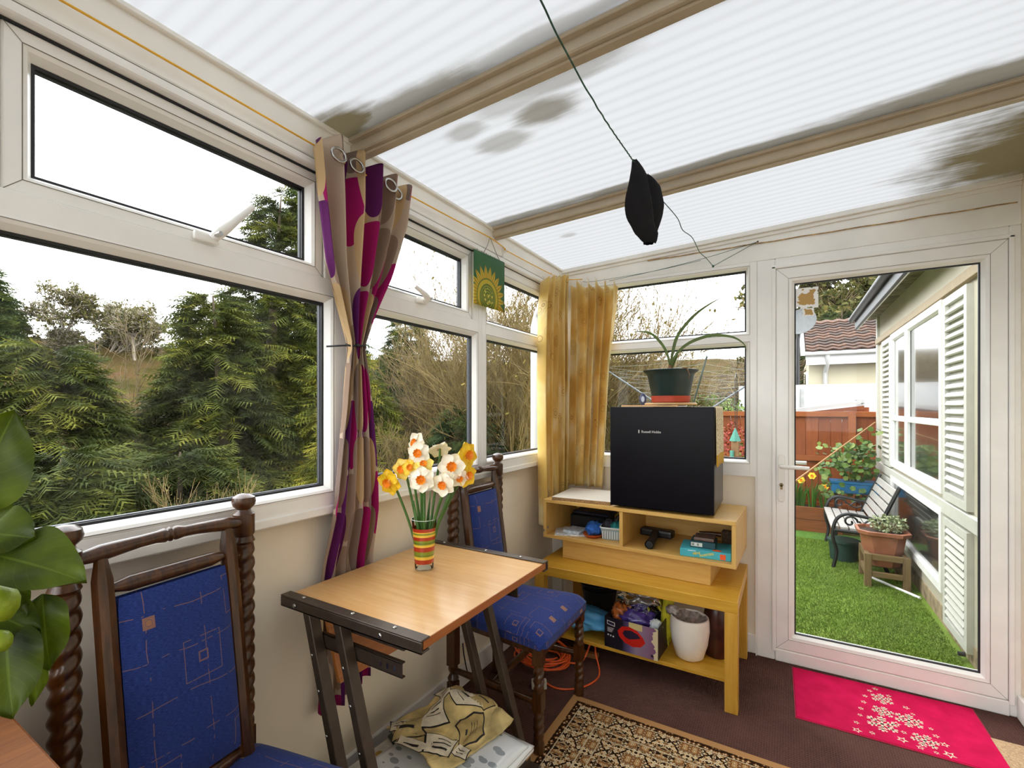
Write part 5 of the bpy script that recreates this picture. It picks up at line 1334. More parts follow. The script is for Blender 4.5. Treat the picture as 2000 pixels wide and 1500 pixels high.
def cfn(s, t):
    z = 2.125 - (2.125 - 0.33) * t
    yl, yr, xb, am = lerp_tab(CT, z)
    ph = 2 * PI * 5.5 * s + 0.12 * math.sin(2.2 * z) + 0.6 * math.sin(9 * s)
    y = yl + (yr - yl) * s + 0.25 * (yr - yl) / 11 * math.cos(ph)
    x = xb + am * math.sin(ph) + 0.004 * math.sin(31 * s + 4 * z)
    hem = 0.012 * math.sin(ph + 1) * (1 - t) ** 12 - (0.075 * max(0.0, 1 - s / 0.14) ** 1.5 + 0.035 * s) * (1 - t) ** 14 - 0.02 * math.sin(5 * s) * t ** 8
    return (x, y, z + hem)
mb.grid(150, 70, cfn, uv=lambda s, t: (s * 1.05, -t * 1.8 + 2.0))
mb.build('cloth', petal_curtain_mat(), cp, smooth=True, solid=0.0016, fix=False)
for (y, x) in ((-1.805, 0.094), (-1.735, 0.092), (-1.585, 0.088), (-1.53, 0.06)):
    mb = MB(M=Matrix.Translation((x, y, 2.06)) @ Matrix.Rotation(R(78), 4, 'Y') @ Matrix.Rotation(R(12), 4, 'X'))
    mb.tube([(0.022 * math.cos(2 * PI * i / 28), 0.022 * math.sin(2 * PI * i / 28), 0) for i in range(28)], 0.0042, n=8, closed=True).build('eyelet', STEEL, cp, smooth=True)
BCORD = pm('black_cord', sc(24, 24, 26), 0.6, var=0.05)
tcord = thing('curtain_tie', (0.05, -1.70, 1.49), 'thin black cord tying the patterned curtain to the window mullion', 'cord')
loop = [(0.050 + 0.019 * math.sin(2 * PI * i / 24), -1.702 + 0.036 * math.cos(2 * PI * i / 24), 1.497 + 0.003 * math.sin(4 * PI * i / 24)) for i in range(24)]
MB().tube(loop, 0.0032, n=6, closed=True).build('loop', BCORD, tcord, smooth=True)
MB().tube([(0.066, -1.715, 1.497), (0.035, -1.745, 1.495), (0.006, -1.782, 1.490)], 0.003, n=6).build('tail', BCORD, tcord, smooth=True)
MB().lathe([(0.006, -0.005), (0.007, 0), (0.006, 0.005)], (0.068, -1.712, 1.497), 8).build('knot', BCORD, tcord, smooth=True)

def gold_mat():
    m, nt, b = new_mat('gold_scroll_curtain')
    tc = node(nt, 'ShaderNodeTexCoord'); uv = tc.outputs['UV']
    n1 = node(nt, 'ShaderNodeTexNoise', {'Vector': node(nt, 'ShaderNodeMapping', {'Vector': uv, 'Scale': (1.0, 0.7, 1.0)}).outputs[0], 'Scale': 5.0, 'Detail': 3.0, 'Distortion': 0.3})
    n2 = node(nt, 'ShaderNodeTexNoise', {'Vector': node(nt, 'ShaderNodeMapping', {'Vector': uv, 'Scale': (60, 4, 1)}).outputs[0], 'Scale': 2.0, 'Detail': 3.0})
    base = ramp(nt, n1.outputs['Fac'], [(0.30, sc(214, 170, 78)), (0.48, sc(230, 196, 108)), (0.58, sc(240, 216, 144)), (0.68, sc(250, 238, 198))])
    vo = node(nt, 'ShaderNodeTexVoronoi', {'Vector': uv, 'Scale': 10.0, 'Randomness': 1.0})
    ringm = mth(nt, 'MULTIPLY', mth(nt, 'LESS_THAN', vo.outputs['Distance'], 0.30), mth(nt, 'GREATER_THAN', mth(nt, 'SINE', mth(nt, 'MULTIPLY', vo.outputs['Distance'], 70.0)), 0.55))
    c = mixc(nt, mth(nt, 'MULTIPLY', ringm, 0.55), base, sc(150, 98, 36))
    c = mixc(nt, mth(nt, 'MULTIPLY', n2.outputs['Fac'], 0.12), c, sc(150, 96, 26))
    nt.links.new(c, b.inputs['Base Color']); b.inputs['Roughness'].default_value = 0.55; b.inputs['Specular IOR Level'].default_value = 0.35
    b.inputs['Sheen Weight'].default_value = 0.2
    tl = node(nt, 'ShaderNodeBsdfTranslucent', {'Color': c})
    out = nt.nodes['Material Output']
    mx = node(nt, 'ShaderNodeMixShader', {0: 0.22, 1: b.outputs[0], 2: tl.outputs[0]})
    nt.links.new(mx.outputs[0], out.inputs['Surface'])
    return m
GOLD = gold_mat()
TAPE = pm('white_header_tape', sc(226, 214, 186), 0.8)
def gold_curtain(tab, along, ztop, zbot, pleats, label, seed, lean=0.0):
    root = thing('gold_curtain', (0.2, -0.1, zbot), label, 'curtain', 'gold corner curtains')
    mb = MB()
    def f(s, t):
        z = ztop - (ztop - zbot) * t
        a0, a1, base, am = lerp_tab(tab, z)
        ph = 2 * PI * pleats * s + seed + 0.7 * math.sin(2.5 * t + seed) + 0.9 * math.sin(6 * s + seed)
        a = a0 + (a1 - a0) * s + 0.2 * (a1 - a0) / pleats * math.cos(ph)
        off = base + am * math.sin(ph) * (0.75 + 0.25 * math.sin(13 * s))
        zz = z + (0.016 * math.sin(ph) * (1 - t) ** 10) + lean * (s - 0.5) * (1 - t) ** 3
        return (off, a, zz) if along == 'y' else (a, -off, zz)
    mb.grid(110, 60, f, uv=lambda s, t: (s * 0.9 + seed, t * 1.3))
    mb.build('cloth', GOLD, root, smooth=True, solid=0.0016, fix=False)
    for i in range(int(pleats) + 1):
        s = (i + 0.3) / (pleats + 0.6)
        p = Vector(f(s, 0.0))
        MB().tube([p + Vector((0, 0, -0.02)), p + Vector((0.004, 0.002, 0.012)), p + Vector((-0.006, 0, 0.026))], 0.0022, n=6).build('curtain_hook', TAPE, root, smooth=True)
    return root
gold_curtain([(2.09, -0.350, -0.045, 0.060, 0.044), (1.9, -0.385, -0.06, 0.062, 0.044), (1.4, -0.395, -0.045, 0.060, 0.044), (0.60, -0.365, -0.045, 0.052, 0.040)], 'y', 2.075, 0.62, 4.5, 'gold scroll-patterned curtain on the left wall side of the corner', 0.6, lean=0.09)
gold_curtain([(2.09, 0.098, 0.405, 0.058, 0.044), (1.9, 0.105, 0.392, 0.055, 0.044), (1.55, 0.100, 0.352, 0.050, 0.044), (0.81, 0.085, 0.305, 0.048, 0.036)], 'x', 2.045, 0.812, 5.0, 'gold scroll-patterned curtain on the end window beside the fridge', 2.4, lean=-0.05)

YC = pm('yellow_cord', sc(244, 186, 50), 0.5, var=0.08)
cord = [Vector(p) for p in ((0.030, -4.3, 2.11), (0.030, -3.4, 2.10), (0.030, -2.416, 2.098), (0.032, -1.858, 2.088), (0.040, -1.66, 2.078), (0.036, -1.458, 2.094), (0.030, -1.15, 2.104), (0.030, -0.88, 2.113), (0.026, -0.735, 2.104), (0.028, -0.72, 2.096), (0.028, -0.4, 2.10), (0.030, -0.16, 2.106), (0.04, -0.04, 2.11), (0.10, -0.02, 2.105), (0.155, -0.018, 2.10))]
tag(MB().tube(cat(cord, 6), 0.0026, n=6).build('yellow_curtain_cord', YC, None, smooth=True), 'yellow cord strung along the eaves above the left windows', 'cord')
ck = thing('cord_clip', (0.012, -0.735, 2.05), 'small white plastic clip holding the yellow cord beside the sunflower sign', 'clip')
MB().box(0.012, 0.024, -0.742, -0.724, 2.055, 2.112).build('clip_plate', UPVC, ck, bevel=0.002)
MB().tube([(0.022, -0.733, 2.10), (0.034, -0.735, 2.097), (0.034, -0.735, 2.088), (0.024, -0.733, 2.085)], 0.002, n=6).build('clip_hook', UPVC, ck, smooth=True)

# sunflower sign
def sun_mat():
    m, nt, b = new_mat('sunflower_print')
    tc = node(nt, 'ShaderNodeTexCoord'); u, v, _ = sep(nt, tc.outputs['UV'])
    x = mth(nt, 'MULTIPLY', mth(nt, 'SUBTRACT', u, 0.42), 1.06); y = mth(nt, 'SUBTRACT', v, 0.18)
    r = mth(nt, 'SQRT', mth(nt, 'ADD', mth(nt, 'MULTIPLY', x, x), mth(nt, 'MULTIPLY', y, y)))
    an = mth(nt, 'ARCTAN2', y, x)
    tri = mth(nt, 'ABSOLUTE', mth(nt, 'SUBTRACT', mth(nt, 'FRACT', mth(nt, 'MULTIPLY', an, 22 / (2 * PI))), 0.5))
    edge = mth(nt, 'ADD', 0.44, mth(nt, 'MULTIPLY', tri, 0.36))
    pet = mth(nt, 'LESS_THAN', r, edge)
    tri2 = mth(nt, 'ABSOLUTE', mth(nt, 'SUBTRACT', mth(nt, 'FRACT', mth(nt, 'MULTIPLY', an, 44 / (2 * PI))), 0.5))
    g = sc(50, 100, 58)
    c = mixc(nt, pet, g, mixc(nt, mth(nt, 'GREATER_THAN', tri2, 0.36), sc(196, 168, 40), sc(150, 118, 24)))
    c = mixc(nt, mth(nt, 'LESS_THAN', r, 0.37), c, sc(98, 116, 30))
    c = mixc(nt, mth(nt, 'LESS_THAN', r, 0.345), c, sc(188, 170, 40))
    c = mixc(nt, mth(nt, 'LESS_THAN', r, 0.265), c, sc(86, 110, 36))
    c = mixc(nt, mth(nt, 'MULTIPLY', mth(nt, 'LESS_THAN', r, 0.24), mth(nt, 'GREATER_THAN', mth(nt, 'SINE', mth(nt, 'MULTIPLY', r, 120.0)), 0.2)), c, sc(150, 150, 40))
    vo = node(nt, 'ShaderNodeTexVoronoi', {'Vector': tc.outputs['UV'], 'Scale': 14.0})
    c = mixc(nt, mth(nt, 'MULTIPLY', mth(nt, 'LESS_THAN', r, 0.19), mth(nt, 'LESS_THAN', vo.outputs['Distance'], 0.35)), c, sc(206, 196, 80))
    nt.links.new(c, b.inputs['Base Color']); b.inputs['Roughness'].default_value = 0.7
    nz = node(nt, 'ShaderNodeTexNoise', {'Vector': tc.outputs['UV'], 'Scale': 160.0})
    bm = node(nt, 'ShaderNodeBump', {'Strength': 0.2, 'Distance': 0.001, 'Height': nz.outputs['Fac']}); nt.links.new(bm.outputs[0], b.inputs['Normal'])
    return m
sg = thing('sunflower_sign', (0.028, -0.878, 1.77), 'green hanging square with yellow sunflower print above the left window', 'sign')
mb = MB(); SG = [(-1.010, 1.772, 2.019), (-0.746, 1.776, 2.029)]
mb.grid(8, 8, lambda a, b: (0.029 + 0.002 * math.sin(3 * a), SG[0][0] + (SG[1][0] - SG[0][0]) * a, (SG[0][1] * (1 - a) + SG[1][1] * a) * (1 - b) + (SG[0][2] * (1 - a) + SG[1][2] * a) * b))
mb.build('printed_cloth', sun_mat(), sg, smooth=True, solid=0.003, fix=False)
THR = pm('grey_thread', sc(120, 108, 96), 0.7)
MB().tube([(0.030, -0.935, 2.02), (0.031, -0.90, 2.07), (0.030, -0.878, 2.117), (0.031, -0.83, 2.06), (0.030, -0.79, 2.025)], 0.0014, n=5).build('hanging_thread', THR, sg)
for i in range(7):
    y = -0.985 + i * 0.037
    MB().tube([(0.030, y, 2.018), (0.030, y + 0.002, 2.030)], 0.0012, n=5).build('stitch_loop', THR, sg)

# washing line across the room with a dark sock
GST = pm('green_string', sc(52, 92, 78), 0.7, var=0.2, vscale=40)
ln = thing('washing_line', (0.85, -1.2, 2.1), 'thin green washing line crossing the room under the roof', 'line')
far = Vector((0.913, -0.024, 2.062))
A0 = Vector((1.02, -3.6, 2.10)); A1 = Vector((0.850, -1.95, 2.082)); S0 = Vector((0.821, -1.2, 2.112)); S1 = Vector((0.853, -0.98, 2.075))
def twisted(P, n, e, pitch):
    out = []
    L = 0; prev = None
    for p in cat(P, n):
        if prev is not None: L += (p - prev).length
        prev = p; q = 2 * PI * L / pitch
        out.append(p + Vector((math.cos(q), 0, math.sin(q))) * e)
    return out
MB().tube(twisted([A0, A1, S0, S1], 50, 0.0008, 0.02), 0.0021, n=5).build('taut_string', GST, ln, smooth=True)
kink = [S1, Vector((0.868, -0.75, 2.08)), Vector((0.866, -0.62, 2.072)), Vector((0.882, -0.48, 2.08)), Vector((0.886, -0.30, 2.066)), Vector((0.90, -0.16, 2.068)), far]
MB().tube(cat(kink, 8), 0.0018, n=5).build('slack_string', GST, ln, smooth=True)
MB().tube([far, Vector((1.02, -0.022, 2.11)), Vector((1.127, -0.020, 2.158))], 0.0016, n=5).build('tied_end', GST, ln)
MB().tube(cat([Vector(p) for p in ((1.127, -0.020, 2.158), (0.9, -0.022, 2.118), (0.65, -0.024, 2.088), (0.42, -0.024, 2.070), (0.33, -0.022, 2.064))], 8), 0.0014, n=5).build('loose_string', GST, ln)
MB().tube(cat([Vector(p) for p in ((0.85, -0.022, 2.104), (0.62, -0.022, 2.085), (0.45, -0.022, 2.078), (0.22, -0.02, 2.075), (0.16, -0.02, 2.083))], 8), 0.0012, n=5).build('loose_string', GST, ln)
MB().lathe([(0.004, -0.006), (0.006, 0), (0.004, 0.006)], tuple(far), 8).build('knot', GST, ln, smooth=True)
MB().lathe([(0.003, -0.004), (0.005, 0), (0.003, 0.004)], (1.127, -0.020, 2.158), 8).build('hook', pm('rusty_hook', sc(96, 72, 46), 0.6), ln, smooth=True)
WIRE = pm('rusty_wire', sc(176, 146, 100), 0.7, var=0.35, vscale=30)
tag(MB().tube([(0.556 + 1.53 * i / 24, -0.004 - 0.001 * math.sin(i), 2.154 + 0.0015 * math.sin(i * 1.7)) for i in range(25)], 0.0028, n=6).build('curtain_wire', WIRE, None, smooth=True), 'rusty thin wire running along the header above the door', 'wire')
BLK = pm('black_knit', sc(9, 7, 9), 0.95, var=0.3, vscale=120, sheen=0.0, bump=0.5, bscale=300)
sk2 = thing('black_sock', (0.84, -1.2, 1.84), 'black knitted sock pegged over the green washing line', 'sock')
def limp(name, P, R_, seed, flat):
    mb = MB(); P = [Vector(p) for p in P]; Q = cat(P, 6)
    def f(a, b):
        k = b * (len(Q) - 1); i = min(int(k), len(Q) - 2); c = Q[i].lerp(Q[i + 1], k - i)
        rr = R_[0]
        kk = b * (len(R_) - 1); j = min(int(kk), len(R_) - 2); rr = R_[j] * (1 - kk + j) + R_[j + 1] * (kk - j)
        q = 2 * PI * a
        w = 1 + 0.16 * mnoise.noise((math.cos(q) * 1.5 + seed, math.sin(q) * 1.5, b * 5))
        d = rt * (math.cos(q) * rr * w) - fw * (math.sin(q) * rr * flat * w)
        return c + d + Vector((0, 0, 0.006 * mnoise.noise((q, b * 6, seed))))
    mb.grid(30, 26, f)
    return mb.build(name, BLK, sk2, smooth=True, fix=False)
s0 = Vector((0.821, -1.2, 2.112))
limp('sock_front', [s0 + Vector((0.0, -0.005, 0.012)), s0 + rt * 0.01 - Vector((0, 0, 0.045)) - fw * 0.012, s0 + rt * 0.008 - Vector((0, 0, 0.11)) - fw * 0.014, s0 + rt * 0.012 - Vector((0, 0, 0.18)) - fw * 0.012, s0 + rt * 0.035 - Vector((0, 0, 0.235)) - fw * 0.01, s0 + rt * 0.05 - Vector((0, 0, 0.268)) - fw * 0.01], [0.008, 0.028, 0.040, 0.046, 0.040, 0.016], 1.0, 0.32)
limp('sock_back', [s0 + rt * 0.03 + Vector((0, 0.01, -0.03)), s0 + rt * 0.062 - Vector((0, 0, 0.07)) + fw * 0.016, s0 + rt * 0.068 - Vector((0, 0, 0.13)) + fw * 0.016, s0 + rt * 0.058 - Vector((0, 0, 0.20)) + fw * 0.014, s0 + rt * 0.048 - Vector((0, 0, 0.265)) + fw * 0.012], [0.010, 0.026, 0.032, 0.032, 0.016], 4.0, 0.34)

# ================================================================== left foreground: wooden chest and lemon plant
CHW = wood('worn_brown_chest', sc(112, 60, 10), sc(148, 86, 24), 0.65, axis=1, scale=1.2)
wc = thing('wooden_chest', (0.24, -2.75, 0), 'worn brown wooden chest at the bottom left corner of the room', 'chest')
MB().box(0.02, 0.45, -3.02, -2.512, 0.775, 0.80).build('chest_top', CHW, wc, bevel=0.004)
MB().box(0.04, 0.43, -3.0, -2.532, 0.0, 0.775).build('chest_body', CHW, wc, bevel=0.003)
lm = thing('lemon_plant', (0.24, -2.78, 0.80), 'potted lemon plant with large glossy leaves in the left foreground', 'plant')
MB().lathe([(0.075, 0), (0.10, 0.12), (0.108, 0.125), (0.108, 0.14), (0.098, 0.14), (0.095, 0.115), (0.001, 0.112)], (0.23, -2.80, 0.801), 30).build('pot', TERRA, lm, smooth='auto')
def lemon_leaf_mat():
    m, nt, b = new_mat('glossy_lemon_leaf')
    tc = node(nt, 'ShaderNodeTexCoord'); u, v, _ = sep(nt, tc.outputs['UV'])
    nz = node(nt, 'ShaderNodeTexNoise', {'Vector': tc.outputs['Object'], 'Scale': 14.0, 'Detail': 3.0})
    mid = mth(nt, 'LESS_THAN', mth(nt, 'ABSOLUTE', mth(nt, 'SUBTRACT', u, 0.5)), 0.018)
    vein = mth(nt, 'GREATER_THAN', mth(nt, 'SINE', mth(nt, 'MULTIPLY', mth(nt, 'ADD', v, mth(nt, 'MULTIPLY', mth(nt, 'ABSOLUTE', mth(nt, 'SUBTRACT', u, 0.5)), -0.6)), 60.0)), 0.96)
    c = ramp(nt, nz.outputs['Fac'], [(0.3, sc(34, 48, 4)), (0.7, sc(82, 98, 12))])
    c = mixc(nt, mth(nt, 'MULTIPLY', mth(nt, 'MAXIMUM', mid, mth(nt, 'MULTIPLY', vein, 0.3)), 0.35), c, sc(110, 132, 44))
    nt.links.new(c, b.inputs['Base Color']); b.inputs['Roughness'].default_value = 0.5; b.inputs['Specular IOR Level'].default_value = 0.25
    tl = node(nt, 'ShaderNodeBsdfTranslucent', {'Color': mixc(nt, 0.25, c, sc(120, 140, 20))})
    mx = node(nt, 'ShaderNodeMixShader', {0: 0.22, 1: b.outputs[0], 2: tl.outputs[0]})
    nt.links.new(mx.outputs[0], nt.nodes['Material Output'].inputs['Surface'])
    return m
LLM = lemon_leaf_mat()
def big_leaf(base, tip, width, nrm, curl=0.12):
    base, tip = Vector(base), Vector(tip); ax = tip - base; L = ax.length; ax.normalize()
    nn = Vector(nrm); nn = (nn - ax * nn.dot(ax)).normalized(); sd = ax.cross(nn)
    mb = MB()
    def f(a, b):
        u = a * 2 - 1
        w = width * math.sin(PI * (b ** 0.85)) ** 0.8 * (1 - 0.25 * b) if 0 < b < 1 else 0.0
        wob = 0.006 * math.sin(11 * b + 3 * u) * abs(u)
        return base + ax * (L * b) + sd * (u * w) + nn * (0.30 * abs(u) * w - curl * L * (b - 0.4) ** 2 + wob)
    mb.grid(10, 18, f)
    return mb.build('leaf', LLM, lm, smooth=True, fix=False)
STM = pm('green_twig', sc(70, 84, 36), 0.6)
TWIG = Vector((0.2018, -2.5625, 1.0401))
MB().tube(cat([Vector((0.23, -2.80, 0.91)), Vector((0.235, -2.76, 1.02)), Vector((0.2248, -2.5954, 1.1345)), Vector((0.2623, -2.5733, 1.2216))], 6), [0.009] * 18 + [0.004], n=8).build('trunk', BULB, lm, smooth=True)
MB().tube(cat([Vector((0.235, -2.76, 1.02)), Vector((0.2311, -2.5917, 1.1055)), Vector((0.2873, -2.5585, 1.0910)), Vector((0.3497, -2.5216, 1.0693))], 6), 0.004, n=7).build('twig', STM, lm, smooth=True)
big_leaf(Vector((0.2865, -2.5822, 1.1465)), Vector((0.3172, -2.5408, 1.2941)), 0.058, (0.9, -0.35, 0.25))
big_leaf(Vector((0.3345, -2.5770, 1.1308)), Vector((0.3851, -2.5355, 1.1212)), 0.040, (0.6, -0.4, 0.7))
big_leaf(Vector((0.3494, -2.5798, 1.1100)), Vector((0.4565, -2.5049, 1.0694)), 0.052, (0.5, -0.3, 0.85), 0.18)
big_leaf(Vector((0.3122, -2.5437, 1.0910)), Vector((0.3111, -2.4979, 1.0708)), 0.016, (0.6, -0.5, 0.6), 0.3)
big_leaf(Vector((0.3509, -2.5208, 1.0330)), Vector((0.3864, -2.5231, 0.9355)), 0.036, (0.8, -0.55, 0.1))
big_leaf(Vector((0.3494, -2.5566, 1.0069)), Vector((0.3995, -2.5618, 0.8955)), 0.046, (0.85, -0.5, 0.15))
big_leaf(Vector((0.3286, -2.5805, 1.0354)), Vector((0.3773, -2.5285, 0.9847)), 0.034, (0.6, -0.5, 0.6))
big_leaf(Vector((0.3273, -2.5116, 0.9690)), Vector((0.3105, -2.5215, 0.8606)), 0.018, (0.7, -0.5, 0.3))
big_leaf(Vector((0.3077, -2.5813, 1.0727)), Vector((0.3591, -2.5392, 1.0023)), 0.045, (0.7, -0.6, 0.3))
big_leaf(Vector((0.2436, -2.5843, 1.1635)), Vector((0.3420, -2.5378, 1.0977)), 0.04, (0.7, -0.4, 0.5))
LIME = pm('green_lemon', sc(138, 160, 38), 0.4, var=0.12, vscale=30, bump=0.3, bscale=260)
def fruit(c, r):
    mb = MB(M=Matrix.Translation(c) @ Matrix.Rotation(R(25), 4, 'X'))
    mb.lathe([(0.001, -1.25 * r), (0.25 * r, -1.15 * r), (0.7 * r, -0.8 * r), (0.97 * r, -0.3 * r), (r, 0), (0.94 * r, 0.4 * r), (0.62 * r, 0.85 * r), (0.2 * r, 1.1 * r), (0.001, 1.15 * r)], n=20, cap0=False, cap1=False)
    return mb.build('unripe_lemon', LIME, lm, smooth=True)
fruit(Vector((0.3825, -2.5719, 1.0451)), 0.0225); fruit(Vector((0.3859, -2.5699, 0.9963)), 0.013)

# ================================================================== the garden beyond the glazed door
GZ = -0.09
def lawn_mat():
    m, nt, b = new_mat('artificial_lawn')
    tc = node(nt, 'ShaderNodeTexCoord')
    n1 = node(nt, 'ShaderNodeTexNoise', {'Vector': tc.outputs['Object'], 'Scale': 140.0, 'Detail': 3.0})
    n2 = node(nt, 'ShaderNodeTexNoise', {'Vector': tc.outputs['Object'], 'Scale': 2.5, 'Detail': 4.0})
    f = mth(nt, 'ADD', mth(nt, 'MULTIPLY', n1.outputs['Fac'], 0.6), mth(nt, 'MULTIPLY', n2.outputs['Fac'], 0.4))
    nt.links.new(ramp(nt, f, [(0.3, sc(80, 104, 36)), (0.7, sc(138, 164, 72))]), b.inputs['Base Color'])
    b.inputs['Roughness'].default_value = 0.9; b.inputs['Specular IOR Level'].default_value = 0.15
    bm = node(nt, 'ShaderNodeBump', {'Strength': 0.8, 'Distance': 0.01, 'Height': n1.outputs['Fac']}); nt.links.new(bm.outputs[0], b.inputs['Normal'])
    return m
LAWN = lawn_mat()
st(MB().box(-1.4, 2.4, 0.12, 3.10, GZ - 0.1, GZ).build('lawn', LAWN))
st(MB().box(-1.4, 2.4, 3.10, 3.48, GZ - 0.1, GZ - 0.006).build('lawn_strip', pm('darker_lawn', sc(78, 116, 36), 0.9, var=0.25, vscale=60, bump=0.6)))
# turf blades near the door, one uncountable pile
def blades(n, x0, x1, y0, y1, z, h, name, mat, seed, cat_='grass', label=None):
    rs = np.random.RandomState(seed)
    p = np.stack([rs.uniform(x0, x1, n), rs.uniform(y0, y1, n), np.full(n, z)], 1)
    a = rs.uniform(0, 2 * np.pi, n); hh = h * rs.uniform(0.6, 1.3, n); w = 0.0022
    d = np.stack([np.cos(a), np.sin(a), np.zeros(n)], 1)
    tip = p + np.stack([rs.normal(0, 0.5, n) * hh, rs.normal(0, 0.5, n) * hh, hh], 1)
    V = np.stack([p - d * w, p + d * w, tip], 1).reshape(-1, 3)
    c = V.mean(0) * 0 + np.array([(x0 + x1) / 2, (y0 + y1) / 2, z]); V = V - c
    me = bpy.data.meshes.new(name); me.vertices.add(3 * n); me.vertices.foreach_set('co', V.ravel())
    me.loops.add(3 * n); me.loops.foreach_set('vertex_index', np.arange(3 * n, dtype=np.int32))
    me.polygons.add(n); me.polygons.foreach_set('loop_start', np.arange(0, 3 * n, 3, dtype=np.int32))
    me.update(calc_edges=True); me.materials.append(mat)
    o = bpy.data.objects.new(name, me); COL.objects.link(o); o.location = c
    return o
tag(blades(90000, 0.9, 2.085, 0.13, 3.09, GZ, 0.014, 'lawn_pile', LAWN, 3), 'short green artificial grass pile outside the door', 'grass', kind='stuff')

# ---- own bungalow wall with shutters and windows
HX = 2.12
HW_ = pm('cream_render', sc(189, 182, 163), 0.7, var=0.03, vscale=4, bump=0.1, bscale=200)
SHW = pm('white_shutter_paint', sc(198, 197, 188), 0.5, var=0.03)
hs = thing('bungalow_wall', (2.4, 1.9, GZ), 'cream bungalow side wall with white windows and louvred shutters outside the door', 'house')
MB().box(HX, HX + 0.25, 0.10, 3.70, 0.02, 2.34).build('wall', HW_, hs)
MB().box(HX - 0.004, HX + 0.24, 0.10, 3.70, -0.14, 0.02).build('plinth', pm('stained_plinth', sc(150, 132, 104), 0.8, var=0.3, vscale=14), hs, bevel=0.003)
MB().box(HX - 0.022, HX + 0.02, 3.64, 3.71, -0.05, 2.30).build('corner_board', SHW, hs, bevel=0.003)
MB().box(HX - 0.030, HX, 0.10, 3.70, 0.640, 0.720).build('rail', SHW, hs, bevel=0.003)
MB().box(HX - 0.030, HX, 0.10, 3.70, 1.985, 2.045).build('rail', pm('tan_trim', sc(146, 126, 91), 0.6, var=0.06), hs, bevel=0.003)
SOF = pm('mossy_soffit', sc(112, 106, 74), 0.9, var=0.35, vscale=14)
FAS = pm('black_fascia', sc(34, 36, 38), 0.5, var=0.25, vscale=20)
MB().box(1.955, HX + 0.2, 0.12, 3.86, 2.290, 2.305).build('soffit', SOF, hs)
MB().box(1.93, 1.955, 0.12, 3.90, 2.20, 2.335).build('fascia', FAS, hs, bevel=0.002)
MB().tube([(1.905, 0.12, 2.315), (1.905, 3.92, 2.315)], 0.035, n=12).build('gutter', FAS, hs, smooth='auto')
MB().box(1.951, 1.957, 0.12, 3.90, 2.19, 2.21).build('fascia_edge', SHW, hs)
vs = [(1.90, 0.12, 2.34), (1.90, 3.95, 2.34), (3.2, 3.95, 2.75), (3.2, 0.12, 2.75), (1.90, 0.12, 2.37), (1.90, 3.95, 2.37), (3.2, 3.95, 2.78), (3.2, 0.12, 2.78)]
MB().add(vs, [(0, 1, 2, 3), (4, 7, 6, 5), (0, 4, 5, 1), (1, 5, 6, 2), (2, 6, 7, 3), (3, 7, 4, 0)]).build('roof', FAS, hs)
slat_me = MB().box(-0.010, 0.004, 0.0, 1.0, -0.014, 0.014, M=Matrix.Rotation(R(28), 4, 'Y')).build('slat', SHW, None, bevel=0.001)
sm_ = slat_me.data; so_ = slat_me.location.copy(); bpy.data.objects.remove(slat_me); sm_.transform(Matrix.Translation(so_))
def shutter(y0, y1, z0, z1, pitch):
    putH = lambda a, b, d: (HX - d, a, b)
    s = MB().ring(y0, y1, z0, z1, [(0, 0.0), (0, 0.030), (0.045, 0.030), (0.045, 0.0)], putH).build('shutter', SHW, hs)
    MB().box(HX - 0.006, HX - 0.001, y0 + 0.02, y1 - 0.02, z0 + 0.02, z1 - 0.02).build('shutter_back', SHW, s)
    n = int((z1 - z0 - 0.11) / pitch)
    base = org(s)
    for i in range(n):
        z = z0 + 0.06 + pitch * (i + 0.5)
        M = Matrix.Translation(Vector((HX - 0.019, y0 + 0.046, z)) - base) @ Matrix.Diagonal((1, (y1 - y0 - 0.092), 1, 1))
        child('slat', sm_, s, M)
shutter(0.660, 1.105, 0.735, 1.965, 0.050); shutter(0.655, 1.105, -0.03, 0.62, 0.045)
shutter(2.855, 3.30, 0.735, 1.965, 0.050); shutter(2.855, 3.30, -0.03, 0.62, 0.045)
DGL = pm('dark_house_glass', sc(44, 50, 50), 0.04, var=0.2, vscale=3, coat=1.0, spec=1.0)
CUR = pm('net_curtain_behind', sc(160, 164, 158), 0.8)
def hwin(y0, y1, z0, z1, divs):
    putH = lambda a, b, d: (HX - d, a, b)
    w = MB().ring(y0, y1, z0, z1, [(0, 0.0), (0, 0.032), (0.05, 0.032), (0.062, 0.012), (0.062, 0.0)], putH).build('window', UPVC, hs)
    MB().box(HX - 0.006, HX - 0.001, y0 + 0.06, y1 - 0.06, z0 + 0.06, z1 - 0.06).build('pane', DGL, w)
    for k, v in divs:
        if k == 'v': MB().box(HX - 0.034, HX - 0.006, v - 0.04, v + 0.04, z0 + 0.05, z1 - 0.05).build('mullion', UPVC, w, bevel=0.004)
        else: MB().box(HX - 0.030, HX - 0.006, v[0], v[1], v[2] - 0.022, v[2] + 0.022).build('bar', UPVC, w, bevel=0.003)
hwin(1.14, 2.82, 0.755, 1.975, [('v', 2.15), ('h', (1.19, 2.11, 1.20)), ('h', (2.19, 2.77, 1.20))])
hwin(1.14, 2.82, 0.13, 0.665, [])
MB().tube([(HX - 0.05, 0.72, -0.06), (HX - 0.02, 0.72, -0.06)], 0.012, n=10).build('waste_pipe', FAS, hs)

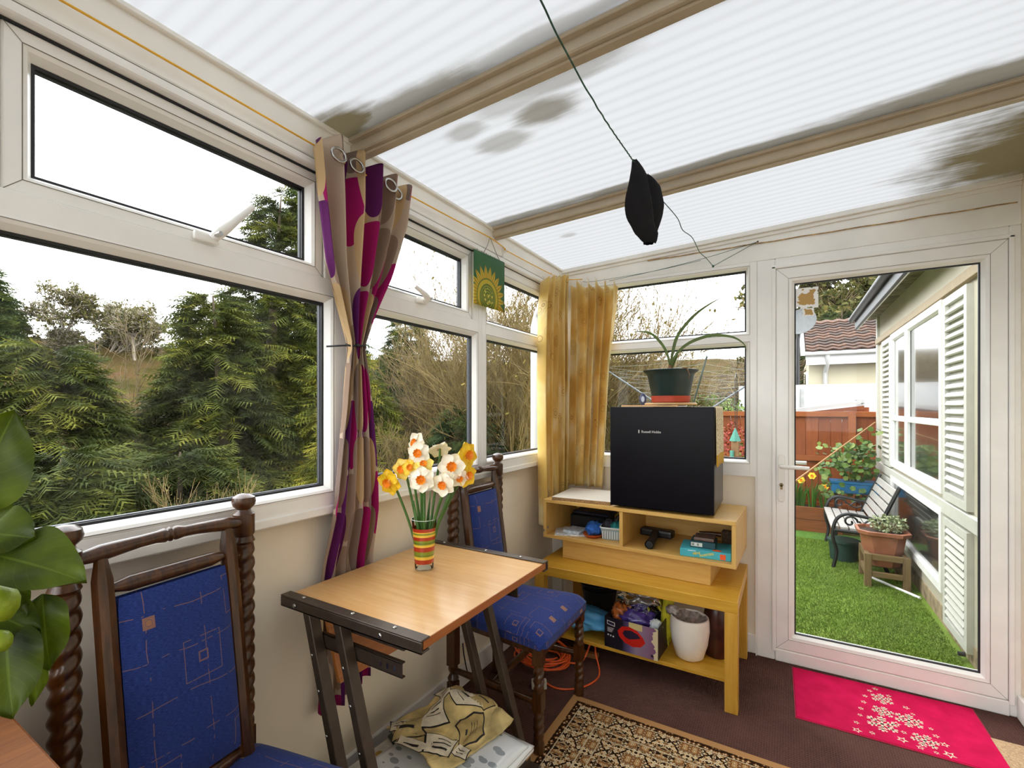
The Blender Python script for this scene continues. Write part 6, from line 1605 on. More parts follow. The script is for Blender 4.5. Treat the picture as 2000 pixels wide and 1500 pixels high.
# ---- plastic-lined stand with terracotta planter
STW = wood('grey_pine_stand', sc(94, 75, 44), sc(130, 107, 70), 0.75, axis=2)
ps = thing('plant_stand', (1.915, 1.93, GZ), 'weathered pine stand carrying the terracotta trough outside the door', 'stand')
for x in (1.775, 2.01):
    for y in (1.76, 2.06):
        MB().box(x, x + 0.045, y, y + 0.045, GZ, 0.165).build('leg', STW, ps, bevel=0.002)
STX = wood('grey_pine_rail', sc(94, 75, 44), sc(130, 107, 70), 0.75, axis=0)
for y in (1.765, 2.065): 
    MB().box(1.82, 2.01, y, y + 0.03, 0.12, 0.165).build('top_rail', STX, ps, bevel=0.002)
    MB().box(1.82, 2.01, y, y + 0.025, -0.01, 0.03).build('lower_rail', STX, ps, bevel=0.002)
for x in (1.78, 2.015):
    MB().box(x, x + 0.03, 1.805, 2.06, 0.12, 0.165).build('top_rail', STX, ps, bevel=0.002)
    MB().box(x, x + 0.025, 1.805, 2.06, -0.01, 0.03).build('lower_rail', STX, ps, bevel=0.002)
tp = thing('terracotta_trough', (1.90, 1.93, 0.166), 'octagonal terracotta plastic trough with a small white-flecked shrub', 'planter')
TER2 = pm('pale_terracotta', sc(148, 91, 65), 0.6, var=0.1, vscale=14)
def octp(hx, hy, c): return [(hx - c, -hy), (hx, -hy + c), (hx, hy - c), (hx - c, hy), (-hx + c, hy), (-hx, hy - c), (-hx, -hy + c), (-hx + c, -hy)]
def octa(levels, name, mat):
    mb = MB(); vs = []; fs = []
    for hx, hy, z in levels: vs += [(1.905 + x, 1.93 + y, z) for x, y in octp(hx, hy, 0.06)]
    for i in range(len(levels) - 1):
        for j in range(8): fs.append((i * 8 + j, i * 8 + (j + 1) % 8, (i + 1) * 8 + (j + 1) % 8, (i + 1) * 8 + j))
    fs.append(tuple(range(8))[::-1]); fs.append(tuple((len(levels) - 1) * 8 + j for j in range(8)))
    mb.add(vs, fs); return mb.build(name, mat, tp)
octa([(0.108, 0.10, 0.060), (0.140, 0.13, 0.290), (0.165, 0.155, 0.305), (0.168, 0.158, 0.330), (0.150, 0.140, 0.332), (0.143, 0.133, 0.305)], 'trough', TER2)
MB().prism([(1.905 + x, 1.93 + y) for x, y in octp(0.140, 0.130, 0.05)], 0.300, 0.309).build('soil', SOIL, tp)
def leaf_cloud(name, mat, parent, c, rad, n, size, seed, flat=0.7, lab=None):
    """individual small leaves scattered in a rounded crown, one mesh"""
    rs = np.random.RandomState(seed)
    d = rs.normal(size=(n, 3)); d /= np.linalg.norm(d, axis=1)[:, None]
    r = rs.uniform(0.35, 1.0, n) ** 0.5
    p = d * r[:, None] * np.array(rad) + np.array(c)
    a = rs.normal(size=(n, 3)); a /= np.linalg.norm(a, axis=1)[:, None]; a[:, 2] *= flat
    b = np.cross(a, rs.normal(size=(n, 3))); b /= (np.linalg.norm(b, axis=1)[:, None] + 1e-6)
    s = size * rs.uniform(0.6, 1.4, n)[:, None]
    V = np.stack([p - a * s, p + b * s * 0.5, p + a * s, p - b * s * 0.5], 1).reshape(-1, 3)
    return raw_mesh(name, V, np.arange(4 * n).reshape(-1, 4), mat, parent)
def raw_mesh(name, V, F, mat, parent=None, tint=None):
    V = np.asarray(V, dtype=np.float32)
    if parent is not None: V = V - np.array(org(parent), dtype=np.float32); o0 = None
    else: o0 = np.array([(V[:, 0].min() + V[:, 0].max()) / 2, (V[:, 1].min() + V[:, 1].max()) / 2, V[:, 2].min()]); V = V - o0
    k = F.shape[1]
    me = bpy.data.meshes.new(name); me.vertices.add(len(V)); me.vertices.foreach_set('co', V.astype(np.float32).ravel())
    me.loops.add(F.size); me.loops.foreach_set('vertex_index', F.astype(np.int32).ravel())
    me.polygons.add(len(F)); me.polygons.foreach_set('loop_start', np.arange(0, F.size, k, dtype=np.int32))
    if tint is not None:
        at = me.attributes.new('tint', 'FLOAT', 'POINT'); at.data.foreach_set('value', tint.astype(np.float32))
    me.update(calc_edges=True); me.materials.append(mat)
    o = bpy.data.objects.new(name, me); COL.objects.link(o)
    if parent is not None: o.parent = parent
    else: o.location = Vector(o0)
    return o
tag(leaf_cloud('shrub_leaves', pm('white_edged_leaf', sc(150, 160, 120), 0.5, var=0.5, vscale=60), tp, (1.95, 1.95, 0.375), (0.13, 0.10, 0.075), 420, 0.016, 5), kind='stuff')
for i in range(6):
    q = i * 1.05; MB().tube([(1.94 + 0.02 * math.cos(q), 1.95 + 0.02 * math.sin(q), 0.305), (1.945 + 0.09 * math.cos(q), 1.95 + 0.07 * math.sin(q), 0.40)], [0.004, 0.002], n=5).build('shrub_stem', BULB, tp)
tag(MB().tube([(1.83, 2.0, GZ + 0.012), (2.085, 1.64, GZ + 0.012)], 0.010, n=10).build('white_pipe', UPVC, None, smooth='auto'), 'thin white pipe lying on the grass under the plant stand', 'pipe')

# ---- garden bench along the house wall
bh = thing('garden_bench', (1.8, 2.6, GZ), 'garden bench with white slats and black scrolled iron ends beyond the trough', 'bench')
CI = pm('black_cast_iron', sc(24, 26, 28), 0.45, var=0.1)
WSL = pm('white_bench_slat', sc(170, 166, 161), 0.5, var=0.06, vscale=10)
for i in range(5):
    x = 1.585 + i * 0.068
    MB().box(x, x + 0.058, 2.16, 3.05, 0.250 - 0.004 * i, 0.270 - 0.004 * i).build('seat_slat', WSL, bh, bevel=0.003)
for i in range(5):
    x = 1.925 + i * 0.026; z = 0.31 + i * 0.068
    MB(M=Matrix.Translation((x, 0, z)) @ Matrix.Rotation(R(20), 4, 'Y')).box(-0.009, 0.009, 2.16, 3.05, -0.029, 0.029).build('back_slat', WSL, bh, bevel=0.003)
for y in (2.145, 3.065):
    mb = MB()
    arm = [Vector(p) for p in ((1.60, y, GZ), (1.625, y, 0.05), (1.60, y, 0.16), (1.60, y, 0.245), (1.63, y, 0.34), (1.70, y, 0.385), (1.80, y, 0.375), (1.90, y, 0.36), (1.955, y, 0.36))]
    mb.tube(cat(arm, 6), 0.014, n=8)
    sp_ = [Vector((1.72 + (0.055 - 0.0065 * i * 0.5) * math.cos(i * 0.5), y, 0.320 + (0.055 - 0.0065 * i * 0.5) * math.sin(i * 0.5))) for i in range(15)]
    mb.tube(sp_, 0.009, n=6)
    mb.tube(cat([Vector(p) for p in ((1.78, y, 0.33), (1.84, y, 0.29), (1.90, y, 0.31), (1.86, y, 0.35), (1.80, y, 0.30))], 6), 0.008, n=6)
    mb.tube(cat([Vector(p) for p in ((1.98, y, GZ), (1.93, y, 0.06), (1.90, y, 0.22), (1.94, y, 0.36), (2.05, y, 0.64))], 6), 0.015, n=8)
    mb.tube([(1.59, y, 0.24), (1.92, y, 0.225)], 0.014, n=8)
    mb.build('cast_iron_end', CI, bh, smooth='auto')
tub = thing('dark_tub', (1.68, 2.6, GZ), 'dark green tub standing on the grass under the garden bench', 'tub')
MB().lathe([(0.10, 0), (0.115, 0.16), (0.125, 0.165), (0.125, 0.185), (0.112, 0.185)], (1.70, 2.45, GZ + 0.0005), 24).build('tub_body', pm('dark_teal_plastic', sc(38, 62, 56), 0.5, var=0.06), tub, smooth='auto')

# ---- raised bed, fence, geraniums
BEDW = wood('orange_bed_board', sc(106, 57, 22), sc(140, 81, 38), 0.7, axis=0)
rb = thing('raised_bed', (1.2, 3.6, GZ), 'orange-brown timber raised bed along the garden fence', 'planter')
for i in range(2): MB().box(0.3, 1.78, 3.46, 3.485, GZ - 0.02 + i * 0.145, GZ + 0.122 + i * 0.145).build('front_board', BEDW, rb, bevel=0.003)
for x in (0.30, 1.755): MB().box(x, x + 0.025, 3.485, 3.78, GZ - 0.02, 0.18).build('end_board', BEDW, rb, bevel=0.003)
MB().box(0.325, 1.755, 3.485, 3.78, GZ - 0.02, 0.15).build('soil', SOIL, rb)
FENW = [wood('orange_fence_board_%d' % i, sc(108 + 6 * i, 50 + 3 * i, 12), sc(136 + 5 * i, 68 + 4 * i, 20 + 3 * i), 0.75, axis=2) for i in range(3)]
fc = thing('garden_fence', (1.4, 3.82, GZ), 'orange-stained close-board garden fence behind the raised bed', 'fence')
x = -0.2; i = 0
while x < 3.0:
    w = 0.118 + 0.012 * math.sin(i * 2.3)
    MB().box(x, x + w - 0.004, 3.81 + 0.006 * (i % 2), 3.828 + 0.006 * (i % 2), GZ, 1.235 + 0.004 * math.sin(i * 1.7)).build('board', FENW[i % 3], fc, bevel=0.002)
    x += w; i += 1
FENX = wood('orange_fence_rail', sc(127, 64, 18), sc(156, 85, 31), 0.75, axis=0)
for z in (0.70, 0.16): MB().box(-0.2, 3.0, 3.765, 3.81, z - 0.03, z + 0.03).build('fence_rail', FENX, fc, bevel=0.002)
MB().box(-0.2, 3.0, 3.775, 3.85, 1.19, 1.25).build('top_rail', FENX, fc, bevel=0.002)
for x in (-0.15, 0.85, 1.855, 2.83): MB().box(x, x + 0.07, 3.75, 3.81, GZ, 1.235).build('post', FENX, fc, bevel=0.002)
YEL2 = PET_Y
for i, (x, y, h) in enumerate(((1.50, 3.6, 0.36), (1.395, 3.62, 0.30), (1.33, 3.58, 0.36), (1.62, 3.62, 0.24))):
    d = thing('garden_daffodil', (x, y, 0.15), ['yellow daffodil clump tallest in the raised bed by the fence', 'yellow daffodil clump left of the tallest one in the raised bed', 'leafy daffodil clump at the left end seen through the door', 'low daffodil clump in the raised bed nearest the geraniums'][i], 'flower', 'daffodils in the raised bed')
    for k in range(14):
        q = rnd.uniform(0, 6.28); l = h * rnd.uniform(0.7, 1.0)
        MB().tube([(x + 0.03 * math.cos(q), y + 0.03 * math.sin(q), 0.15), (x + 0.05 * math.cos(q), y + 0.05 * math.sin(q), 0.15 + l * 0.6), (x + 0.10 * math.cos(q), y + 0.09 * math.sin(q), 0.15 + l * 0.9)], [0.006, 0.006, 0.001], n=4).build('leaf_blade', STEM, d)
    MB().tube([(x, y, 0.15), (x, y - 0.01, 0.15 + h), (x, y - 0.03, 0.15 + h + 0.01)], 0.004, n=5).build('stem', STEM, d)
    if i < 2 or i == 3:
        Mf = place(Vector((0, -0.035, h + 0.01)), x=(0, 0, 1), z=(-0.1, -1, 0.15)) @ Matrix.Scale(1.15, 4)
        for k in range(6): child('petal', PM_Y, d, Mf @ Matrix.Rotation(k * PI / 3, 4, 'Z'))
        child('corona', CORM, d, Mf)
# blue trough on a table with geraniums
bt_ = thing('blue_trough', (1.86, 3.05, GZ), 'bright blue plastic trough of trailing geraniums beside the bench', 'planter')
BLU = pm('bright_blue_plastic', sc(26, 101, 148), 0.4, var=0.05)
MB().box(1.66, 2.08, 3.20, 3.40, 0.40, 0.52).build('trough', BLU, bt_, bevel=0.012, seg=2)
MB().box(1.65, 2.09, 3.19, 3.41, 0.50, 0.525).build('trough_rim', BLU, bt_, bevel=0.004)
for x in (1.69, 2.03): MB().box(x, x + 0.03, 3.28, 3.31, GZ, 0.40).build('leg', CI, bt_)
GER = [pm('geranium_leaf_%d' % i, c, 0.55, var=0.15, vscale=40) for i, c in enumerate((sc(76, 102, 25), sc(56, 84, 21), sc(102, 119, 40)))]
gm = []
for mt in GER:
    mb = MB(); n = 14
    vs = [(0, 0, 0.004)] + [((1 + 0.10 * math.cos(5 * 2 * PI * j / n)) * math.cos(2 * PI * j / n), (1 + 0.10 * math.cos(5 * 2 * PI * j / n)) * math.sin(2 * PI * j / n), 0.12 * math.sin(3 * 2 * PI * j / n)) for j in range(n)]
    mb.add(vs, [(0, 1 + j, 1 + (j + 1) % n) for j in range(n)])
    o = mb.build('leaf', mt, None, smooth=True, fix=False); m_ = o.data; off = o.location.copy(); bpy.data.objects.remove(o); m_.transform(Matrix.Translation(off)); gm.append(m_)
ge = thing('geranium_plant', (1.86, 3.28, 0.50), 'large leafy green geranium spilling over the blue trough', 'plant')
rg = random.Random(5)
for i in range(290):
    u_ = rg.random()
    cx, cz = rg.gauss(1.86, 0.13), 0.56 + 0.36 * rg.random() ** 0.9
    cx -= 0.16 * (0.95 - cz)
    if i % 7 == 0: cx, cz = rg.uniform(1.56, 1.95), rg.uniform(0.34, 0.52)
    if i % 19 == 0: cx, cz = rg.uniform(1.90, 2.06), rg.uniform(0.9, 1.08)
    cx = min(cx, 2.06)
    cy = 3.25 + rg.uniform(-0.17, 0.12)
    s = rg.uniform(0.018, 0.033)
    M = Matrix.Translation(Vector((cx, cy, cz)) - org(ge)) @ Euler((rg.uniform(0.2, 1.4), rg.uniform(-0.6, 0.6), rg.uniform(-0.8, 0.8))).to_matrix().to_4x4() @ Matrix.Scale(s, 4)
    child('leaf', gm[rg.choice((0, 0, 1, 1, 2))], ge, M)
for i in range(16):
    a = rg.uniform(-0.18, 0.2); MB().tube([(1.86 + a * 0.4, 3.28, 0.52), (1.85 + a * 0.8, 3.24, 0.65), (1.84 + a, 3.2, 0.60 + rg.uniform(0.05, 0.3))], 0.005, n=5).build('stem', STEM, ge)
tag(MB().tube([(0.957, 0.125, 0.592), (2.09, 3.70, 1.135)], 0.006, n=6).build('taut_rope', pm('tan_rope', sc(164, 123, 75), 0.8), None), 'taut tan rope running diagonally across the garden to the wall', 'rope')

# ---- beyond the fence: shed roof, white wall, neighbour's house
WPT = pm('white_painted_wall', sc(179, 179, 178), 0.6, var=0.03, vscale=5)
sh = thing('low_shed', (1.2, 4.9, GZ), 'low timber shed with white roof edge just behind the fence', 'shed')
def slab(name, x0, x1, y0, y1, za, zb, t, mat, parent):
    vs = [(x0, y0, za), (x1, y0, zb), (x1, y1, zb), (x0, y1, za), (x0, y0, za + t), (x1, y0, zb + t), (x1, y1, zb + t), (x0, y1, za + t)]
    return MB().add(vs, [(0, 1, 2, 3), (4, 7, 6, 5), (0, 4, 5, 1), (1, 5, 6, 2), (2, 6, 7, 3), (3, 7, 4, 0)]).build(name, mat, parent)
slab('white_roof_edge', 0.4, 2.02, 4.18, 5.3, 1.10, 1.335, 0.045, WPT, sh)
for i in range(3): slab('timber_board', 0.42, 2.05, 4.20 + 0.012 * i, 4.215 + 0.012 * i, 1.055 - i * 0.06, 1.275 - i * 0.045, 0.045, FENW[i], sh)
MB().box(0.45, 2.0, 4.25, 5.2, GZ, 1.10).build('shed_body', FENW[0], sh)
MB().box(2.04, 2.10, 4.22, 4.28, GZ, 1.30).build('shed_post', FENW[1], sh)
wl_ = thing('white_garden_wall', (1.4, 6.0, GZ), 'white painted boundary wall beyond the fence', 'wall')
MB().box(0.55, 3.4, 6.0, 6.15, GZ, 1.66).build('wall_panel', WPT, wl_)
MB().box(1.44, 1.48, 5.97, 6.0, 1.28, 1.60).build('pipe_box', pm('grey_pipe', sc(150, 152, 150), 0.5), wl_, bevel=0.004)
MB().box(2.15, 2.25, 5.93, 6.0, 1.36, 1.42).build('tap_box', pm('grey_pipe', sc(150, 152, 150), 0.5), wl_, bevel=0.006)
nh = thing('neighbour_bungalow', (2.6, 10.0, GZ), 'cream neighbouring bungalow with brown tiled roof and white gutter', 'house')
CR2 = pm('neighbour_render', sc(173, 165, 140), 0.7, var=0.02, vscale=3)
MB().box(1.66, 6.0, 9.35, 13.0, GZ, 2.40).build('wall', CR2, nh)
MB().tube([(1.58, 8.98, 2.44), (6.2, 8.98, 2.44)], 0.05, n=12).build('gutter', WPT, nh, smooth='auto')
MB().box(1.60, 6.2, 9.02, 9.05, 2.20, 2.44).build('fascia', WPT, nh, bevel=0.003)
MB().box(1.60, 6.2, 9.05, 9.35, 2.34, 2.40).build('soffit', WPT, nh)
MB().tube([(1.98, 8.99, 2.40), (1.98, 9.05, 2.22), (1.96, 9.3, 2.05), (1.96, 9.32, 0.0)], 0.045, n=10).build('downpipe', WPT, nh, smooth='auto')
slab('bargeboard', 1.50, 1.58, 8.98, 9.02, 2.42, 2.42, 0.05, WPT, nh)
vs = [(1.50, 8.95, 2.40), (1.58, 8.95, 2.40), (1.58, 11.0, 3.36), (1.50, 11.0, 3.36), (1.50, 8.95, 2.52), (1.58, 8.95, 2.52), (1.58, 11.0, 3.48), (1.50, 11.0, 3.48)]
MB().add(vs, [(0, 1, 2, 3), (4, 7, 6, 5), (0, 4, 5, 1), (1, 5, 6, 2), (2, 6, 7, 3), (3, 7, 4, 0)]).build('verge_board', WPT, nh)
vs = [(1.58, 8.95, 2.44), (6.3, 8.95, 2.44), (6.3, 11.0, 3.40), (1.58, 11.0, 3.40), (1.58, 8.95, 2.47), (6.3, 8.95, 2.47), (6.3, 11.0, 3.43), (1.58, 11.0, 3.43)]
rf = MB().add(vs, [(0, 1, 2, 3), (4, 7, 6, 5), (0, 4, 5, 1), (1, 5, 6, 2), (2, 6, 7, 3), (3, 7, 4, 0)]).build('roof', pm('roof_underlay', sc(70, 46, 38), 0.9), nh)
TIL = [pm('brown_roof_tile_%d' % i, c, 0.85, var=0.3, vscale=16) for i, c in enumerate((sc(62, 40, 28), sc(48, 34, 26), sc(76, 50, 34)))]
tme = []
for mt in TIL:
    mb = MB(); n = 8
    vs = []
    for j in range(n + 1):
        for y, dz in ((0.0, 0.03), (0.36, 0.0)):
            vs.append((0.24 * j / n, y, dz + 0.028 * (0.5 + 0.5 * math.cos(2 * PI * j / n))))
    mb.add(vs, [(2 * j, 2 * j + 2, 2 * j + 3, 2 * j + 1) for j in range(n)] + [])
    vs2 = []
    for j in range(n + 1):
        for dz in (0.0, 0.03): vs2.append((0.24 * j / n, 0.0, dz + 0.028 * (0.5 + 0.5 * math.cos(2 * PI * j / n)) - (0.03 if dz == 0 else 0) + (0.03 if dz == 0 else 0)))
    mb.add(vs2, [(2 * j, 2 * j + 2, 2 * j + 3, 2 * j + 1) for j in range(n)])
    o = mb.build('tile', mt, None, smooth=False, fix=False); m_ = o.data; off = o.location.copy(); bpy.data.objects.remove(o); m_.transform(Matrix.Translation(off)); tme.append(m_)
sl = math.atan2(0.96, 2.05)
for r_ in range(11):
    for k in range(13):
        M = Matrix.Translation(Vector((1.60 + 0.235 * k, 8.93 + 0.195 * math.cos(sl) * r_, 2.475 + 0.195 * math.sin(sl) * r_)) - org(rf)) @ Matrix.Rotation(sl - 0.07, 4, 'X')
        child('tile', tme[(r_ * 5 + k * 3 + (r_ * k) % 2) % 3], rf, M)
hw2 = MB().box(1.62, 1.66, 9.6, 10.4, 1.55, 2.1).build('window', UPVC, nh); MB().box(1.61, 1.622, 9.66, 10.34, 1.60, 2.05).build('pane', DGL, hw2)
dsh = thing('satellite_dish', (1.42, 7.0, 2.2), 'grey satellite dish on a dark pole left of the neighbour roof', 'dish')
MB(M=Matrix.Translation((1.46, 7.0, 2.82)) @ Matrix.Rotation(R(70), 4, 'X') @ Matrix.Rotation(R(-15), 4, 'Y')).lathe([(0.02, -0.05), (0.12, -0.04), (0.21, -0.005), (0.25, 0.02), (0.245, 0.025), (0.2, 0.0)], n=28).build('reflector', pm('grey_dish_paint', sc(84, 86, 86), 0.6), dsh, smooth='auto')
MB().tube([(1.42, 7.05, GZ), (1.42, 7.05, 2.5), (1.45, 7.03, 2.75)], 0.03, n=8).build('mast', CI, dsh, smooth='auto')

# ---- rotary clothes airer, bird house and creeper seen through the end window
ra = thing('rotary_airer', (0.2, 3.3, GZ), 'rotary clothes airer with folded-out arms and lines behind the potted amaryllis', 'airer')
ALU = pm('grey_aluminium', sc(104, 110, 116), 0.5, metal=0.3, var=0.05)
hub = Vector((0.20, 3.3, 1.10)); MB().tube([(0.2, 3.3, GZ), hub], 0.022, n=10).build('mast', ALU, ra, smooth='auto')
tips = []
for k in range(4):
    q = R(20) + k * PI / 2; tp_ = hub + Vector((1.05 * math.cos(q), 1.05 * math.sin(q), 0.72)); tips.append(tp_)
    MB().tube([hub, tp_], 0.010, n=8).build('arm', ALU, ra, smooth='auto')
for j in range(7):
    f = 0.45 + 0.09 * j; P = [hub.lerp(t, f) for t in tips]
    for k in range(4):
        a, b_ = P[k], P[(k + 1) % 4]
        MB().tube([a, (a + b_) / 2 - Vector((0, 0, 0.03)), b_], 0.0018, n=4).build('line', pm('pale_line', sc(120, 122, 112), 0.6), ra)
bf = thing('bird_house', (0.80, 2.5, 0.80), 'turquoise wooden bird feeder with pointed roof hanging outside the end window', 'bird feeder')
TQ = pm('turquoise_paint', sc(81, 141, 127), 0.6, var=0.1)
MB().lathe([(0.055, 0), (0.002, 0.14)], (0.80, 2.5, 0.955), 4).build('pointed_roof', TQ, bf)
MB().box(0.765, 0.835, 2.465, 2.535, 0.80, 0.955).build('feeder_box', pm('brown_feeder_wood', sc(126, 92, 60), 0.7, var=0.15), bf, bevel=0.003)
MB().lathe([(0.02, 0), (0.02, 0.08)], (0.775, 2.45, 0.78), 10).build('seed_tube', TQ, bf)
MB().tube([(0.80, 2.5, 1.09), (0.80, 2.5, 1.6), (0.80, 2.62, 1.66), (0.80, 2.7, 1.6), (0.80, 2.7, GZ)], 0.0035, n=6).build('hanger', CI, bf, smooth='auto')
crp = thing('red_creeper', (0.75, 3.0, GZ), 'red-leaved shrub growing behind the turquoise bird feeder', 'shrub')
tag(leaf_cloud('foliage', pm('red_leaf', sc(140, 46, 33), 0.6, var=0.4, vscale=20), crp, (0.74, 3.1, 0.88), (0.17, 0.16, 0.26), 420, 0.020, 11), kind='stuff')
tag(leaf_cloud('green_foliage', GER[0], crp, (0.80, 3.12, 0.50), (0.22, 0.2, 0.45), 460, 0.024, 12), kind='stuff')
MB().tube([(0.72, 3.1, GZ), (0.72, 3.1, 1.1)], [0.016, 0.006], n=6).build('stem', BULB, crp)
dp = thing('downpipe', (-0.5, 0.6, -1.2), 'white plastic downpipe just outside the corner window', 'pipe')
MB().tube([(-0.50, 0.60, -1.2), (-0.50, 0.60, 1.95), (-0.46, 0.58, 2.05), (-0.20, 0.30, 2.15), (-0.14, 0.2, 2.16)], 0.040, n=14).build('pipe', WPT, dp, smooth='auto')
MB().lathe([(0.047, 0), (0.047, 0.05)], (-0.50, 0.60, 1.80), 14).build('collar', WPT, dp, smooth='auto')

# ================================================================== hillside and trees beyond the left windows
def scrub_mat():
    m, nt, b = new_mat('winter_scrub_ground')
    tc = node(nt, 'ShaderNodeTexCoord')
    n1 = node(nt, 'ShaderNodeTexNoise', {'Vector': tc.outputs['Object'], 'Scale': 0.5, 'Detail': 8.0, 'Roughness': 0.7})
    nt.links.new(ramp(nt, n1.outputs['Fac'], [(0.3, sc(41, 41, 16)), (0.5, sc(65, 56, 32)), (0.7, sc(78, 56, 41))]), b.inputs['Base Color'])
    b.inputs['Roughness'].default_value = 1.0; b.inputs['Specular IOR Level'].default_value = 0.0
    bm = node(nt, 'ShaderNodeBump', {'Strength': 1.0, 'Distance': 0.2, 'Height': n1.outputs['Fac']}); nt.links.new(bm.outputs[0], b.inputs['Normal'])
    return m
SCRUB = scrub_mat()
def hz(x, y):
    """valley side: drops beside the house, then climbs to a wooded ridge"""
    d = math.hypot(min(0.0, x + 0.4), max(0.0, y - 3.9))
    if d < 9: h = -0.25 - 0.16 * d
    elif d < 16: h = -1.69 + 0.05 * (d - 9)
    else: h = -1.34 + (d - 16) * 0.27
    if d > 44: h = -1.34 + 28 * 0.27 - 0.1 * (d - 44)
    damp = 1.0 if x < -0.3 else max(0.25, 1 - (x + 0.3) * 0.1)
    if y > 3.9 and x > -0.4: h = -0.25 + (y - 3.9) * 0.02
    return h + 0.25 * mnoise.noise((x * 0.25, y * 0.25, 0)) * min(1, d / 4)
mb = MB()
mb.grid(70, 70, lambda a, b: (-75 + 95 * a ** 0.8, -30 + 100 * b, hz(-75 + 95 * a ** 0.8, -30 + 100 * b) if not (-75 + 95 * a ** 0.8 > -1.6 and -30 + 100 * b < 3.9) else -0.6))
st(mb.build('ground', SCRUB, None, smooth=True, fix=False))

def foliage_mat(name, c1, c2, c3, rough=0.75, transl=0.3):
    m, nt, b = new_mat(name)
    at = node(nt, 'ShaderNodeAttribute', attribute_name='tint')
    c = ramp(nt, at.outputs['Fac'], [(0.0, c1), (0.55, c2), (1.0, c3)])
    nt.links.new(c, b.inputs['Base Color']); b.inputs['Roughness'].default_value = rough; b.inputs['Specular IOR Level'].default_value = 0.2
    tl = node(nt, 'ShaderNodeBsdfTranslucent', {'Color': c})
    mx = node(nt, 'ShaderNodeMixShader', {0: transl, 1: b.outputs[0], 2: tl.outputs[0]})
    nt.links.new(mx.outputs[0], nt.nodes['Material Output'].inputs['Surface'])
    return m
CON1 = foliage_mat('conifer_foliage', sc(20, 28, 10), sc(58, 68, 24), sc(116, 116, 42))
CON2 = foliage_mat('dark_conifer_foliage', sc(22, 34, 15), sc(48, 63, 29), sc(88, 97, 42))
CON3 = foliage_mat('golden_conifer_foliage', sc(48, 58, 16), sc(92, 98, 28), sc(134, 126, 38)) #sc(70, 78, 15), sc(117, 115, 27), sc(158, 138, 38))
BARK = pm('grey_brown_bark', sc(76, 65, 50), 0.9, var=0.25, vscale=12)
TWG = pm('winter_twig', sc(109, 93, 66), 0.9, var=0.25, vscale=5)
TWG2 = pm('pale_birch_twig', sc(135, 125, 111), 0.85, var=0.2, vscale=5)
TWG3 = pm('yellow_brown_twig', sc(112, 94, 54), 0.85, var=0.25, vscale=5)

def frond():
    """flat feathery spray along +x, unit length"""
    V, F = [], []
    def tri(a, b, c):
        k = len(V); V.extend([a, b, c]); F.append((k, k + 1, k + 2))
    tri((0, -0.012, 0), (0, 0.012, 0), (1.0, 0, -0.03))
    for i in range(7):
        x = 0.10 + 0.12 * i; w = 0.30 * math.sin(PI * (0.18 + 0.72 * i / 7)) 
        for s in (-1, 1):
            tri((x - 0.02, 0, 0), (x + 0.055, 0, 0), (x + 0.20, s * w, -0.06 - 0.05 * (i % 2)))
            tri((x + 0.06, s * w * 0.35, -0.02), (x + 0.11, s * w * 0.5, -0.03), (x + 0.24, s * w * 0.55, 0.03))
    return np.array(V), np.array(F)
FV, FF = frond()

def spray_mesh(name, pos, dirs, ups, size, tint, mat, parent):
    """instances of the spray baked into one mesh"""
    n = len(pos)
    d = dirs / np.linalg.norm(dirs, axis=1)[:, None]
    s = np.cross(ups, d); s /= (np.linalg.norm(s, axis=1)[:, None] + 1e-9); u = np.cross(d, s)
    B = np.stack([d, s, u], 2)                       # columns
    V = np.einsum('nij,kj->nki', B, FV) * size[:, None, None] + pos[:, None, :]
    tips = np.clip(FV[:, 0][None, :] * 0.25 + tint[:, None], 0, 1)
    F = FF[None] + (np.arange(n) * len(FV))[:, None, None]
    o = raw_mesh(name, V.reshape(-1, 3), F.reshape(-1, 3), mat, parent, tint=tips.ravel())
    return tag(o, kind='stuff')

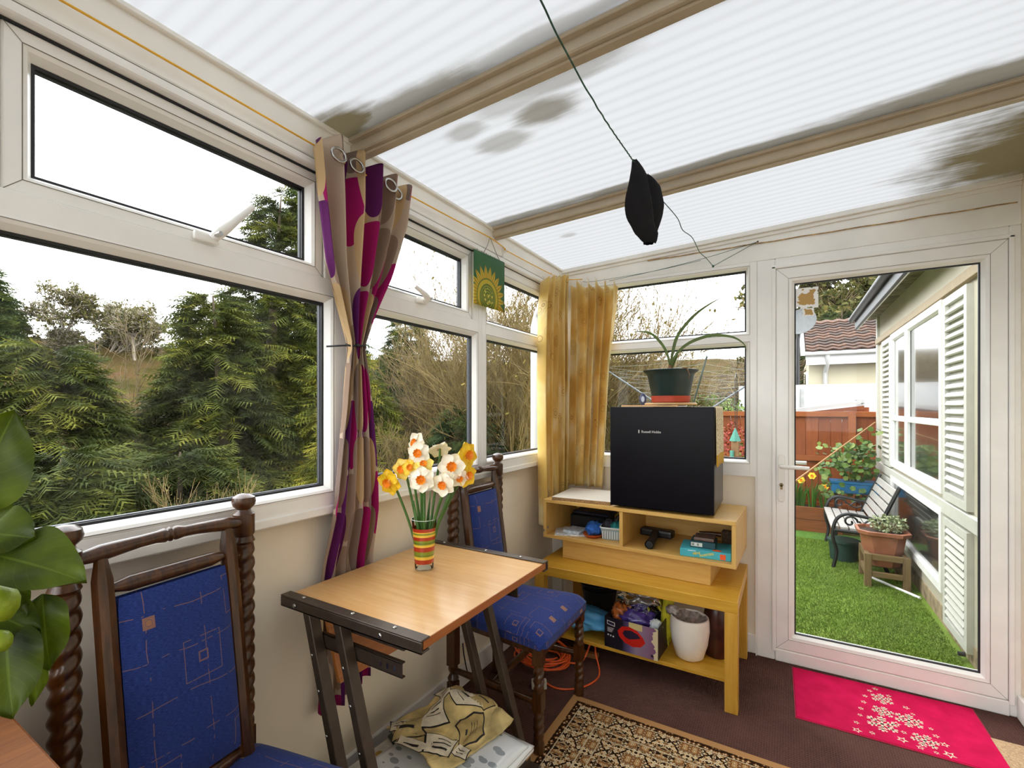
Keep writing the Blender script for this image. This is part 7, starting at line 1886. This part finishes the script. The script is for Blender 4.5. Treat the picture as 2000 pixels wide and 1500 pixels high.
def conifer(name, x, y, top, rad, nb, per, mat, seed, label, group='conifers on the slope outside', size=0.34, lean=(0, 0), shape=0.75, zb=None):
    rs = np.random.RandomState(seed)
    z0 = hz(x, y) - 0.1 if zb is None else zb
    H = top - z0
    t = thing(name, (x, y, z0), label, 'tree', group)
    MB().tube([(x, y, z0), (x + lean[0] * 0.5, y + lean[1] * 0.5, z0 + H * 0.5), (x + lean[0], y + lean[1], top - 0.1)], [0.02 * H + 0.03, 0.012 * H + 0.02, 0.01], n=8).build('trunk', BARK, t, smooth='auto')
    P, D, S, T, U = [], [], [], [], []
    for i in range(nb):
        h = 0.04 + 0.95 * (i + rs.rand()) / nb
        az = i * 2.39996 + rs.normal(0, 0.3)
        L = rad * (1 - h) ** shape * rs.uniform(0.7, 1.12) + 0.12
        base = np.array([x + lean[0] * h, y + lean[1] * h, z0 + H * h])
        out = np.array([math.cos(az), math.sin(az), 0.0]); side = np.array([-math.sin(az), math.cos(az), 0.0])
        bt = rs.uniform(-0.2, 0.2)
        m = max(4, int(per * (0.25 + L / rad)))
        for k in range(m):
            f = rs.uniform(0.25, 1.0) ** 0.7
            off = side * rs.normal(0, 0.16) * L * (0.35 + 0.65 * f) * 0.9
            dz = 0.30 * L * f - 0.62 * L * f * f + rs.normal(0, 0.05) * L
            P.append(base + out * (L * f) + off + np.array([0, 0, dz]))
            dd = out * 1.0 + side * rs.normal(0, 0.6) + np.array([0, 0, 0.30 - 0.95 * f + rs.normal(0, 0.25)])
            D.append(dd); U.append(np.array([rs.normal(0, 0.35), rs.normal(0, 0.35), 1.0]))
            S.append(size * rs.uniform(0.7, 1.25) * (0.8 + 0.4 * min(1, L)))
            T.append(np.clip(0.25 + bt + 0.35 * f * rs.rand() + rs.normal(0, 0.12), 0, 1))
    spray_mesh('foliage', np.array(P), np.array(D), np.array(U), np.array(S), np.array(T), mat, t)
    return t

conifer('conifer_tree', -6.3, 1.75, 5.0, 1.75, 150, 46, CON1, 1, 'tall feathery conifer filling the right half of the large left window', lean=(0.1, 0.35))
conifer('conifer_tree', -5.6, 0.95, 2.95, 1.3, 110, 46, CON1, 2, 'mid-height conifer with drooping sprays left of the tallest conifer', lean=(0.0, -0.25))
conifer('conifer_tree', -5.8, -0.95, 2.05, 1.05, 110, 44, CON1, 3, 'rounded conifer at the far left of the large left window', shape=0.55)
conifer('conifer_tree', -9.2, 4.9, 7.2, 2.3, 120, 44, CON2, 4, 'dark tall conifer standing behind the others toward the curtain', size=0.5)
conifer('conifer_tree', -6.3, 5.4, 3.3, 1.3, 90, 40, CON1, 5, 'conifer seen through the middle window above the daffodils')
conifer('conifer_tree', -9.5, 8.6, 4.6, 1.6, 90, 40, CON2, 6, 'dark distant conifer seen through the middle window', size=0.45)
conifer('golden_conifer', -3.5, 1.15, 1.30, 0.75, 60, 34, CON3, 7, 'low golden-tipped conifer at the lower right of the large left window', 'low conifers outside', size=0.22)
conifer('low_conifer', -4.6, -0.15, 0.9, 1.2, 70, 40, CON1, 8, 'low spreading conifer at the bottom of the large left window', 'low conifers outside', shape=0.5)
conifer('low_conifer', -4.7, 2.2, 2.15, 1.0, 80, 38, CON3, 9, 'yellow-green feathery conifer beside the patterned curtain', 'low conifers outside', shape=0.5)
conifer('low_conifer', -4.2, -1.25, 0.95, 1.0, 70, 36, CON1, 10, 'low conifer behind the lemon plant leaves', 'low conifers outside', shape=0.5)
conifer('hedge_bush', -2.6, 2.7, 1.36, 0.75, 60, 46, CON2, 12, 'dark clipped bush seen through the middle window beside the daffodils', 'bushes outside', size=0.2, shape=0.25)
conifer('conifer_tree', -38, 4.2, 9.6, 2.6, 70, 30, CON2, 13, 'dark distant conifer on the ridge at the far left', size=1.0)

def grow(segs, p, d, L, r, lev, rng, spread, up, rmin=0.0):
    n = 4; pts = [p.copy()]; dd = d.copy(); q = p.copy()
    for i in range(n):
        dd = (dd + Vector((rng.gauss(0, 0.12), rng.gauss(0, 0.12), rng.gauss(0, 0.08) + up * 0.06))).normalized()
        q = q + dd * (L / n); pts.append(q.copy())
    segs.append((pts, [max(rmin * (1 - 0.4 * i / n), r * (1 - 0.6 * i / n)) for i in range(n + 1)]))
    if lev <= 0: return
    k = rng.choice((3, 4, 4, 5))
    for i in range(k):
        f = rng.uniform(0.3, 1.0); j = min(n, int(f * n)); b = pts[j]
        ax = Vector((rng.gauss(0, 1), rng.gauss(0, 1), rng.gauss(0, 0.6) + up)).normalized()
        nd = (dd + ax * spread).normalized()
        grow(segs, b, nd, L * rng.uniform(0.55, 0.8), r * (1 - 0.6 * f) * 0.62, lev - 1, rng, spread, up, rmin)

def bare_tree(name, x, y, H, seed, mat, label, group, levels=4, stems=1, spread=0.7, up=0.35, leaves=0, lmat=None, zb=None, rad=None, lead=0.42, rmin=0.004, lsize=1.0):
    rng = random.Random(seed); z0 = hz(x, y) - 0.1 if zb is None else zb
    t = thing(name, (x, y, z0), label, 'tree' if stems == 1 else 'shrub', group)
    segs = []
    for s in range(stems):
        a = rng.uniform(0, 2 * PI); o = Vector((x + (rng.gauss(0, 0.18) if stems > 1 else 0), y + (rng.gauss(0, 0.18) if stems > 1 else 0), z0))
        d = Vector((math.cos(a) * (0.22 if stems > 1 else 0.05), math.sin(a) * (0.22 if stems > 1 else 0.05), 1)).normalized()
        grow(segs, o, d, H * (lead if stems == 1 else lead + 0.13) * rng.uniform(0.85, 1.15), rad or H * (0.022 if stems == 1 else 0.006), levels, rng, spread, up, rmin)
    main = MB(); rest = MB()
    for i, (pts, rr) in enumerate(segs):
        if i == 0 and stems == 1: main.tube(pts, rr, n=8, caps=False)
        else: rest.tube(pts[::1] if rr[0] > 0.03 else pts[::2], rr[::1] if rr[0] > 0.03 else rr[::2], n=5 if rr[0] > 0.03 else 3, caps=False)
    if main.v: main.build('trunk', mat, t, smooth=True, fix=False)
    tag(rest.build('branches', mat, t, smooth=True, fix=False), kind='stuff')
    if leaves:
        ends = np.array([s_[0][rng.randint(1, 4)] for s_ in segs if s_[1][0] < 0.035]); rs = np.random.RandomState(seed)
        p = ends[rs.randint(0, len(ends), leaves)] + rs.normal(0, 0.06, (leaves, 3))
        a = rs.normal(size=(leaves, 3)) * 0.011 * lsize * (H / 3) ** 0.5; b_ = rs.normal(size=(leaves, 3)) * 0.007 * lsize * (H / 3) ** 0.5
        V = np.stack([p - a, p + b_, p + a, p - b_], 1).reshape(-1, 3)
        tag(raw_mesh('young_leaves', V, np.arange(4 * leaves).reshape(-1, 4), lmat, t, tint=np.repeat(rs.rand(leaves), 4)), kind='stuff')
    return t
YLF = foliage_mat('young_yellow_leaf', sc(72, 64, 24), sc(102, 92, 40), sc(130, 116, 58))
OLF = foliage_mat('olive_leaf', sc(50, 55, 22), sc(78, 78, 37), sc(112, 102, 55))
# shrubs in the valley below the windows
for i, (x, y, h, s, st_, mt, lm_, lab) in enumerate((
        (-8.0, 0.5, 3.4, 21, 9, TWG, OLF, 'bare brown thicket between the two left conifers'),
        (-7.2, -2.0, 2.8, 22, 9, TWG, OLF, 'olive thicket at the bottom left behind the lemon plant'),
        (-3.2, 3.6, 3.6, 23, 12, TWG3, YLF, 'yellowish twiggy shrub in the middle window right half'),
        (-2.3, 3.0, 4.0, 24, 12, TWG3, YLF, 'tall pale twiggy shrub in the narrow corner window'),
        (-1.9, 4.3, 4.2, 25, 12, TWG3, YLF, 'tall yellow twiggy shrub just left of the gold curtains'),
        (-4.3, 4.6, 3.4, 26, 11, TWG, OLF, 'brown twiggy shrub behind the yellow one in the middle window'),
        (-1.3, 5.2, 2.9, 27, 12, TWG3, YLF, 'yellow-green shrub beside the gold curtain in the end window'),
        (-0.7, 6.2, 2.6, 28, 10, TWG3, YLF, 'yellow-green shrub behind the agate ornament in the end window'),
        (-3.0, 1.6, 1.8, 29, 8, TWG3, OLF, 'low bramble thicket under the large left window'),
        (-5.0, 3.4, 2.4, 30, 10, TWG, OLF, 'brown bramble thicket behind the daffodils'),
        (-3.2, -0.6, 1.3, 31, 8, TWG3, OLF, 'low scrubby thicket near the glass behind the near chair'))):
    bare_tree('thicket_shrub', x, y, h, s, mt, lab, 'thickets outside the left windows', levels=4, stems=st_, spread=0.55, up=0.5, leaves=3500, lmat=lm_, rmin=0.0025 if h < 2 else 0.004)
# bare trees
for i, (x, y, h, s, mt, lab) in enumerate((
        (-1.9, 7.6, 4.6, 41, TWG, 'bare tree showing between gold curtain and amaryllis leaf'),
        (-0.9, 9.0, 4.2, 42, TWG, 'bare fine-twigged tree behind the amaryllis pot'),
        (0.15, 10.6, 3.7, 43, TWG, 'bare spreading tree at the right of the end window'),
        (-3.4, 7.0, 5.2, 44, TWG, 'bare tall tree behind the corner shrubs'),
        (-7.0, 8.0, 5.0, 45, TWG, 'bare tree seen through the middle window'))):
    bare_tree('bare_tree', x, y, h, s, mt, lab, 'bare trees near the garden', levels=5, spread=0.62, up=0.3, rmin=0.012)
ridge = bare_tree('ridge_tree', -39, 8.0, 6.0, 51, TWG2, 'pale bare tree on the ridge right of the dark conifer', 'bare trees on the ridge', levels=5, spread=0.8, up=0.2, leaves=7000, lmat=OLF, rmin=0.024, lsize=3.0)
ridge2 = bare_tree('ridge_tree', -37, 11.5, 5.4, 52, TWG2, 'pale bare tree standing lowest on the ridge', 'bare trees on the ridge', levels=5, spread=0.8, up=0.2, leaves=7000, lmat=OLF, rmin=0.024, lsize=3.0)
RL = 'pale leafless tree in the row of bare trees along the far ridge'
ridge['label'] = RL; ridge2['label'] = RL
for i in range(17):
    y = -3.0 + i * 1.9 + 0.6 * math.sin(i * 2.1); x = -40.5 + 1.6 * math.sin(i * 1.3); s = 1.0 + 0.22 * math.sin(i * 3.7)
    c = copy_tree(ridge if i % 2 else ridge2); c.location = (x, y, hz(x, y) - 1.5); c.rotation_euler.z = i * 1.1; c.scale = (s, s, s * 0.95)
# woodland behind the neighbour's roof
wl1 = bare_tree('woodland_tree', 1.9, 15.5, 6.2, 61, TWG, 'olive woodland tree above the neighbour roof, left of three', 'woodland trees behind the neighbour', levels=5, spread=0.7, up=0.25, leaves=16000, lmat=OLF, zb=-0.2, rmin=0.014, lsize=3.2)
for x, y, s, rz, lab in ((3.6, 15.0, 1.12, 1.2, 'olive woodland tree above the neighbour roof, middle one'), (5.2, 16.0, 1.2, 2.6, 'olive woodland tree above the neighbour roof, right one'), (2.8, 18.0, 1.35, 4.0, 'olive woodland tree farthest behind the neighbour roof')):
    c = copy_tree(wl1); c.location = (x, y, -0.2); c.rotation_euler.z = rz; c.scale = (s, s, s); c['label'] = lab
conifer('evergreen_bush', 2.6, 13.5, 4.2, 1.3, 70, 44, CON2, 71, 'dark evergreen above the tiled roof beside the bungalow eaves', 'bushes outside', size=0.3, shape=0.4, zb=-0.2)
# hedge and brown roof seen past the amaryllis pot
hdg = thing('garden_hedge', (0.2, 5.4, -0.3), 'bright green hedge behind the clothes airer', 'hedge')
tag(leaf_cloud('foliage', pm('bright_hedge_leaf', sc(83, 104, 30), 0.6, var=0.35, vscale=6), hdg, (0.15, 5.4, 0.75), (0.85, 0.35, 0.78), 5200, 0.035, 81), kind='stuff')
MB().tube([(0.15, 5.4, -0.3), (0.15, 5.4, 0.9)], [0.03, 0.01], n=6).build('stem', BULB, hdg)
lr = thing('far_cottage', (-0.4, 11.5, -0.3), 'low brown-roofed cottage behind the clothes airer', 'house')
MB().box(-1.6, 1.2, 11.6, 13.5, -0.3, 1.75).build('wall', CR2, lr)
RFB = pm('brown_slate_roof', sc(86, 73, 58), 0.9, var=0.2, vscale=8)
for r_ in range(7):
    z = 1.62 + r_ * 0.10; y = 11.3 + r_ * 0.20
    slab('slate_course', -1.8, 1.3, y, y + 0.30, z, z, 0.045, RFB, lr)
# trees close to camera-side of the left wall further back, so the glass keeps its view from nearby positions
conifer('conifer_tree', -6.2, -4.6, 3.6, 1.4, 80, 36, CON1, 91, 'conifer farther left outside the first window')
